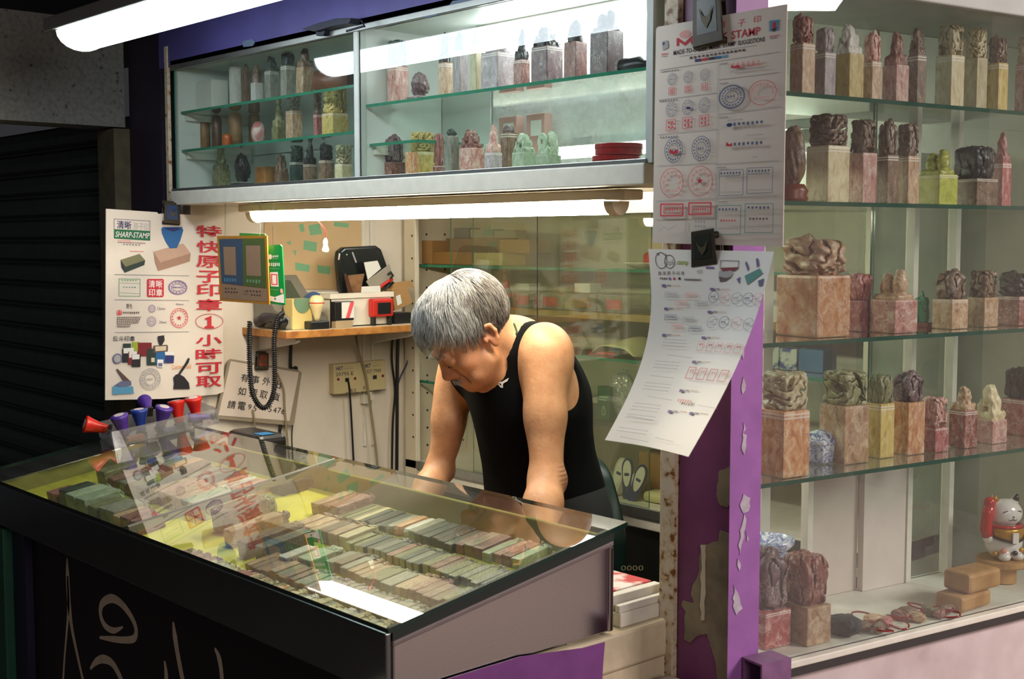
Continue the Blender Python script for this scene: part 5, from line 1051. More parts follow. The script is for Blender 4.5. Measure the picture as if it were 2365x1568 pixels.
MB().tube(hel2, .0022, 5).build('coiled_cord', black_plastic, parent=o, smooth=True); MB().tube(core[::6], .0042, 8).build('coil_core', black_plastic, parent=o, smooth=True)
# payment boards hanging from the cabinet
fq = lambda x, y: on(x, y, 1, 1.715)
q = [(501, 545), (616, 544), (622, 703), (508, 695)]
o = thing('payment_board', 'orange framed blue and green notice board hanging beside the poster', 'sign', fq(560, 700))
MB().prism([fq(*k) for k in q], (0, .003, 0)).build('board', mat('orange_frame', (200, 134, 36), .45, .1), parent=o)
s = Sheet(q, fq, (0, -1, 0)); s.poly([(506, 552), (560, 551), (562, 660), (512, 654)], 'shaded_blue'); s.poly([(560, 551), (611, 550), (616, 666), (562, 660)], 'shaded_green'); s.poly([(512, 655), (617, 667), (618, 697), (514, 689)], 'panel')  # inks darkened for a board that faces away from the lamp
s.poly([(516, 570), (544, 570), (546, 636), (519, 634)], 'panel'); s.poly([(568, 567), (601, 567), (603, 638), (570, 636)], 'panel'); s.tiny(518, 642, 548, 5, 9, 'sky'); s.tiny(570, 645, 604, 5, 9, 'mint'); s.tiny(520, 664, 548, 4, 4, 'brown'); s.tiny(520, 672, 552, 5, 4, 'brown'); s.tiny(570, 670, 606, 5, 4, 'brown'); s.tiny(580, 679, 606, 4, 4, 'brown'); s.ring(568, 676, 4, 5, 1.5, 'khaki'); s.build(o)
MB().tube([fq(520, 546), on(520, 470, 1, 1.74)], .0008, 5).tube([fq(600, 545), on(600, 468, 1, 1.74)], .0008, 5).build('hanging_wire', bronze, parent=o)
fq2 = lambda x, y: on(x, y, 1, 1.722+(x-612)*.0006)
o = thing('green_payment_card', 'white and green card sign overlapping the orange framed board', 'sign', fq2(635, 700)); card_green = mat('bright_green_card', (10, 132, 62), .4, .06)
gq = [(611, 570), (650, 566), (658, 703), (614, 694)]
MB().prism([fq2(x, y) for x, y in ((611, 570), (614, 566), (647, 565), (651, 569), (658, 703), (654, 705), (618, 700), (614, 694))], (0, .003, 0)).build('card', card_green, parent=o)
s = Sheet(gq, fq2, (.3, -1, 0)); s.ring(624, 593, 4.5, 6, 0, 'white'); s.tiny(630, 590, 644, 4, 5, 'white'); s.tiny(630, 596, 643, 5, 3, 'mint'); s.tiny(617, 607, 648, 7, 9, 'white'); s.tiny(619, 619, 646, 10, 2, 'mint'); s.poly([(624, 629), (642, 628), (644, 662), (626, 661)], 'white'); s.frame(626, 632, 641, 658, 3, 'pinkred'); s.ring(617, 672, 4, 6, 0, 'orange'); s.ring(651, 672, 3.5, 6, 0, 'rose'); s.poly([(615, 680), (635, 686), (656, 678), (657, 700), (640, 698), (617, 693)], 'white'); s.tiny(626, 667, 644, 6, 2, 'mint'); s.ring(636, 690, 2, 2.5, 0, 'green'); s.build(o)
MB().tube([fq2(630, 567), on(630, 470, 1, 1.735)], .0008, 5).build('hanging_wire', bronze, parent=o)
MB().prism([on(x, y, 1, 1.73) for x, y in ((553, 538), (612, 540), (614, 560), (553, 556))], (0, .003, 0)).build('backing_card', card_green, parent=o)
# whiteboard with phone message
q = [(529, 829), (697, 857), (676, 982), (499, 965)]
o = thing('message_board', 'tilted whiteboard with three lines of black characters behind the coiled cord', 'sign', wl(590, 975, .02))
fm_ = lambda x, y: wl(x, y, .022)
MB().prism([fm_(*k) for k in ((533, 829), (690, 855), (697, 861), (680, 976), (674, 983), (503, 967), (499, 961), (526, 835))], (-.006, 0, 0)).build('frame', mat('grey_board_frame', (150, 136, 116), .5, .1), parent=o)
MB().prism([fm_(*k) for k in ((533, 834), (690, 860), (668, 972), (504, 959))], (.0012, 0, 0)).build('white_sheet', mat('whiteboard', (218, 204, 190), .35, .05), parent=o)
s = Sheet(q, lambda x, y: wl(x, y, .0236), (1, 0, 0))
for t, x0, y0 in (('有', 558, 862), ('事', 583, 866), ('外', 608, 870), ('出', 633, 877), ('如', 552, 893), ('要', 578, 897), ('取', 602, 901), ('貨', 630, 906), ('請', 528, 924), ('電', 551, 927)): s.text(t, x0, y0, x0+18, y0+19, 'black', .008)
for t, x0, y0 in (('9', 574, 933), ('5', 586, 936), ('5', 621, 938), ('4', 632, 940), ('7', 642, 941), ('6', 651, 943)): s.text(t, x0, y0, x0+8, y0+13, 'black')
s.build(o)
clip(604, 833, lambda x, y: wl(x, y, .030), .042, .05, 'dark clip with red emblem on the whiteboard message', 'red', -.1, (1, 0, 0), (0, 1, 0))
# telephone sockets
soc = mat('ivory_socket', (206, 190, 146), .45, .08)
for pts, lab, t2 in (([(770, 842), (834, 837), (835, 906), (772, 911)], 'left ivory telephone wall socket with a black cable plugged in', '20795 E'), ([(834, 836), (890, 831), (891, 899), (835, 905)], 'right ivory telephone wall socket beside the beige cable', '2 327 7940')):
    P = [wl(x, y, .028) for x, y in pts]; o = thing('telephone_socket', lab, 'wall socket', P[3], 'ivory telephone sockets')
    MB().prism(P, (-.0275, 0, 0)).build('box', soc, parent=o, bev=.002)
    s = Sheet(pts, lambda x, y: wl(x, y, .0284), (1, 0, 0)); x, y = pts[0]; s.text('HKT', x+6, y+5, x+22, y+14, 'navy', .02); s.tiny(x+26, y+9, x+48, 6, 1.5, 'grey'); s.text(t2, x+5, y+19, x+46, y+27, 'black')
    s.ring(x+11, y+34, 3, 3.4, 0, 'dred'); s.ring(x+50, y+32, 3, 3.4, 0, 'dred'); s.rect(x+27, y+31, x+36, y+40, 'black'); s.text('B.5' if x < 800 else 'B.6', x+(40 if x < 800 else 5), y+56, x+(52 if x < 800 else 16), y+63, 'black'); s.line(x+28, y+65, x+58, y+64, 1, 'navy'); s.build(o)
def cable(pts, d, rad, m, label):
    P = spline([wl(x, y, d) for x, y in pts], 8); c = np.mean(P, 0)
    return tag(MB().tube(P, rad, 7).build('cable', m, smooth=True), label, 'cable')
beige_c = mat('beige_cable', (150, 132, 100), .5, .15)
cable([(800, 874), (806, 890), (811, 960), (817, 1075)], .03, .0035, black_plastic, 'black cable hanging from the left telephone socket')
cable([(822, 775), (828, 810), (845, 870), (858, 960), (866, 1020), (872, 1080)], .034, .0042, beige_c, 'beige cable crossing in front of the right telephone socket')
cable([(672, 795), (672, 850), (684, 858), (648, 985), (645, 1055)], .012, .005, black_plastic, 'thick black cable below the shelf behind the whiteboard')
cable([(676, 978), (674, 1010), (676, 1060)], .008, .002, black_plastic, 'thin black cable under the whiteboard corner')
cable([(584, 945), (590, 990), (592, 1010)], .03, .0028, beige_c, 'left beige wire hanging in front of the whiteboard')
cable([(640, 862), (655, 900), (658, 950), (668, 1060)], .03, .0032, beige_c, 'right beige wire hanging in front of the whiteboard')
cable([(908, 760), (905, 830), (912, 900), (907, 980), (905, 1095)], .02, .004, black_plastic, 'left of the two dark cables in the wall corner')
cable([(920, 760), (918, 830), (917, 900), (917, 980), (916, 1095)], .028, .006, black_plastic, 'right, thicker dark cable in the wall corner')
cable([(950, 800), (940, 838), (926, 868), (918, 890)], .03, .003, mat('navy_cable', (26, 44, 62), .4, .1), 'dark blue cable end curling out of the wall corner')
for (x, y, lab) in ((840, 912, 'left'), (852, 905, 'right')):
    P = [wl(x+a, y+b, .02) for a, b in ((0, 0), (13 if lab == 'left' else 7, -1), (13 if lab == 'left' else 7, 20), (0, 21))]; tag(MB().prism(P, (-.019, 0, 0)).build('adapter_plug', white_paint, bev=.001), f'small white telephone plug under the right socket, {lab} of two', 'plug')
# things on the shelf: xs is how far from the wall they stand
def onshelf(px0, px1, pyt, xs, dx, m, name, label, cat, bev=.002):
    ya, yb = shy(px0, xs), shy(px1, xs); zt_ = zt((px0+px1)/2, pyt, xs)
    return tag(MB().box(-dx, 0, -(yb-ya)/2, (yb-ya)/2, 0, zt_-SZ-.001).build(name, m, org=(xs, (ya+yb)/2, SZ+.001), bev=bev), label, cat)
wb = mat('white_basket_plastic', (226, 220, 204), .45, .05)
xs = -3.20; ya, yb = shy(764, xs), shy(905, xs); zb = zt(840, 677, xs)
o = thing('plastic_basket', 'white plastic basket full of oddments on the orange shelf', 'basket', (xs-.06, (ya+yb)/2, SZ+.001))
bk = MB(); t = .003
for a in ((xs-t, xs, ya, yb), (xs-.12, xs-.12+t, ya, yb), (xs-.12, xs, ya, ya+t), (xs-.12, xs, yb-t, yb)): bk.box(*a, SZ+.001, zb)
bk.box(xs-.12, xs, ya, yb, SZ+.001, SZ+.004); bk.build('bin', wb, parent=o)
bk = MB()
for a in ((xs-t, xs+.005, ya-.005, yb+.005), (xs-.125, xs-.12, ya-.005, yb+.005), (xs-.125, xs+.005, ya-.005, ya), (xs-.125, xs+.005, yb, yb+.005)): bk.box(*a, zb-.014, zb+.002)
bk.build('rim', wb, parent=o, bev=.001)
# router, papers and tools in the basket
def leaning(pts, xs, th, m, name, label, cat, bev=.003):
    P = [on(x, y, 0, xs) for x, y in pts]; return tag(MB().prism(P, (-th, 0, 0)).build(name, m, bev=bev), label, cat)
o = thing('router', 'black rounded router leaning behind the white basket', 'router', on(850, 680, 0, -3.30))
MB().prism([on(x, y, 0, -3.30) for x, y in ((790, 690), (782, 600), (784, 580), (796, 571), (870, 567), (882, 575), (905, 640), (906, 690))], (-.03, 0, 0)).build('case', mat('glossy_black_plastic', (30, 34, 36), .18, .2), parent=o, bev=.008, seg=3)
MB().prism([on(x, y, 0, -3.2995) for x, y in ((812, 583), (815, 582), (824, 606), (821, 607))], (.001, 0, 0)).build('brand_strip', ink('lgrey'), parent=o)
MB().ball(on(801, 588, 0, -3.2995), .0016, 8).build('status_light', emis('green_led', (.2, 1, .2), 1.5), parent=o)
for pts, dx, m, nm, lab, cat in (([(841, 606), (872, 602), (880, 620), (850, 646)], -3.27, card_white, 'price_tag', 'white card with a line drawing sticking out of the basket', 'card'),
    ([(846, 650), (900, 610), (908, 640), (860, 672)], -3.255, mat('grey_envelope', (150, 142, 128), .5), 'envelope', 'grey folded envelope in the basket', 'envelope'),
    ([(795, 634), (800, 632), (818, 680), (806, 682)], -3.25, mat('brown_foil', (88, 56, 40), .25, .3), 'foil_pack', 'thin brown foil strip at the left of the basket', 'packet'),
    ([(804, 636), (842, 632), (834, 668), (838, 682), (812, 682)], -3.26, mat('copper_foil', (140, 104, 74), .2, .4, 40), 'foil_pack', 'shiny copper foil packet in the basket', 'packet'),
    ([(836, 662), (878, 660), (880, 680), (834, 680)], -3.235, card_white, 'note_pad', 'white note pad standing in the basket front', 'note pad')): leaning(pts, dx, .003, m, nm, lab, cat, .0005)
o = thing('pliers', 'red handled pliers sticking out of the basket', 'pliers', on(895, 675, 0, -3.25)); rp = mat('red_rubber', (196, 40, 30), .4, .1)
MB().tube([on(x, y, 0, -3.25) for x, y in ((872, 668), (890, 654), (906, 645))], .005, 8).build('handle', rp, parent=o, smooth=True); MB().tube([on(x, y, 0, -3.255) for x, y in ((878, 678), (894, 664), (908, 652))], .005, 8).build('handle', black_plastic, parent=o, smooth=True)
MB().tube([on(x, y, 0, -3.25) for x, y in ((896, 634), (902, 628), (908, 636), (902, 644))], .0035, 8).build('jaw', black_plastic, parent=o, smooth=True)
o = thing('cardboard_box', 'open brown cardboard carton at the right end of the shelf', 'box', on(930, 720, 0, -3.22)); kraft = mat('kraft_card', (164, 126, 78), .75, .15, 8)
MB().prism([on(x, y, 0, -3.22) for x, y in ((905, 668), (942, 660), (952, 700), (912, 718))], (-.08, 0, 0)).build('carton', kraft, parent=o, bev=.001); MB().prism([on(x, y, 0, -3.225) for x, y in ((905, 668), (912, 652), (950, 648), (956, 666), (942, 660))], (-.004, 0, 0)).build('flap', kraft, parent=o)
MB().prism([on(x, y, 0, -3.2195) for x, y in ((914, 684), (924, 680), (928, 700), (918, 706))], (.0006, 0, 0)).build('label', card_white, parent=o)
onshelf(912, 950, 722, -3.20, .06, black_plastic, 'black_box', 'small black box under the cardboard carton', 'box')
# tape dispenser, blue
o = thing('tape_roll', 'blue sticky tape roll in its holder behind the bulb-handled stamp', 'tape', (-3.27, shy(725, -3.27), SZ+.07)); 
mt = Matrix.Translation((0, 0, .008)) @ Euler((0, math.pi/2, -.5)).to_matrix().to_4x4()
MB().lathe([(.018, -.012), (.030, -.012), (.030, .012), (.018, .012), (.018, -.012)], 24, 0, mt, cap=False).build('roll', mat('blue_tape', (36, 78, 130), .25, .15), parent=o, org=(0, 0, 0)); MB().box(-.02, .02, -.045, .03, -.069, -.026).build('holder', mat('navy_plastic', (26, 40, 70), .35), parent=o, org=(0, 0, 0), bev=.004)
# green-lidded ink box
o = onshelf(676, 722, 690, -3.19, .05, mat('pale_yellow_card', (216, 196, 128), .6), 'ink_box', 'pale yellow box with rounded green lid left of the bulb-handled stamp', 'box')
P0 = (-3.189, (shy(676, -3.19)+shy(722, -3.19))/2); e = MB(); z0 = zt(700, 690, -3.19); z1 = zt(700, 724, -3.19); w_ = (shy(722, -3.19)-shy(676, -3.19))/2
e.prism([(0, -w_*.8, z0-SZ), (0, w_*.9, z0-SZ)]+[(0, w_*.9*math.cos(t), z0-SZ-(z0-z1)*math.sin(t)) for t in np.linspace(.3, 2.8, 9)], (.002, 0, 0)); e.build('green_panel', mat('sage_green', (104, 136, 110), .5), parent=o, org=(0, 0, 0))
# bulb-handled stamp
ys = shy(732, -3.175); o = thing('bulb_stamp', 'cream bulb-handled stamp with red line on a black block', 'stamp', (-3.175, ys, SZ+.001)); hh = zt(732, 682, -3.175)-SZ
MB().box(-.018, .018, -.034, .034, 0, hh*.24).build('block', black_plastic, parent=o, org=(0, 0, 0), bev=.003)
MB().lathe([(.009, hh*.24), (.010, hh*.36), (.016, hh*.55), (.0215, hh*.68), (.0228, hh*.76), (.021, hh*.9), (.014, hh*.98), (.004, hh)], 24).build('handle', mat('cream_plastic', (226, 210, 160), .3, .04), parent=o, org=(0, 0, 0), smooth=True)
MB().lathe([(.0229, hh*.755), (.0233, hh*.77), (.0230, hh*.785)], 24, cap=False).build('red_line', mat('red_rubber', (196, 40, 30)), parent=o, org=(0, 0, 0), smooth=True)
# two self-inking stamps
for px0, px1, pt, nm, lab in ((774, 818, 697, 'white', 'self-inking stamp with red and white wrap before the basket'), (862, 911, 690, 'red', 'red self-inking stamp with black window before the basket')):
    xs = -3.17; ya, yb = shy(px0, xs), shy(px1, xs); hh = zt((px0+px1)/2, pt, xs)-SZ; w_ = (yb-ya)/2; o = thing('self_inking_stamp', lab, 'stamp', (xs-.012, (ya+yb)/2, SZ+.001))
    if nm == 'white':
        MB().box(-.014, .012, -w_, w_, hh*.27, hh).build('case', black_plastic, parent=o, org=(0, 0, 0), bev=.002); MB().box(.012, .0128, -w_*.3, w_, hh*.36, hh*.97).build('wrap', card_white, parent=o, org=(0, 0, 0))
        MB().prism([(.0129, w_*.1, hh*.36), (.0129, w_*.5, hh*.36), (.0129, w_*.97, hh*.9), (.0129, w_*.97, hh*.97), (.0129, w_*.6, hh*.97)], (.0004, 0, 0)).build('red_swirl', ink('pinkred'), parent=o, org=(0, 0, 0)); MB().box(-.013, .011, -w_*.9, w_*.9, 0, hh*.27).build('foot', mat('clear_grey_plastic', (170, 150, 120), .3), parent=o, org=(0, 0, 0), bev=.001)
    else:
        MB().box(-.016, .010, -w_, w_, hh*.32, hh).build('case', rp, parent=o, org=(0, 0, 0), bev=.006); MB().box(.010, .0115, -w_*.55, w_*.7, hh*.42, hh*.85).build('window', black_plastic, parent=o, org=(0, 0, 0), bev=.001)
        for sy in (-1, 1): MB().box(-.012, .008, sy*w_*.75-.004, sy*w_*.75+.004, 0, hh*.32).build('foot', black_plastic, parent=o, org=(0, 0, 0), bev=.001)
# hanging gourd pendant
c = on(752, 566, 1, 1.86); o = thing('gourd_pendant', 'pale jade gourd pendant hanging on a red cord below the lamp', 'pendant', c); k = px2m(c)
MB().tube([c+np.array([0, 0, 16*k]), c+np.array([.001, 0, 36*k]), c+np.array([0, -.03, 62*k])], .0016, 6).build('cord', mat('red_cord', (150, 36, 34)), parent=o, smooth=True)
MB().lathe([(1*k, 17*k), (4*k, 13*k), (6*k, 7*k), (5*k, 1*k), (5.5*k, -2*k), (8.5*k, -10*k), (7*k, -16*k), (2*k, -19*k)], 18).build('gourd', mat('pale_jade', (206, 218, 200), .25, .04), parent=o, org=(0, 0, 0), smooth=True)

# ---------------------------------------------------------------- stamp tray on the counter lid
tz = gz(1.53, .0085)
mt = Matrix.Translation((-3.065, 1.395, gz(1.395, .0078))) @ Matrix.Rotation(ta, 4, 'X') @ Matrix.Rotation(-.2, 4, 'Z')
ac = glass('clear_acrylic', (.9, .91, .92), dust_veil=.18, veil_col=(.55, .52, .5)); o = thing('acrylic_stamp_tray', 'clear acrylic tray of colourful stamp handles on the counter glass', 'tray', mt.translation)
TL_, TW, TH = .28, .165, .042
for i, a in enumerate(((-.003, 0, 0, TL_, 0, TH), (-TW, -TW+.003, 0, TL_, 0, TH), (-TW, 0, 0, .003, 0, TH), (-TW, 0, TL_-.003, TL_, 0, TH), (-TW, 0, 0, TL_, 0, .003))): MB().box(*a, 0, mt).build(('side_wall', 'side_wall', 'end_wall', 'end_wall', 'bottom')[i], ac, parent=o)
cols = {'red': mat('red_stamp_plastic', (206, 36, 24), .3, .06), 'purple': mat('purple_stamp_plastic', (78, 48, 140), .3, .08), 'blue': mat('blue_stamp_plastic', (28, 56, 140), .25, .08)}
grp = 'stamps in the acrylic tray'
def hstamp(sx, sy, c, tiltx, tilty, lab, k=1.0, z=.012):
    o2 = thing('handle_stamp', lab, 'stamp', mt @ Vector((sx, sy, z)), grp); o2.rotation_euler = (ta+tiltx, tilty, -.2)
    MB().lathe([(.006*k, 0), (.010*k, .004), (.0105*k, .02), (.016*k, .048), (.0185*k, .056), (.018*k, .060), (.012*k, .0615)], 18).build('handle', cols[c], parent=o2, org=(0, 0, 0), smooth=True)
    MB().lathe([(.0001, .0616), (.010*k, .0616), (.010*k, .0622), (.0001, .0622)], 16, cap=False).build('end_disc', mat('pale_disc', (206, 190, 190), .4), parent=o2, org=(0, 0, 0))
    MB().box(-.012*k, .012*k, -.009*k, .009*k, -.008, 0).build('stamp_block', black_plastic, parent=o2, org=(0, 0, 0), bev=.001)
hstamp(-.10, .012, 'red', 1.1, -.35, 'red handled stamp lying at the left end of the acrylic tray', 1.25, .03); hstamp(-.045, .040, 'purple', .1, .10, 'leftmost upright purple stamp in the acrylic tray', 1.3); hstamp(-.06, .088, 'blue', -.05, .05, 'blue handled stamp in the acrylic tray', 1.25)
hstamp(-.12, .13, 'purple', -.2, -1.2, 'purple stamp lying at the back of the acrylic tray', 1.1, .05); hstamp(-.05, .135, 'purple', -.3, .25, 'middle purple stamp with grey end in the acrylic tray', 1.3); hstamp(-.06, .190, 'red', -.05, -.08, 'left of two upright red stamps in the tray', 1.25); hstamp(-.06, .238, 'red', .02, .12, 'right of two upright red stamps in the tray', 1.25)
hstamp(-.03, .268, 'purple', 1.4, .2, 'purple stamp lying inside the right end of the tray', .7, .016)
for i, (sx, sy, w_, m, lab) in enumerate(((-.02, .06, .045, mat('salmon_block', (196, 130, 96), .5), 'salmon pink block lying in the bottom of the acrylic tray'), (-.02, .15, .035, mat('slate_blue_block', (96, 104, 146), .4), 'slate blue ink pad in the bottom of the acrylic tray'))):
    b = MB().box(-.012, .012, -w_/2, w_/2, 0, .012).build('tray_block', m, org=tuple(mt @ Vector((sx+.002, sy, .0036))), bev=.002); b.rotation_euler = (ta, 0, -.2); tag(b, lab, 'block')

# ---------------------------------------------------------------- side ledge with black printer, bench, chair, back cabinet
tag(MB().box(-3.38, -2.62, 1.63, 1.74, .0, .895).build('side_ledge', white_paint, bev=.003), 'low white ledge behind the left part of the counter', 'ledge')
o = thing('label_printer', 'small black rounded device on the ledge behind the counter glass', 'device', (-2.98, 1.685, .895)); 
c1 = on(555, 1020, 1, 1.69); c2 = on(632, 1020, 1, 1.69)
MB().box(c1[0], c2[0], 1.645, 1.735, .896, 1.005).build('case', black_plastic, parent=o, bev=.018, seg=3); MB().box(c2[0]-.05, c2[0]-.01, 1.66, 1.70, 1.0045, 1.0055).build('blue_strip', mat('blue_strip', (40, 110, 160), .3), parent=o)
pq = on(730, 1058, 2, .9); tag(MB().box(-2.82, -2.64, 1.635, 1.735, .8955, .8975).build('paper_sheet', card_white), 'white paper sheet lying on the ledge behind the counter glass', 'paper')
o = thing('work_bench', 'narrow wooden work bench behind the counter where the man leans', 'bench', (-2.05, 1.73, 0))
MB().box(-2.60, -1.82, 1.625, 1.84, .78, .80).build('top', wood_orange, parent=o, bev=.002)
for x in (-2.58, -1.86): MB().box(x, x+.02, 1.63, 1.83, 0, .78).build('side_board', white_paint, parent=o)
ch = thing('office_chair', 'dark green office chair with rounded back behind the man', 'chair', (-2.27, 2.36, 0)); cg_ = mat('dark_green_vinyl', (22, 44, 38), .35, .2, 20)
cx_ = on(1437, 1180, 1, 2.40)[0]; zt_ = on(1400, 1062, 1, 2.40)[2]
def chb(u, v):
    a = (u-.5)*2; return (cx_-.21+a*.21*(1-.25*max(0, v-.6)/.4*v), 2.42+.03*(1-a*a), .52+(zt_-.52)*v*(1-.12*a*a*a*a))
MB().grid(chb, 14, 10).build('backrest', cg_, parent=ch, smooth=True, solid=.05, bev=.015)
MB().box(cx_-.42, cx_, 2.16, 2.46, .42, .48).build('seat', cg_, parent=ch, bev=.025, seg=3); MB().tube([(cx_-.21, 2.31, .06), (cx_-.21, 2.31, .42)], .025, 12).build('post', black_plastic, parent=ch, smooth=True)
for k in range(5): MB().tube([(cx_-.21, 2.31, .08), (cx_-.21+.22*math.cos(k*1.2566), 2.31+.2*math.sin(k*1.2566), .03)], [.022, .014], 8).build('foot', black_plastic, parent=ch, smooth=True)
MB().box(cx_-.24, cx_-.18, 2.44, 2.47, .44, .62).build('back_bar', black_plastic, parent=ch)
# dark green chest with faded gold lettering inside the opening
gx = on(1460, 1310, 2, .66)
o = tag(MB().box(-1.82, -1.46, 1.86, 2.50, 0, .66).build('storage_chest', mat('dark_green_board', (26, 44, 38), .6, .2, 12), bev=.006), 'dark green chest with worn gold lettering inside the side opening', 'chest')
s = Sheet([(1420, 1290), (1500, 1290), (1500, 1330), (1420, 1330)], lambda x, y: on(x, y, 2, .6602), (0, 0, 1)); s.text('gold', 1436, 1314, 1486, 1300, 'khaki') if 0 else s.text('0000', 1434, 1306, 1486, 1318, 'dimgold'); s.build(o, 'worn_lettering', org=(0, 0, 0))
for i, (z, m, lab) in enumerate(((.80, mat('newsprint', (206, 196, 180), .8, .1, 40), 'lower folded newspaper by the side sill'), (.812, mat('red_white_cover', (214, 200, 190), .5, stops=[(.45, srgb((220, 210, 200))), (.52, srgb((190, 60, 60)))], scale=9), 'upper red and white folded newspaper on the pile'))):
    q = on(1412, 1366, 2, z); tag(MB().box(-.09, .055, -.06, .09, 0, .011).build('newspaper', m, org=(q[0]-.03, q[1], z+.0005), bev=.002), lab, 'newspaper', 'folded newspapers')
tag(MB().box(-1.80, -1.565, 1.64, 1.84, 0, .7995).build('low_box', mat('dark_box', (30, 34, 32), .6, .2)), 'dark low box beside the side sill under the newspapers', 'box')
# back cabinet
BX0, BX1, BY0, BY1 = -3.385, -1.62, 2.605, 2.96
peg = mat('pegboard_white', (222, 212, 188), .6, .08, 9)
o = thing('back_cabinet', 'white back cabinet with glass shelves and sliding glass behind the man', 'cabinet', ((BX0+BX1)/2, 2.78, 0))
MB().box(BX0, BX1, BY1-.012, BY1, 0, 1.70).build('back_panel', mat('beige_back', (206, 203, 182), .6, .1, 6), parent=o)
MB().box(BX0, BX1, BY0-.03, BY0-.014, 1.575, 1.70).build('reflected_board', white_paint, parent=o); MB().box(BX0, BX1, BY0-.03, BY1, 1.70, 1.712).build('top_board', white_paint, parent=o)  # white front board added out of view for the lid to reflect
MB().box(BX0, BX0+.014, BY0-.012, BY1, 0, 1.70).build('side_panel', peg, parent=o); MB().box(BX1-.014, BX1, BY0-.012, BY1, 0, 1.70).build('side_panel', peg, parent=o)
MB().box(BX0, BX0+.06, BY0-.03, BY0-.012, 0, 1.574).build('front_stile', peg, parent=o, bev=.002)
pegs = MB()
for z in np.arange(.80, 1.6, .06):
    for y in (2.66, 2.74, 2.82, 2.90): pegs.lathe([(.004, 0), (.004, .0008)], 8, 0, Matrix.Translation((BX0+.0142, y, z)) @ Euler((0, math.pi/2, 0)).to_matrix().to_4x4())
pegs.build('peg_holes', black_plastic, parent=o); 
pegs = MB()
for z in np.arange(.84, 1.55, .075): pegs.lathe([(.004, 0), (.004, .0008)], 8, 0, Matrix.Translation((BX0+.045, BY0-.0302, z)) @ Euler((math.pi/2, 0, 0)).to_matrix().to_4x4())
pegs.build('peg_holes', black_plastic, parent=o)
MB().box(BX0, BX1, BY0-.02, BY1, .70, .755).build('bottom_board', white_paint, parent=o, bev=.003); MB().box(BX0, BX1, BY0-.03, BY0-.02, .735, .76).build('bottom_track', alu, parent=o)
MB().box(BX0+.02, BX1-.02, BY0+.01, BY0+.03, .02, .70).build('lower_door', mat('black_door', (18, 24, 22), .5), parent=o)
BSZ = {'t': 1.42, 'w': 1.285, 'g': 1.165, 'l': 1.03}
for k, th in (('t', .009), ('g', .009)): MB().pane(BX0+.015, BX1-.015, BY0+.005, BY1-.013, BSZ[k]-th, BSZ[k]).build('glass_shelf', [glass_shelf, glass_edge], parent=o)
MB().box(BX0+.02, BX1-.02, BY0+.10, BY1-.013, BSZ['w']-.02, BSZ['w']).build('wooden_shelf', mat('dull_wood_shelf', (170, 140, 80), .6, .2, 10), parent=o)
MB().pane(BX0+.015, BX0+.28, BY0+.005, BY1-.05, BSZ['l']-.009, BSZ['l']).build('glass_shelf', [glass_shelf, glass_edge], parent=o)
MB().box(BX0+.28, BX1-.02, BY0+.06, BY1-.013, .955, .97).build('lower_shelf', mat('dark_green_shelf', (50, 66, 54), .5), parent=o)
gb = glass('sliding_glass', (.94, .96, .92), dust_veil=.03, veil_col=(.55, .55, .42))
for px0, px1, yo in ((1043, 1242, .0), (1090, 1500, .008), (1242, 1760, .0)):
    xa, xb = on(px0, 700, 1, BY0-.008)[0], on(px1, 700, 1, BY0-.008)[0]; MB().pane(xa, xb, BY0-.012+yo, BY0-.008+yo, .757, 1.575).build('sliding_pane', [gb, glass_edge], parent=o)
def bk(px0, px1, pyt, k, yd, m, name, label, cat, d=.09, z0=None, bev=.002, grp=None):
    z = BSZ.get(k, k) if z0 is None else z0; y = 700
    xa, xb = on(px0, 700, 1, yd)[0], on(px1, 700, 1, yd)[0]
    h = on((px0+px1)/2, pyt, 1, yd)[2]-z
    xb = max(xb-d*1.1*.0, xa+.01)
    return tag(MB().box(-(xb-xa)/2, (xb-xa)/2, 0, d, 0, max(h, .004)).build(name, m, org=((xa+xb)/2, yd, z+.0006), bev=bev), label, cat, grp)
kd = mat('dark_kraft', (150, 112, 58), .7, .15, 10)
bk(962, 998, 556, 't', 2.64, kraft, 'carton', 'kraft carton at the left end of the top back shelf', 'box', .12); bk(1000, 1090, 582, 't', 2.64, kd, 'carton', 'flat kraft carton under the long brown box', 'box', .10); bk(1092, 1160, 584, 't', 2.64, mat('cream_carton', (206, 186, 132), .7), 'carton', 'flat cream carton under the long brown box', 'box', .10)
zz = on(1100, 584, 1, 2.65)[2]
bk(1030, 1150, 551, zz, 2.645, mat('brown_long_box', (112, 84, 52), .6, .2), 'long_box', 'long dark brown box, left, lying on the flat cartons', 'box', .09); bk(1152, 1222, 553, zz, 2.645, kd, 'long_box', 'brown box right of the long dark brown box', 'box', .09)
zz2 = on(1100, 552, 1, 2.66)[2]+.002
bk(1048, 1084, 527, zz2, 2.66, mat('slate_box', (82, 88, 92), .5), 'grey_box', 'dark grey small box, left of three, on the long brown box', 'box', .05); bk(1086, 1138, 530, zz2, 2.66, mat('grey_box', (132, 134, 124), .5), 'grey_box', 'grey small box, middle of three, on the long brown box', 'box', .05); bk(1141, 1190, 532, zz2, 2.66, mat('grey_box', (132, 134, 124)), 'grey_box', 'grey small box, right of three, on the long brown box', 'box', .05)
clearbin = glass('clear_bin', (.86, .86, .78), dust_veil=.3, veil_col=(.6, .58, .46)); rl = mat('red_label', (190, 70, 52), .6)
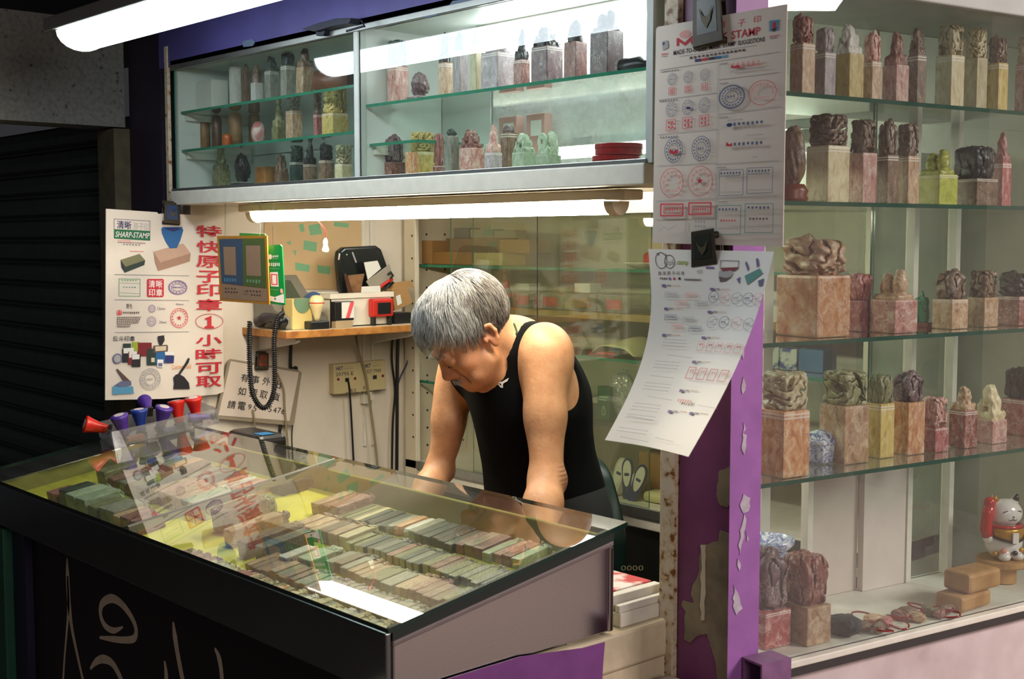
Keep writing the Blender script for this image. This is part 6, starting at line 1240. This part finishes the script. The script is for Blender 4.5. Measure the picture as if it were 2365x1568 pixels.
for i, (a, b_) in enumerate(((1182, 1232), (1236, 1300), (1304, 1376), (1380, 1450))):
    o = bk(a, b_, 672+i*3, 'w', 2.72, clearbin, 'clear_bin', f'clear plastic drawer box, {ORD[i]} from left, on the wooden back shelf', 'box', .12, grp='clear drawer boxes'); w_ = o.dimensions.x
    h = on(a, 672+i*3, 1, 2.72)[2]-BSZ['w']
    MB().box(-w_*.2, w_*.3, -.001, -.0005, h*.2, h*.75).build('label', rl if i != 2 else kraft, parent=o, org=(0, 0, 0)); MB().box(-w_*.42, w_*.42, .01, .1, .002, h*.4).build('contents', mat('dark_contents', (70, 62, 48), .8), parent=o, org=(0, 0, 0))
for i, (a, b_) in enumerate(((1190, 1222), (1326, 1362))): bk(a, b_, 655, on(1200, 672, 1, 2.74)[2]+.002, 2.74, card_white, 'white_packet', ('left' if i == 0 else 'right')+' small white packet lying on the clear drawer boxes', 'packet', .05)
q = on(1170, 740, 1, 2.70); o = thing('glue_bottle', 'small bottle with red cap on the wooden back shelf behind the head', 'bottle', (q[0], 2.70, BSZ['w'])); MB().lathe([(.016, 0), (.017, .004), (.017, .05), (.010, .062)], 16).build('body', mat('dim_bottle', (120, 130, 112), .2), parent=o, org=(0, 0, 0), smooth=True); MB().lathe([(.011, .062), (.011, .085), (.009, .087)], 14).build('cap', rp, parent=o, org=(0, 0, 0)); tag(MB().tube([(q[0]-.03, 2.72, BSZ['w']+.08), (q[0]-.075, 2.76, BSZ['w']+.16)], .006, 8).build('wooden_stick', kd, smooth=True), 'dark stick leaning behind the red capped bottle', 'stick')
# dish with red lid
q = on(1470, 605, 1, 2.66); o = thing('white_dish', 'white dish at the right end of the top back shelf', 'dish', (q[0], 2.69, BSZ['t']+.0006)); MB().lathe([(.02, 0), (.03, .002), (.055, .014), (.057, .017), (.05, .017), (.0, .008)], 26, cap=False).build('dish', mat('white_glaze', (228, 222, 216)), parent=o, org=(0, 0, 0), smooth=True)
tag(MB().lathe([(.026, 0), (.03, .004), (.03, .026), (.024, .034), (.0, .036)], 22).build('red_pot', rp, org=(q[0]+.03, 2.70, BSZ['t']+.012), smooth=True), 'orange red round pot standing in the white dish', 'pot')
a_ = on(1360, 803, 1, 2.64); b_ = on(1418, 793, 1, 2.66); tag(MB().tube([(a_[0], 2.64, BSZ['g']+.006), (b_[0], 2.665, BSZ['g']+.006)], .0055, 8).build('red_marker', rp, smooth=True), 'orange red marker lying on the lower glass shelf', 'marker')
xc = on(1446, 800, 1, 2.70)[0]
def cloth(u, v): return (xc-.075+.17*u, 2.63+.2*v, BSZ['g']+.007+.045*math.sin(math.pi*min(1, u*1.05))**.7*(.6+.4*math.sin(math.pi*v))+.003*math.sin(9*u+5*v))
tag(MB().grid(cloth, 14, 12).build('folded_cloth', mat('cream_cloth', (206, 200, 150), .85, .08), smooth=True, solid=.002), 'folded cream cloth on the lower glass shelf', 'cloth')
xc = on(1405, 930, 1, 2.70)[0]; zc = on(1405, 895, 1, 2.68)[2]
o = tag(MB().box(-.026, .026, 0, .03, 0, zc-.97).build('green_packet', mat('deep_green_pack', (8, 88, 52), .4, .05), org=(xc, 2.68, .9706), bev=.001), 'green packet with white drop outline on the lower back shelf', 'packet')
dr = [(.009*math.sin(t)*math.sin(t/2), .028+.011*math.cos(t)*1.2) for t in np.linspace(0, 2*math.pi, 22)]
MB().tube([(x, -.0006, z) for x, z in dr], .0007, 5).build('drop_mark', ink('white'), parent=o, org=(0, 0, 0)); MB().box(-.018, .012, -.0008, -.0002, .058, .061).box(-.018, .016, -.0008, -.0002, .066, .071).build('printed_lines', ink('mint'), parent=o, org=(0, 0, 0))
xc = on(1436, 870, 1, 2.72)[0]
k = inst(knob('rock', 4), 'plastic_bag', glass('plastic_film', (.9, .93, .95), dust_veil=.35, veil_col=(.6, .64, .66), rough=.15)); k.location = (xc, 2.73, .971); k.scale = (.09, .08, .16); tag(k, 'crumpled clear plastic bag beside the green packet', 'bag')
# insole packs and cartons low in the back cabinet
ins = mat('insole_pack_white', (206, 206, 190), .4, .08); navy_p = mat('insole_pack_navy', (44, 56, 104), .4, .1)
for i, (px, py, ang, m) in enumerate(((1420, 1085, .25, ins), (1447, 1090, -.1, navy_p), (1448, 1118, .35, ins), (1464, 1100, .3, navy_p))):
    c = on(px, py, 1, 2.66-.004*i); o = thing('insole_pack', ('white' if m is ins else 'navy')+' rounded insole pack, '+ORD[i]+' from left, in the back cabinet', 'packet', (c[0], c[1], c[2]-.05), 'insole packs'); o.rotation_euler = (-.15, ang, 0)
    P = [(.022*math.cos(t), 0, .06+.03*math.sin(t)) for t in np.linspace(0, math.pi, 9)]+[(-.016, 0, .0), (-.012, 0, -.03), (.0, 0, -.04), (.012, 0, -.03), (.016, 0, 0)]
    MB().prism(P, (0, .003, 0)).build('card', m, parent=o, org=(0, 0, 0)); MB().prism([((.016+.003*math.sin(t))*math.cos(t), -.0008, .045+.038*math.sin(t)) for t in np.linspace(0, 2*math.pi, 20)[:-1]], (0, .0006, 0)).build('label', card_white, parent=o, org=(0, 0, 0)); MB().box(-.009, .009, -.0012, -.0006, .038, .046).build('printed_line', navy_p, parent=o, org=(0, 0, 0))
for i, (a, b_, t, m, lab) in enumerate(((1478, 1500, 1045, kraft, 'kraft upright carton behind the insole packs'), (1500, 1532, 1050, kd, 'brown upright carton right of the insole packs'), (1440, 1474, 1110, mat('brown_carton', (96, 72, 44), .7), 'dark brown carton under the insole packs'))): bk(a, b_, t, .756, 2.74, m, 'carton', lab, 'box', .06)
bk(1486, 1545, 1140, .756, 2.66, mat('cream_cloth', (206, 200, 150)), 'cloth_bundle', 'pale bundle at the bottom of the back cabinet', 'bundle', .06, bev=.012)
# small cartons seen through the right case
bw = lambda c, n: mat('carton_'+n, c, .5, stops=[(.42, srgb(c)), (.5, srgb((206, 210, 200)))], scale=26)
for i, (a, b_, t, z0, m, lab) in enumerate(((1757, 1800, 745, 'w', card_white, 'lowest white carton in the stack right of the pillar'), (1757, 1800, 706, on(1778, 747, 1, 2.74)[2]+.002, card_white, 'middle white carton in the stack right of the pillar'), (1757, 1800, 672, on(1778, 708, 1, 2.74)[2]+.002, bw((96, 130, 150), 'blue'), 'top blue white carton in the stack right of the pillar'))): bk(a, b_, t, z0, 2.74, m, 'carton', lab, 'box', .06)
for i, (a, b_, t, m, lab) in enumerate(((1764, 1800, 790, bw((60, 90, 140), 'indigo'), 'indigo patterned carton on the glass shelf right of the pillar'), (1802, 1842, 806, bw((40, 80, 140), 'royal'), 'royal blue carton with white dots right of the pillar'), (1846, 1904, 808, mat('teal_blue_box', (50, 110, 150), .5, .2, 20), 'teal blue carton on the glass shelf right of the pillar'))):
    bk(a, b_, t, 'g', 2.70, m, 'carton', lab, 'box', .06)
# ---------------------------------------------------------------- the man
def nrm(v): v = np.array(v, float); return v/np.linalg.norm(v)
hp = math.radians(40); hy = math.radians(24); fh = np.array([-math.sin(hy), -math.cos(hy), 0.])
HF = fh*math.cos(hp)+np.array([0, 0, -math.sin(hp)]); HU = fh*math.sin(hp)+np.array([0, 0, math.cos(hp)]); HL = np.cross(HU, HF); HR_ = np.array([HF, HL, HU])
HO = on(1121, 781, 1, 1.815)-HL*.074
HS = 1.0
def hd(f, l, u):
    u = u if u > -.01 else -.01+(u+.01)*.84
    return HO+(HF*f+HL*l+HU*u)*HS
Ls, Le = on(1262, 815, 1, 1.935), on(1262, 1108, 1, 1.885); Lw = np.array([Le[0]+.085, 1.775, .85])
Rs, Re = on(1062, 858, 1, 1.95), on(1014, 1085, 1, 1.90); Rw = np.array([Re[0]+.05, 1.775, .85])
lat = nrm((Ls-Rs)*np.array([1, 1, .3])); TR = np.array([lat, nrm(np.cross(np.array([0, 0, 1.]), lat)), [0, 0, 1.]]); TR[2] = np.cross(TR[0], TR[1])
chest, waist, pelv = on(1222, 925, 1, 2.0), on(1243, 1060, 1, 2.04), on(1262, 1165, 1, 2.06)
c7 = on(1188, 800, 1, 1.955)
leanR = TR.copy(); sp = nrm(c7-pelv); leanR[2] = sp; leanR[1] = nrm(np.cross(sp, lat)); leanR[0] = np.cross(leanR[1], sp)
def axis(lo, hi, flo, fhi, df, dc): return np.unique(np.round(np.concatenate([np.arange(lo, flo, dc), np.arange(flo, fhi, df), np.arange(fhi, hi+dc, dc)]), 5))
def torso(S_, off=0.):
    S_.ell(chest, (.150+off, .124+off, .17+off), leanR, .03); S_.ell(waist, (.142+off, .118+off, .15+off), leanR, .05); S_.ell(pelv, (.155+off, .125+off, .13+off), TR, .05)
    S_.ell((Ls+Rs)/2+np.array([0, .02, -.015]), (.17+off, .075+off, .075+off), TR, .05)
    S_.cone(c7+np.array([0, .03, -.02]), chest+np.array([0, .05, 0]), .06+off, .09+off, .05)
hips = [pelv+lat*q*.085+np.array([0, 0, -.05]) for q in (1, -1)]; knees = [h+np.array([.0, -.05, -.37]) for h in hips]; ank = [np.array([k[0], k[1]+.06, .09]) for k in knees]
def legs(S_, off=0.):
    for h, k, a in zip(hips, knees, ank): S_.cone(h, k, .082+off, .056+off, .04); S_.cone(k, a, .056+off, .038+off, .02)
lo, hi = np.array([-2.75, 1.60, 0.]), np.array([-1.78, 2.30, 1.50])
B = SDF(axis(lo[0], hi[0], HO[0]-.15, HO[0]+.19, .0026, .0055), axis(lo[1], hi[1], HO[1]-.19, HO[1]+.14, .0026, .0055), np.unique(np.concatenate([axis(.0, .74, .7, .74, .011, .011), axis(.745, 1.50, HO[2]-.16, HO[2]+.17, .0026, .0055)])))
torso(B); legs(B)
for a in ank: B.cone(a+np.array([0, .02, -.055]), a+np.array([0, -.14, -.06]), .035, .028, .02)
# arms
for sh, el, wr, q in ((Ls, Le, Lw, 1), (Rs, Re, Rw, -1)):
    aw = 1.0 if q > 0 else .86; B.ell(sh+np.array([0, 0, -.012]), (.058*aw, .060*aw, .075), TR, .03)
    m = sh+(el-sh)*.5; B.cone(sh, m, .050*aw, .040*aw, .03); B.cone(m, el, .039*aw, .037*aw, .025); B.ell(sh+(el-sh)*.45+np.array([0, -.010, 0]), (.036*aw, .038*aw, .09), TR, .03)
    d = nrm(wr-el); B.cone(el, el+(wr-el)*.35, .039*aw, .041*aw, .02); B.cone(el+(wr-el)*.35, wr, .041*aw, .027, .02); B.sph(el+np.array([.006*q, .018, -.004]), .025, .02)
    # hand resting on the bench, fingers forward and slightly curled
    fw = nrm(np.array([-.12*q, -1, 0])); sd = np.array([-q, 0, 0.])*1.0; sd = nrm(np.cross([0, 0, 1.], fw))*(1 if q < 0 else -1)*(-1)
    pc = wr+fw*.045+np.array([0, 0, -.014]); B.cone(wr, pc, .024, .022, .01)
    for i, (o, L1) in enumerate(((-.030, .050), (-.010, .058), (.010, .055), (.029, .044))):
        a = pc+sd*o*.8+fw*.015; k1 = a+fw*.022+sd*o*.1+np.array([0, 0, .004]); k2 = k1+fw*L1*.42+np.array([0, 0, -.008]); k3 = k2+fw*L1*.28+np.array([0, 0, -.016])
        k3[2] = max(k3[2], .809); k2[2] = max(k2[2], .812)
        B.cone(pc+sd*o*.5, k1, .014, .0105, .008); B.cone(k1, k2, .0095, .0085, .003); B.cone(k2, k3, .0085, .007, .003)
    t0 = pc-sd*.026-fw*.012; t1 = t0-sd*.020+fw*.022+np.array([0, 0, -.006]); t2 = t1+fw*.026-sd*.004+np.array([0, 0, -.008]); t2[2] = max(t2[2], .81)
    B.cone(t0, t1, .014, .011, .006); B.cone(t1, t2, .0105, .0085, .003)
# neck
B.cone(hd(-.038, 0, -.035), c7+np.array([0, -.004, -.01]), .054, .060, .025); B.cone(c7, Ls+np.array([-.03, .01, .01]), .05, .035, .05); B.cone(c7, Rs+np.array([.03, .01, .01]), .05, .035, .05)
B.cone(hd(.02, 0, -.07), c7+np.array([-.01, -.055, -.06]), .040, .045, .03)
# head
He = lambda c, r, k=.015, mode='u': B.ell(hd(*c), np.array(r)*HS, HR_, k*HS, mode)
Hc = lambda a, b, ra, rb, k=.01, mode='u': B.cone(hd(*a), hd(*b), ra*HS, rb*HS, k*HS, mode)
He((-.008, 0, .052), (.096, .075, .086), 0 if 0 else .02); He((.040, 0, -.015), (.052, .060, .080), .03); He((.045, 0, -.068), (.042, .050, .038), .03); He((.076, 0, -.090), (.018, .022, .016), .02)
for q in (1, -1):
    He((.062, .042*q, -.022), (.022, .020, .018), .02); Hc((.020, .052*q, -.055), (.058, .034*q, -.082), .018, .016, .02)
    He((.100, .030*q, .006), (.016, .017, .011), .012, 's'); He((.0845, .030*q, .003), (.0130, .0160, .0125), .004); He((.0975, .030*q, -.0045), (.004, .0125, .0010), .001, 's')
    He((.084, .030*q, -.0125), (.008, .013, .004), .006)
    He((.099, .0135*q, -.033), (.0095, .0080, .0080), .006); He((.104, .007*q, -.0405), (.005, .0035, .003), .002, 's')
    Hc((.090, .036*q, .024), (.094, .010*q, .020), .009, .009, .01)
    Hc((.090, .024*q, -.034), (.080, .036*q, -.070), .0045, .004, .005, 's'); Hc((.080, .020*q, -.016), (.074, .046*q, -.012), .0025, .002, .004, 's'); Hc((.060, .050*q, -.045), (.052, .050*q, -.078), .003, .003, .008, 's'); He((.062, .045*q, -.068), (.016, .014, .013), .012)
    # ear: rim, bowl, lobe
    er = [(-.004, .074, .018), (-.013, .080, .024), (-.024, .084, .018), (-.026, .084, .002), (-.020, .081, -.016), (-.012, .077, -.026)]
    for a, b in zip(er[:-1], er[1:]): Hc((a[0], a[1]*q, a[2]), (b[0], b[1]*q, b[2]), .0048, .0048, .004)
    He((-.014, .075*q, .0), (.013, .006, .022), .006); He((-.012, .082*q, .002), (.008, .007, .011), .004, 's'); He((-.010, .077*q, -.024), (.008, .0055, .010), .006); He((.003, .076*q, -.004), (.005, .004, .008), .003)
He((.082, 0, -.020), (.026, .021, .036), .008); Hc((.090, 0, .016), (.103, 0, -.018), .0090, .0105, .012); He((.107, 0, -.028), (.0135, .0140, .0115), .008)
Hc((.092, -.016, -.062), (.092, .016, -.062), .0085, .0085, .01); Hc((.089, -.014, -.075), (.089, .014, -.075), .0078, .0078, .008); Hc((.101, -.021, -.0685), (.101, .021, -.0685), .0022, .0022, .003, 's')
Hc((.098, 0, -.045), (.098, 0, -.055), .0035, .003, .006, 's')
for u_ in (.050, .061): Hc((.094, -.03, u_), (.094, .03, u_), .0012, .0012, .003, 's')
B.F[:, :, 0] = 1
def skin_mat():
    m, nt, b = nodes('skin'); co = coords(nt); n = nz(nt, co, 26, 5, .6); n2 = nz(nt, co, 5, 2)
    col = ramp(nt, n.outputs[0], [(.3, srgb((192, 138, 98))), (.5, srgb((206, 154, 112))), (.7, srgb((214, 166, 124)))]).outputs[0]
    def spot(c, r, color, amt, hard=.5):
        nonlocal col
        d = nt.nodes.new('ShaderNodeVectorMath'); d.operation = 'DISTANCE'; nt.links.new(co, d.inputs[0]); d.inputs[1].default_value = tuple(c)
        mr = nt.nodes.new('ShaderNodeMapRange'); mr.inputs[1].default_value = r*hard; mr.inputs[2].default_value = r; mr.inputs[3].default_value = amt; mr.inputs[4].default_value = 0; nt.links.new(d.outputs['Value'], mr.inputs[0])
        col = mixc(nt, mr.outputs[0], col, srgb(color)); return mr.outputs[0]
    spot(hd(.115, 0, -.03), .045, (186, 92, 70), .6, .2); spot(hd(.07, .045, -.02), .05, (190, 110, 80), .4, .1); spot(hd(.05, 0, -.03), .12, (178, 116, 80), .5, .6); spot(hd(-.015, .08, 0), .04, (196, 116, 86), .5, .3)
    el = Le+np.array([.028, .03, -.012]); k = spot(el, .05, (158, 96, 74), .65, .3); spot(Re+np.array([-.02, .02, 0]), .06, (176, 108, 76), .4, .3)
    nt.links.new(col, b.inputs['Base Color']); b.inputs['Roughness'].default_value = .48; b.inputs['Subsurface Weight'].default_value = .12; b.inputs['Subsurface Radius'].default_value = (.012, .005, .003)
    # creases over the elbow
    mp = nt.nodes.new('ShaderNodeMapping'); mp.inputs['Location'].default_value = (0, 0, 0); nt.links.new(co, mp.inputs[0]); w = nt.nodes.new('ShaderNodeTexWave'); w.bands_direction = 'Z'; w.inputs['Scale'].default_value = 34; w.inputs['Distortion'].default_value = 3; w.inputs['Detail Scale'].default_value = 14; nt.links.new(mp.outputs[0], w.inputs[0])
    d = nt.nodes.new('ShaderNodeVectorMath'); d.operation = 'DISTANCE'; nt.links.new(co, d.inputs[0]); d.inputs[1].default_value = tuple(el+np.array([0, 0, .018])); mr = nt.nodes.new('ShaderNodeMapRange'); mr.inputs[1].default_value = .02; mr.inputs[2].default_value = .042; mr.inputs[3].default_value = 1; mr.inputs[4].default_value = 0; nt.links.new(d.outputs['Value'], mr.inputs[0])
    mu = nt.nodes.new('ShaderNodeMath'); mu.operation = 'MULTIPLY'; nt.links.new(w.outputs['Fac'], mu.inputs[0]); nt.links.new(mr.outputs[0], mu.inputs[1])
    fine = nz(nt, co, 160, 3); ad = nt.nodes.new('ShaderNodeMath'); ad.operation = 'MULTIPLY_ADD'; nt.links.new(fine.outputs[0], ad.inputs[0]); ad.inputs[1].default_value = .25; nt.links.new(mu.outputs[0], ad.inputs[2])
    bump(nt, b, ad.outputs[0], .6, .004); return m
skin = skin_mat()
man = thing('person', 'grey-haired man in black tank top leaning over the counter, looking down', 'person', (pelv[0], pelv[1], 0))
V, Fq = surface_nets(B.F, *B.a)
body = bpy.data.objects.new('body', np_mesh('body', V, Fq, [skin])); S.collection.objects.link(body); body.parent = man; body.location = tuple(-np.array(man.location))
sm = body.modifiers.new('smooth', 'SMOOTH'); sm.factor = .4; sm.iterations = 2
from mathutils.bvhtree import BVHTree
bvh_body = BVHTree.FromPolygons([tuple(v) for v in V], [tuple(f) for f in Fq.tolist()])
# tank top
T = SDF(np.arange(lo[0], hi[0], .0055), np.arange(1.66, 2.30, .0055), np.arange(.84, 1.42, .0055)); torso(T, .007)
T.cone(c7+np.array([0, .0, -.02]), Ls+np.array([-.045, .0, .010]), .064, .056, .04); T.cone(c7+np.array([0, .0, -.02]), Rs+np.array([.045, .0, .010]), .064, .056, .04)
for sh, q in ((Ls, 1), (Rs, -1)): T.ell(sh+lat*q*.075+np.array([0, .022, -.03]), (.088, .122, .150), TR, .004, 's')
T.cone(hd(-.030, 0, -.02), c7+np.array([0, -.010, .0]), .074, .066, .004, 's'); T.ell(hd(.02, 0, -.08), (.06, .06, .05), TR, .004, 's'); T.F[:, :, 0] = 1
tankm = mat('black_jersey', (9, 11, 12), .9, .25, 60, bmp=.15, spec=.15)
Vt, Ft = surface_nets(T.F, *T.a); tank = bpy.data.objects.new('tank_top', np_mesh('tank_top', Vt, Ft, [tankm])); S.collection.objects.link(tank); tank.parent = man; tank.location = body.location
sm = tank.modifiers.new('smooth', 'SMOOTH'); sm.factor = .5; sm.iterations = 4
bvh_tank = BVHTree.FromPolygons([tuple(v) for v in Vt], [tuple(f) for f in Ft.tolist()])
T = SDF(np.arange(lo[0], hi[0], .009), np.arange(1.80, 2.32, .009), np.arange(.06, .95, .009)); T.ell(pelv, (.166, .136, .135), TR, 0); legs(T, .014); T.F[:, :, 0] = T.F[:, :, -1] = 1
Vp, Fp = surface_nets(T.F, *T.a); o = bpy.data.objects.new('trousers', np_mesh('trousers', Vp, Fp, [mat('dark_trousers', (30, 32, 36), .8, .2, 30)])); S.collection.objects.link(o); o.parent = man; o.location = body.location
def hit(x, y, bvh, off=.0012):
    d = ray(x, y); h = bvh.ray_cast(Vector(CAM), Vector(d)); return None if h[0] is None else np.array(h[0])+np.array(h[1])*(off if h[1].dot(Vector(d)) < 0 else -off)
def onman(polys, bvh, name, m, off=.0015):
    b = MB()
    for pts in polys:
        P = [hit(x, y, bvh, off) for x, y in pts]
        if any(p is None for p in P): continue
        b.add(P, [tuple(range(len(P)))])
    if b.v: b.keepn = 1; o = b.build(name, m, parent=man); return o
px4 = lambda x, y: (900+x*.40816, 580+y*.40816)
onman([[px4(*k) for k in q] for q in (((604, 748), (622, 735), (626, 745), (618, 751)), ((618, 743), (640, 738), (676, 716), (668, 735), (648, 746), (628, 750)), ((634, 745), (650, 742), (644, 752), (640, 773), (632, 768)), ((612, 752), (622, 750), (632, 762), (644, 764), (642, 774), (628, 770)))], bvh_tank, 'white_logo', ink('white'))
# neck cord
P = [hit(x, y, bvh_body, .002) for x, y in ((1186, 748), (1191, 760), (1195, 772), (1194, 786), (1188, 800), (1178, 815))]; P = [p for p in P if p is not None]
if len(P) > 3: MB().tube(spline(P, 4), .0022, 6).ball(P[2], .004, 8).build('neck_cord', mat('dark_green_cord', (28, 62, 52), .6), parent=man, smooth=True)
# eyes
for q in (1, -1): MB().tube([hd(.0845+.0135*math.cos(t*.9), .030*q+.0150*math.sin(t), -.0042-.002*math.cos(t)) for t in np.linspace(-1.15, 1.15, 9)], [.0004, .0008, .001, .0011, .0011, .0011, .001, .0008, .0004], 6).build('eyelashes', mat('dark_lashes', (62, 46, 40), .6), parent=man, smooth=True)
# hair
CR = np.array([.100, .079, .091]); CC = np.array([-.009, 0, .055])
def hline(f): return np.interp(f, [-.11, -.075, -.045, -.028, -.012, .012, .030, .055, .09], [-.045, -.050, -.040, .014, .040, .018, .038, .066, .078])
def hair_mat(name, a, b_, c_):
    m, nt, bs = nodes(name); g = nt.nodes.new('ShaderNodeNewGeometry'); r_ = ramp(nt, g.outputs['Random Per Island'], [(.0, srgb(a)), (.5, srgb(b_)), (.95, srgb(c_))]); nt.links.new(r_.outputs[0], bs.inputs['Base Color']); bs.inputs['Roughness'].default_value = .42; return m
hm_top = hair_mat('silver_hair', (112, 112, 108), (180, 180, 176), (226, 226, 222)); hm_back = hair_mat('grey_brown_hair', (52, 48, 44), (96, 90, 82), (150, 146, 138)); hm_side = hair_mat('grey_side_hair', (104, 94, 86), (146, 136, 126), (182, 174, 166))
# base layer
a3 = np.linspace(-.13, .13, 66); s3 = SDF(a3, a3, a3+.05); X3, Y3, Z3 = np.meshgrid(*s3.a, indexing='ij')
s3.F = ((np.sqrt(((X3-CC[0])/(CR[0]+.004))**2+((Y3-CC[1])/(CR[1]+.004))**2+((Z3-CC[2])/(CR[2]+.004))**2)-1)*.085).astype(np.float32); s3.F = np.maximum(s3.F, (hline(X3)+.012-Z3).astype(np.float32)); s3.F = np.maximum(s3.F, -.9+0*s3.F)
Vh, Fh = surface_nets(s3.F, *s3.a); Vh = np.array([hd(*v) for v in Vh]); o = bpy.data.objects.new('hair_base', np_mesh('hair_base', Vh, Fh, [mat('grey_hair_base', (112, 112, 108), .6, .3, 60)])); S.collection.objects.link(o); o.parent = man; o.location = body.location
rs = np.random.RandomState(5); WH = np.array([-.035, -.012, .146]); gl = HR_ @ np.array([0, 0, -1.])
def ellq(p): return np.sqrt((((p-CC)/CR)**2).sum())
def strand(root, n, L, r0, clump):
    p = root.copy(); P = [p.copy()]; t = root-WH; t -= n*(t@n); t = t/(np.linalg.norm(t)+1e-6); t = t+clump; step = L/6
    for k in range(6):
        nn = (p-CC)/CR**2; nn /= np.linalg.norm(nn); d = t-nn*(t@nn)*.85+gl*(.06+.10*k)*(.6 if root[0] < 0 else .42)+nn*((.24+.20*min(1, max(0, root[0]+.01)/.06)*min(1, max(0, root[2]-.03)/.05))-.07*k); d /= np.linalg.norm(d); p = p+d*step
        e = ellq(p); mn = 1.035+.022*min(k, 3)+.042*min(k, 3)*min(1, max(0, root[0]+.02)/.06)*min(1, max(0, root[2]-.035)/.05)
        if e < mn: p = CC+(p-CC)*mn/e
        P.append(p.copy()); t = .75*t+.25*d
    return P
strands = {0: [], 1: [], 2: []}; cl = [(rs.randn(3)*.20) for _ in range(220)]; cpos = rs.randn(220, 3); cpos /= np.linalg.norm(cpos, axis=1)[:, None]
while sum(map(len, strands.values())) < 9500:
    v = rs.randn(3); v /= np.linalg.norm(v)
    if v[2] < -.85: continue
    root = CC+CR*v*1.005
    if root[2] < hline(root[0])+.001: continue
    n = v/CR; n /= np.linalg.norm(n); ci = int(np.argmax(cpos@v)); front = root[0] > .02 and root[2] > .05
    L = (rs.uniform(.024, .044) if root[0] > .055 else rs.uniform(.036, .062)) if front else (rs.uniform(.04, .065) if root[2] > .04 else rs.uniform(.012, .026))
    k = 0
    if root[0] < -.022 and root[2] < .125 : k = 1
    if root[2] < .055 and root[0] > -.03: k = 2
    if rs.rand() < .13: k = rs.randint(0, 3)
    strands[k].append((strand(root, n, L, .0008, cl[ci]+rs.randn(3)*.09), rs.uniform(.0005, .0010)))
def strand_mesh(lst):
    vs = []; fs = []
    for P, r in lst:
        W_ = [hd(*p) for p in P]; m = len(W_); o_ = len(vs)
        for i, p in enumerate(W_):
            t = W_[min(i+1, m-1)]-W_[max(i-1, 0)]; t /= np.linalg.norm(t)+1e-9; a = np.cross(t, (.3, .5, .8)); a /= np.linalg.norm(a)+1e-9; b_ = np.cross(t, a); rr_ = r*(1-.75*i/(m-1))
            for q in range(3): vs.append(p+rr_*(a*math.cos(2.0944*q)+b_*math.sin(2.0944*q)))
        for i in range(m-1):
            for q in range(3): fs.append((o_+i*3+q, o_+i*3+(q+1) % 3, o_+(i+1)*3+(q+1) % 3, o_+(i+1)*3+q))
    return np.array(vs), np.array(fs)
for k, nm, m in ((0, 'hair', hm_top), (1, 'hair', hm_back), (2, 'hair', hm_side)):
    o = bpy.data.objects.new(nm, np_mesh('hair', *strand_mesh(strands[k]), [m])); S.collection.objects.link(o); o.parent = man; o.location = body.location
# eyebrows and moustache
def tuft(name, pts, cnt_, L, d, sp):
    lst = []
    for i in range(cnt_):
        t = rs.rand(); k = t*(len(pts)-1); j = min(int(k), len(pts)-2); p = np.array(pts[j])+(np.array(pts[j+1])-np.array(pts[j]))*(k-j)+rs.randn(3)*sp; dd = np.array(d)+rs.randn(3)*.25; dd /= np.linalg.norm(dd)
        lst.append(([p+dd*L*s_ for s_ in (0, .5, 1)], .0005))
    o = bpy.data.objects.new(name, np_mesh(name, *strand_mesh(lst), [hm_top])); S.collection.objects.link(o); o.parent = man; o.location = body.location
for q in (1, -1): tuft('eyebrow', [(.103, .014*q, .020), (.103, .030*q, .026), (.089, .046*q, .022)], 75, .010, (.2, .6*q, .25), .0016)
tuft('moustache', [(.099, -.022, -.056), (.104, 0, -.051), (.099, .022, -.056)], 170, .010, (.15, 0, -1), .0022)
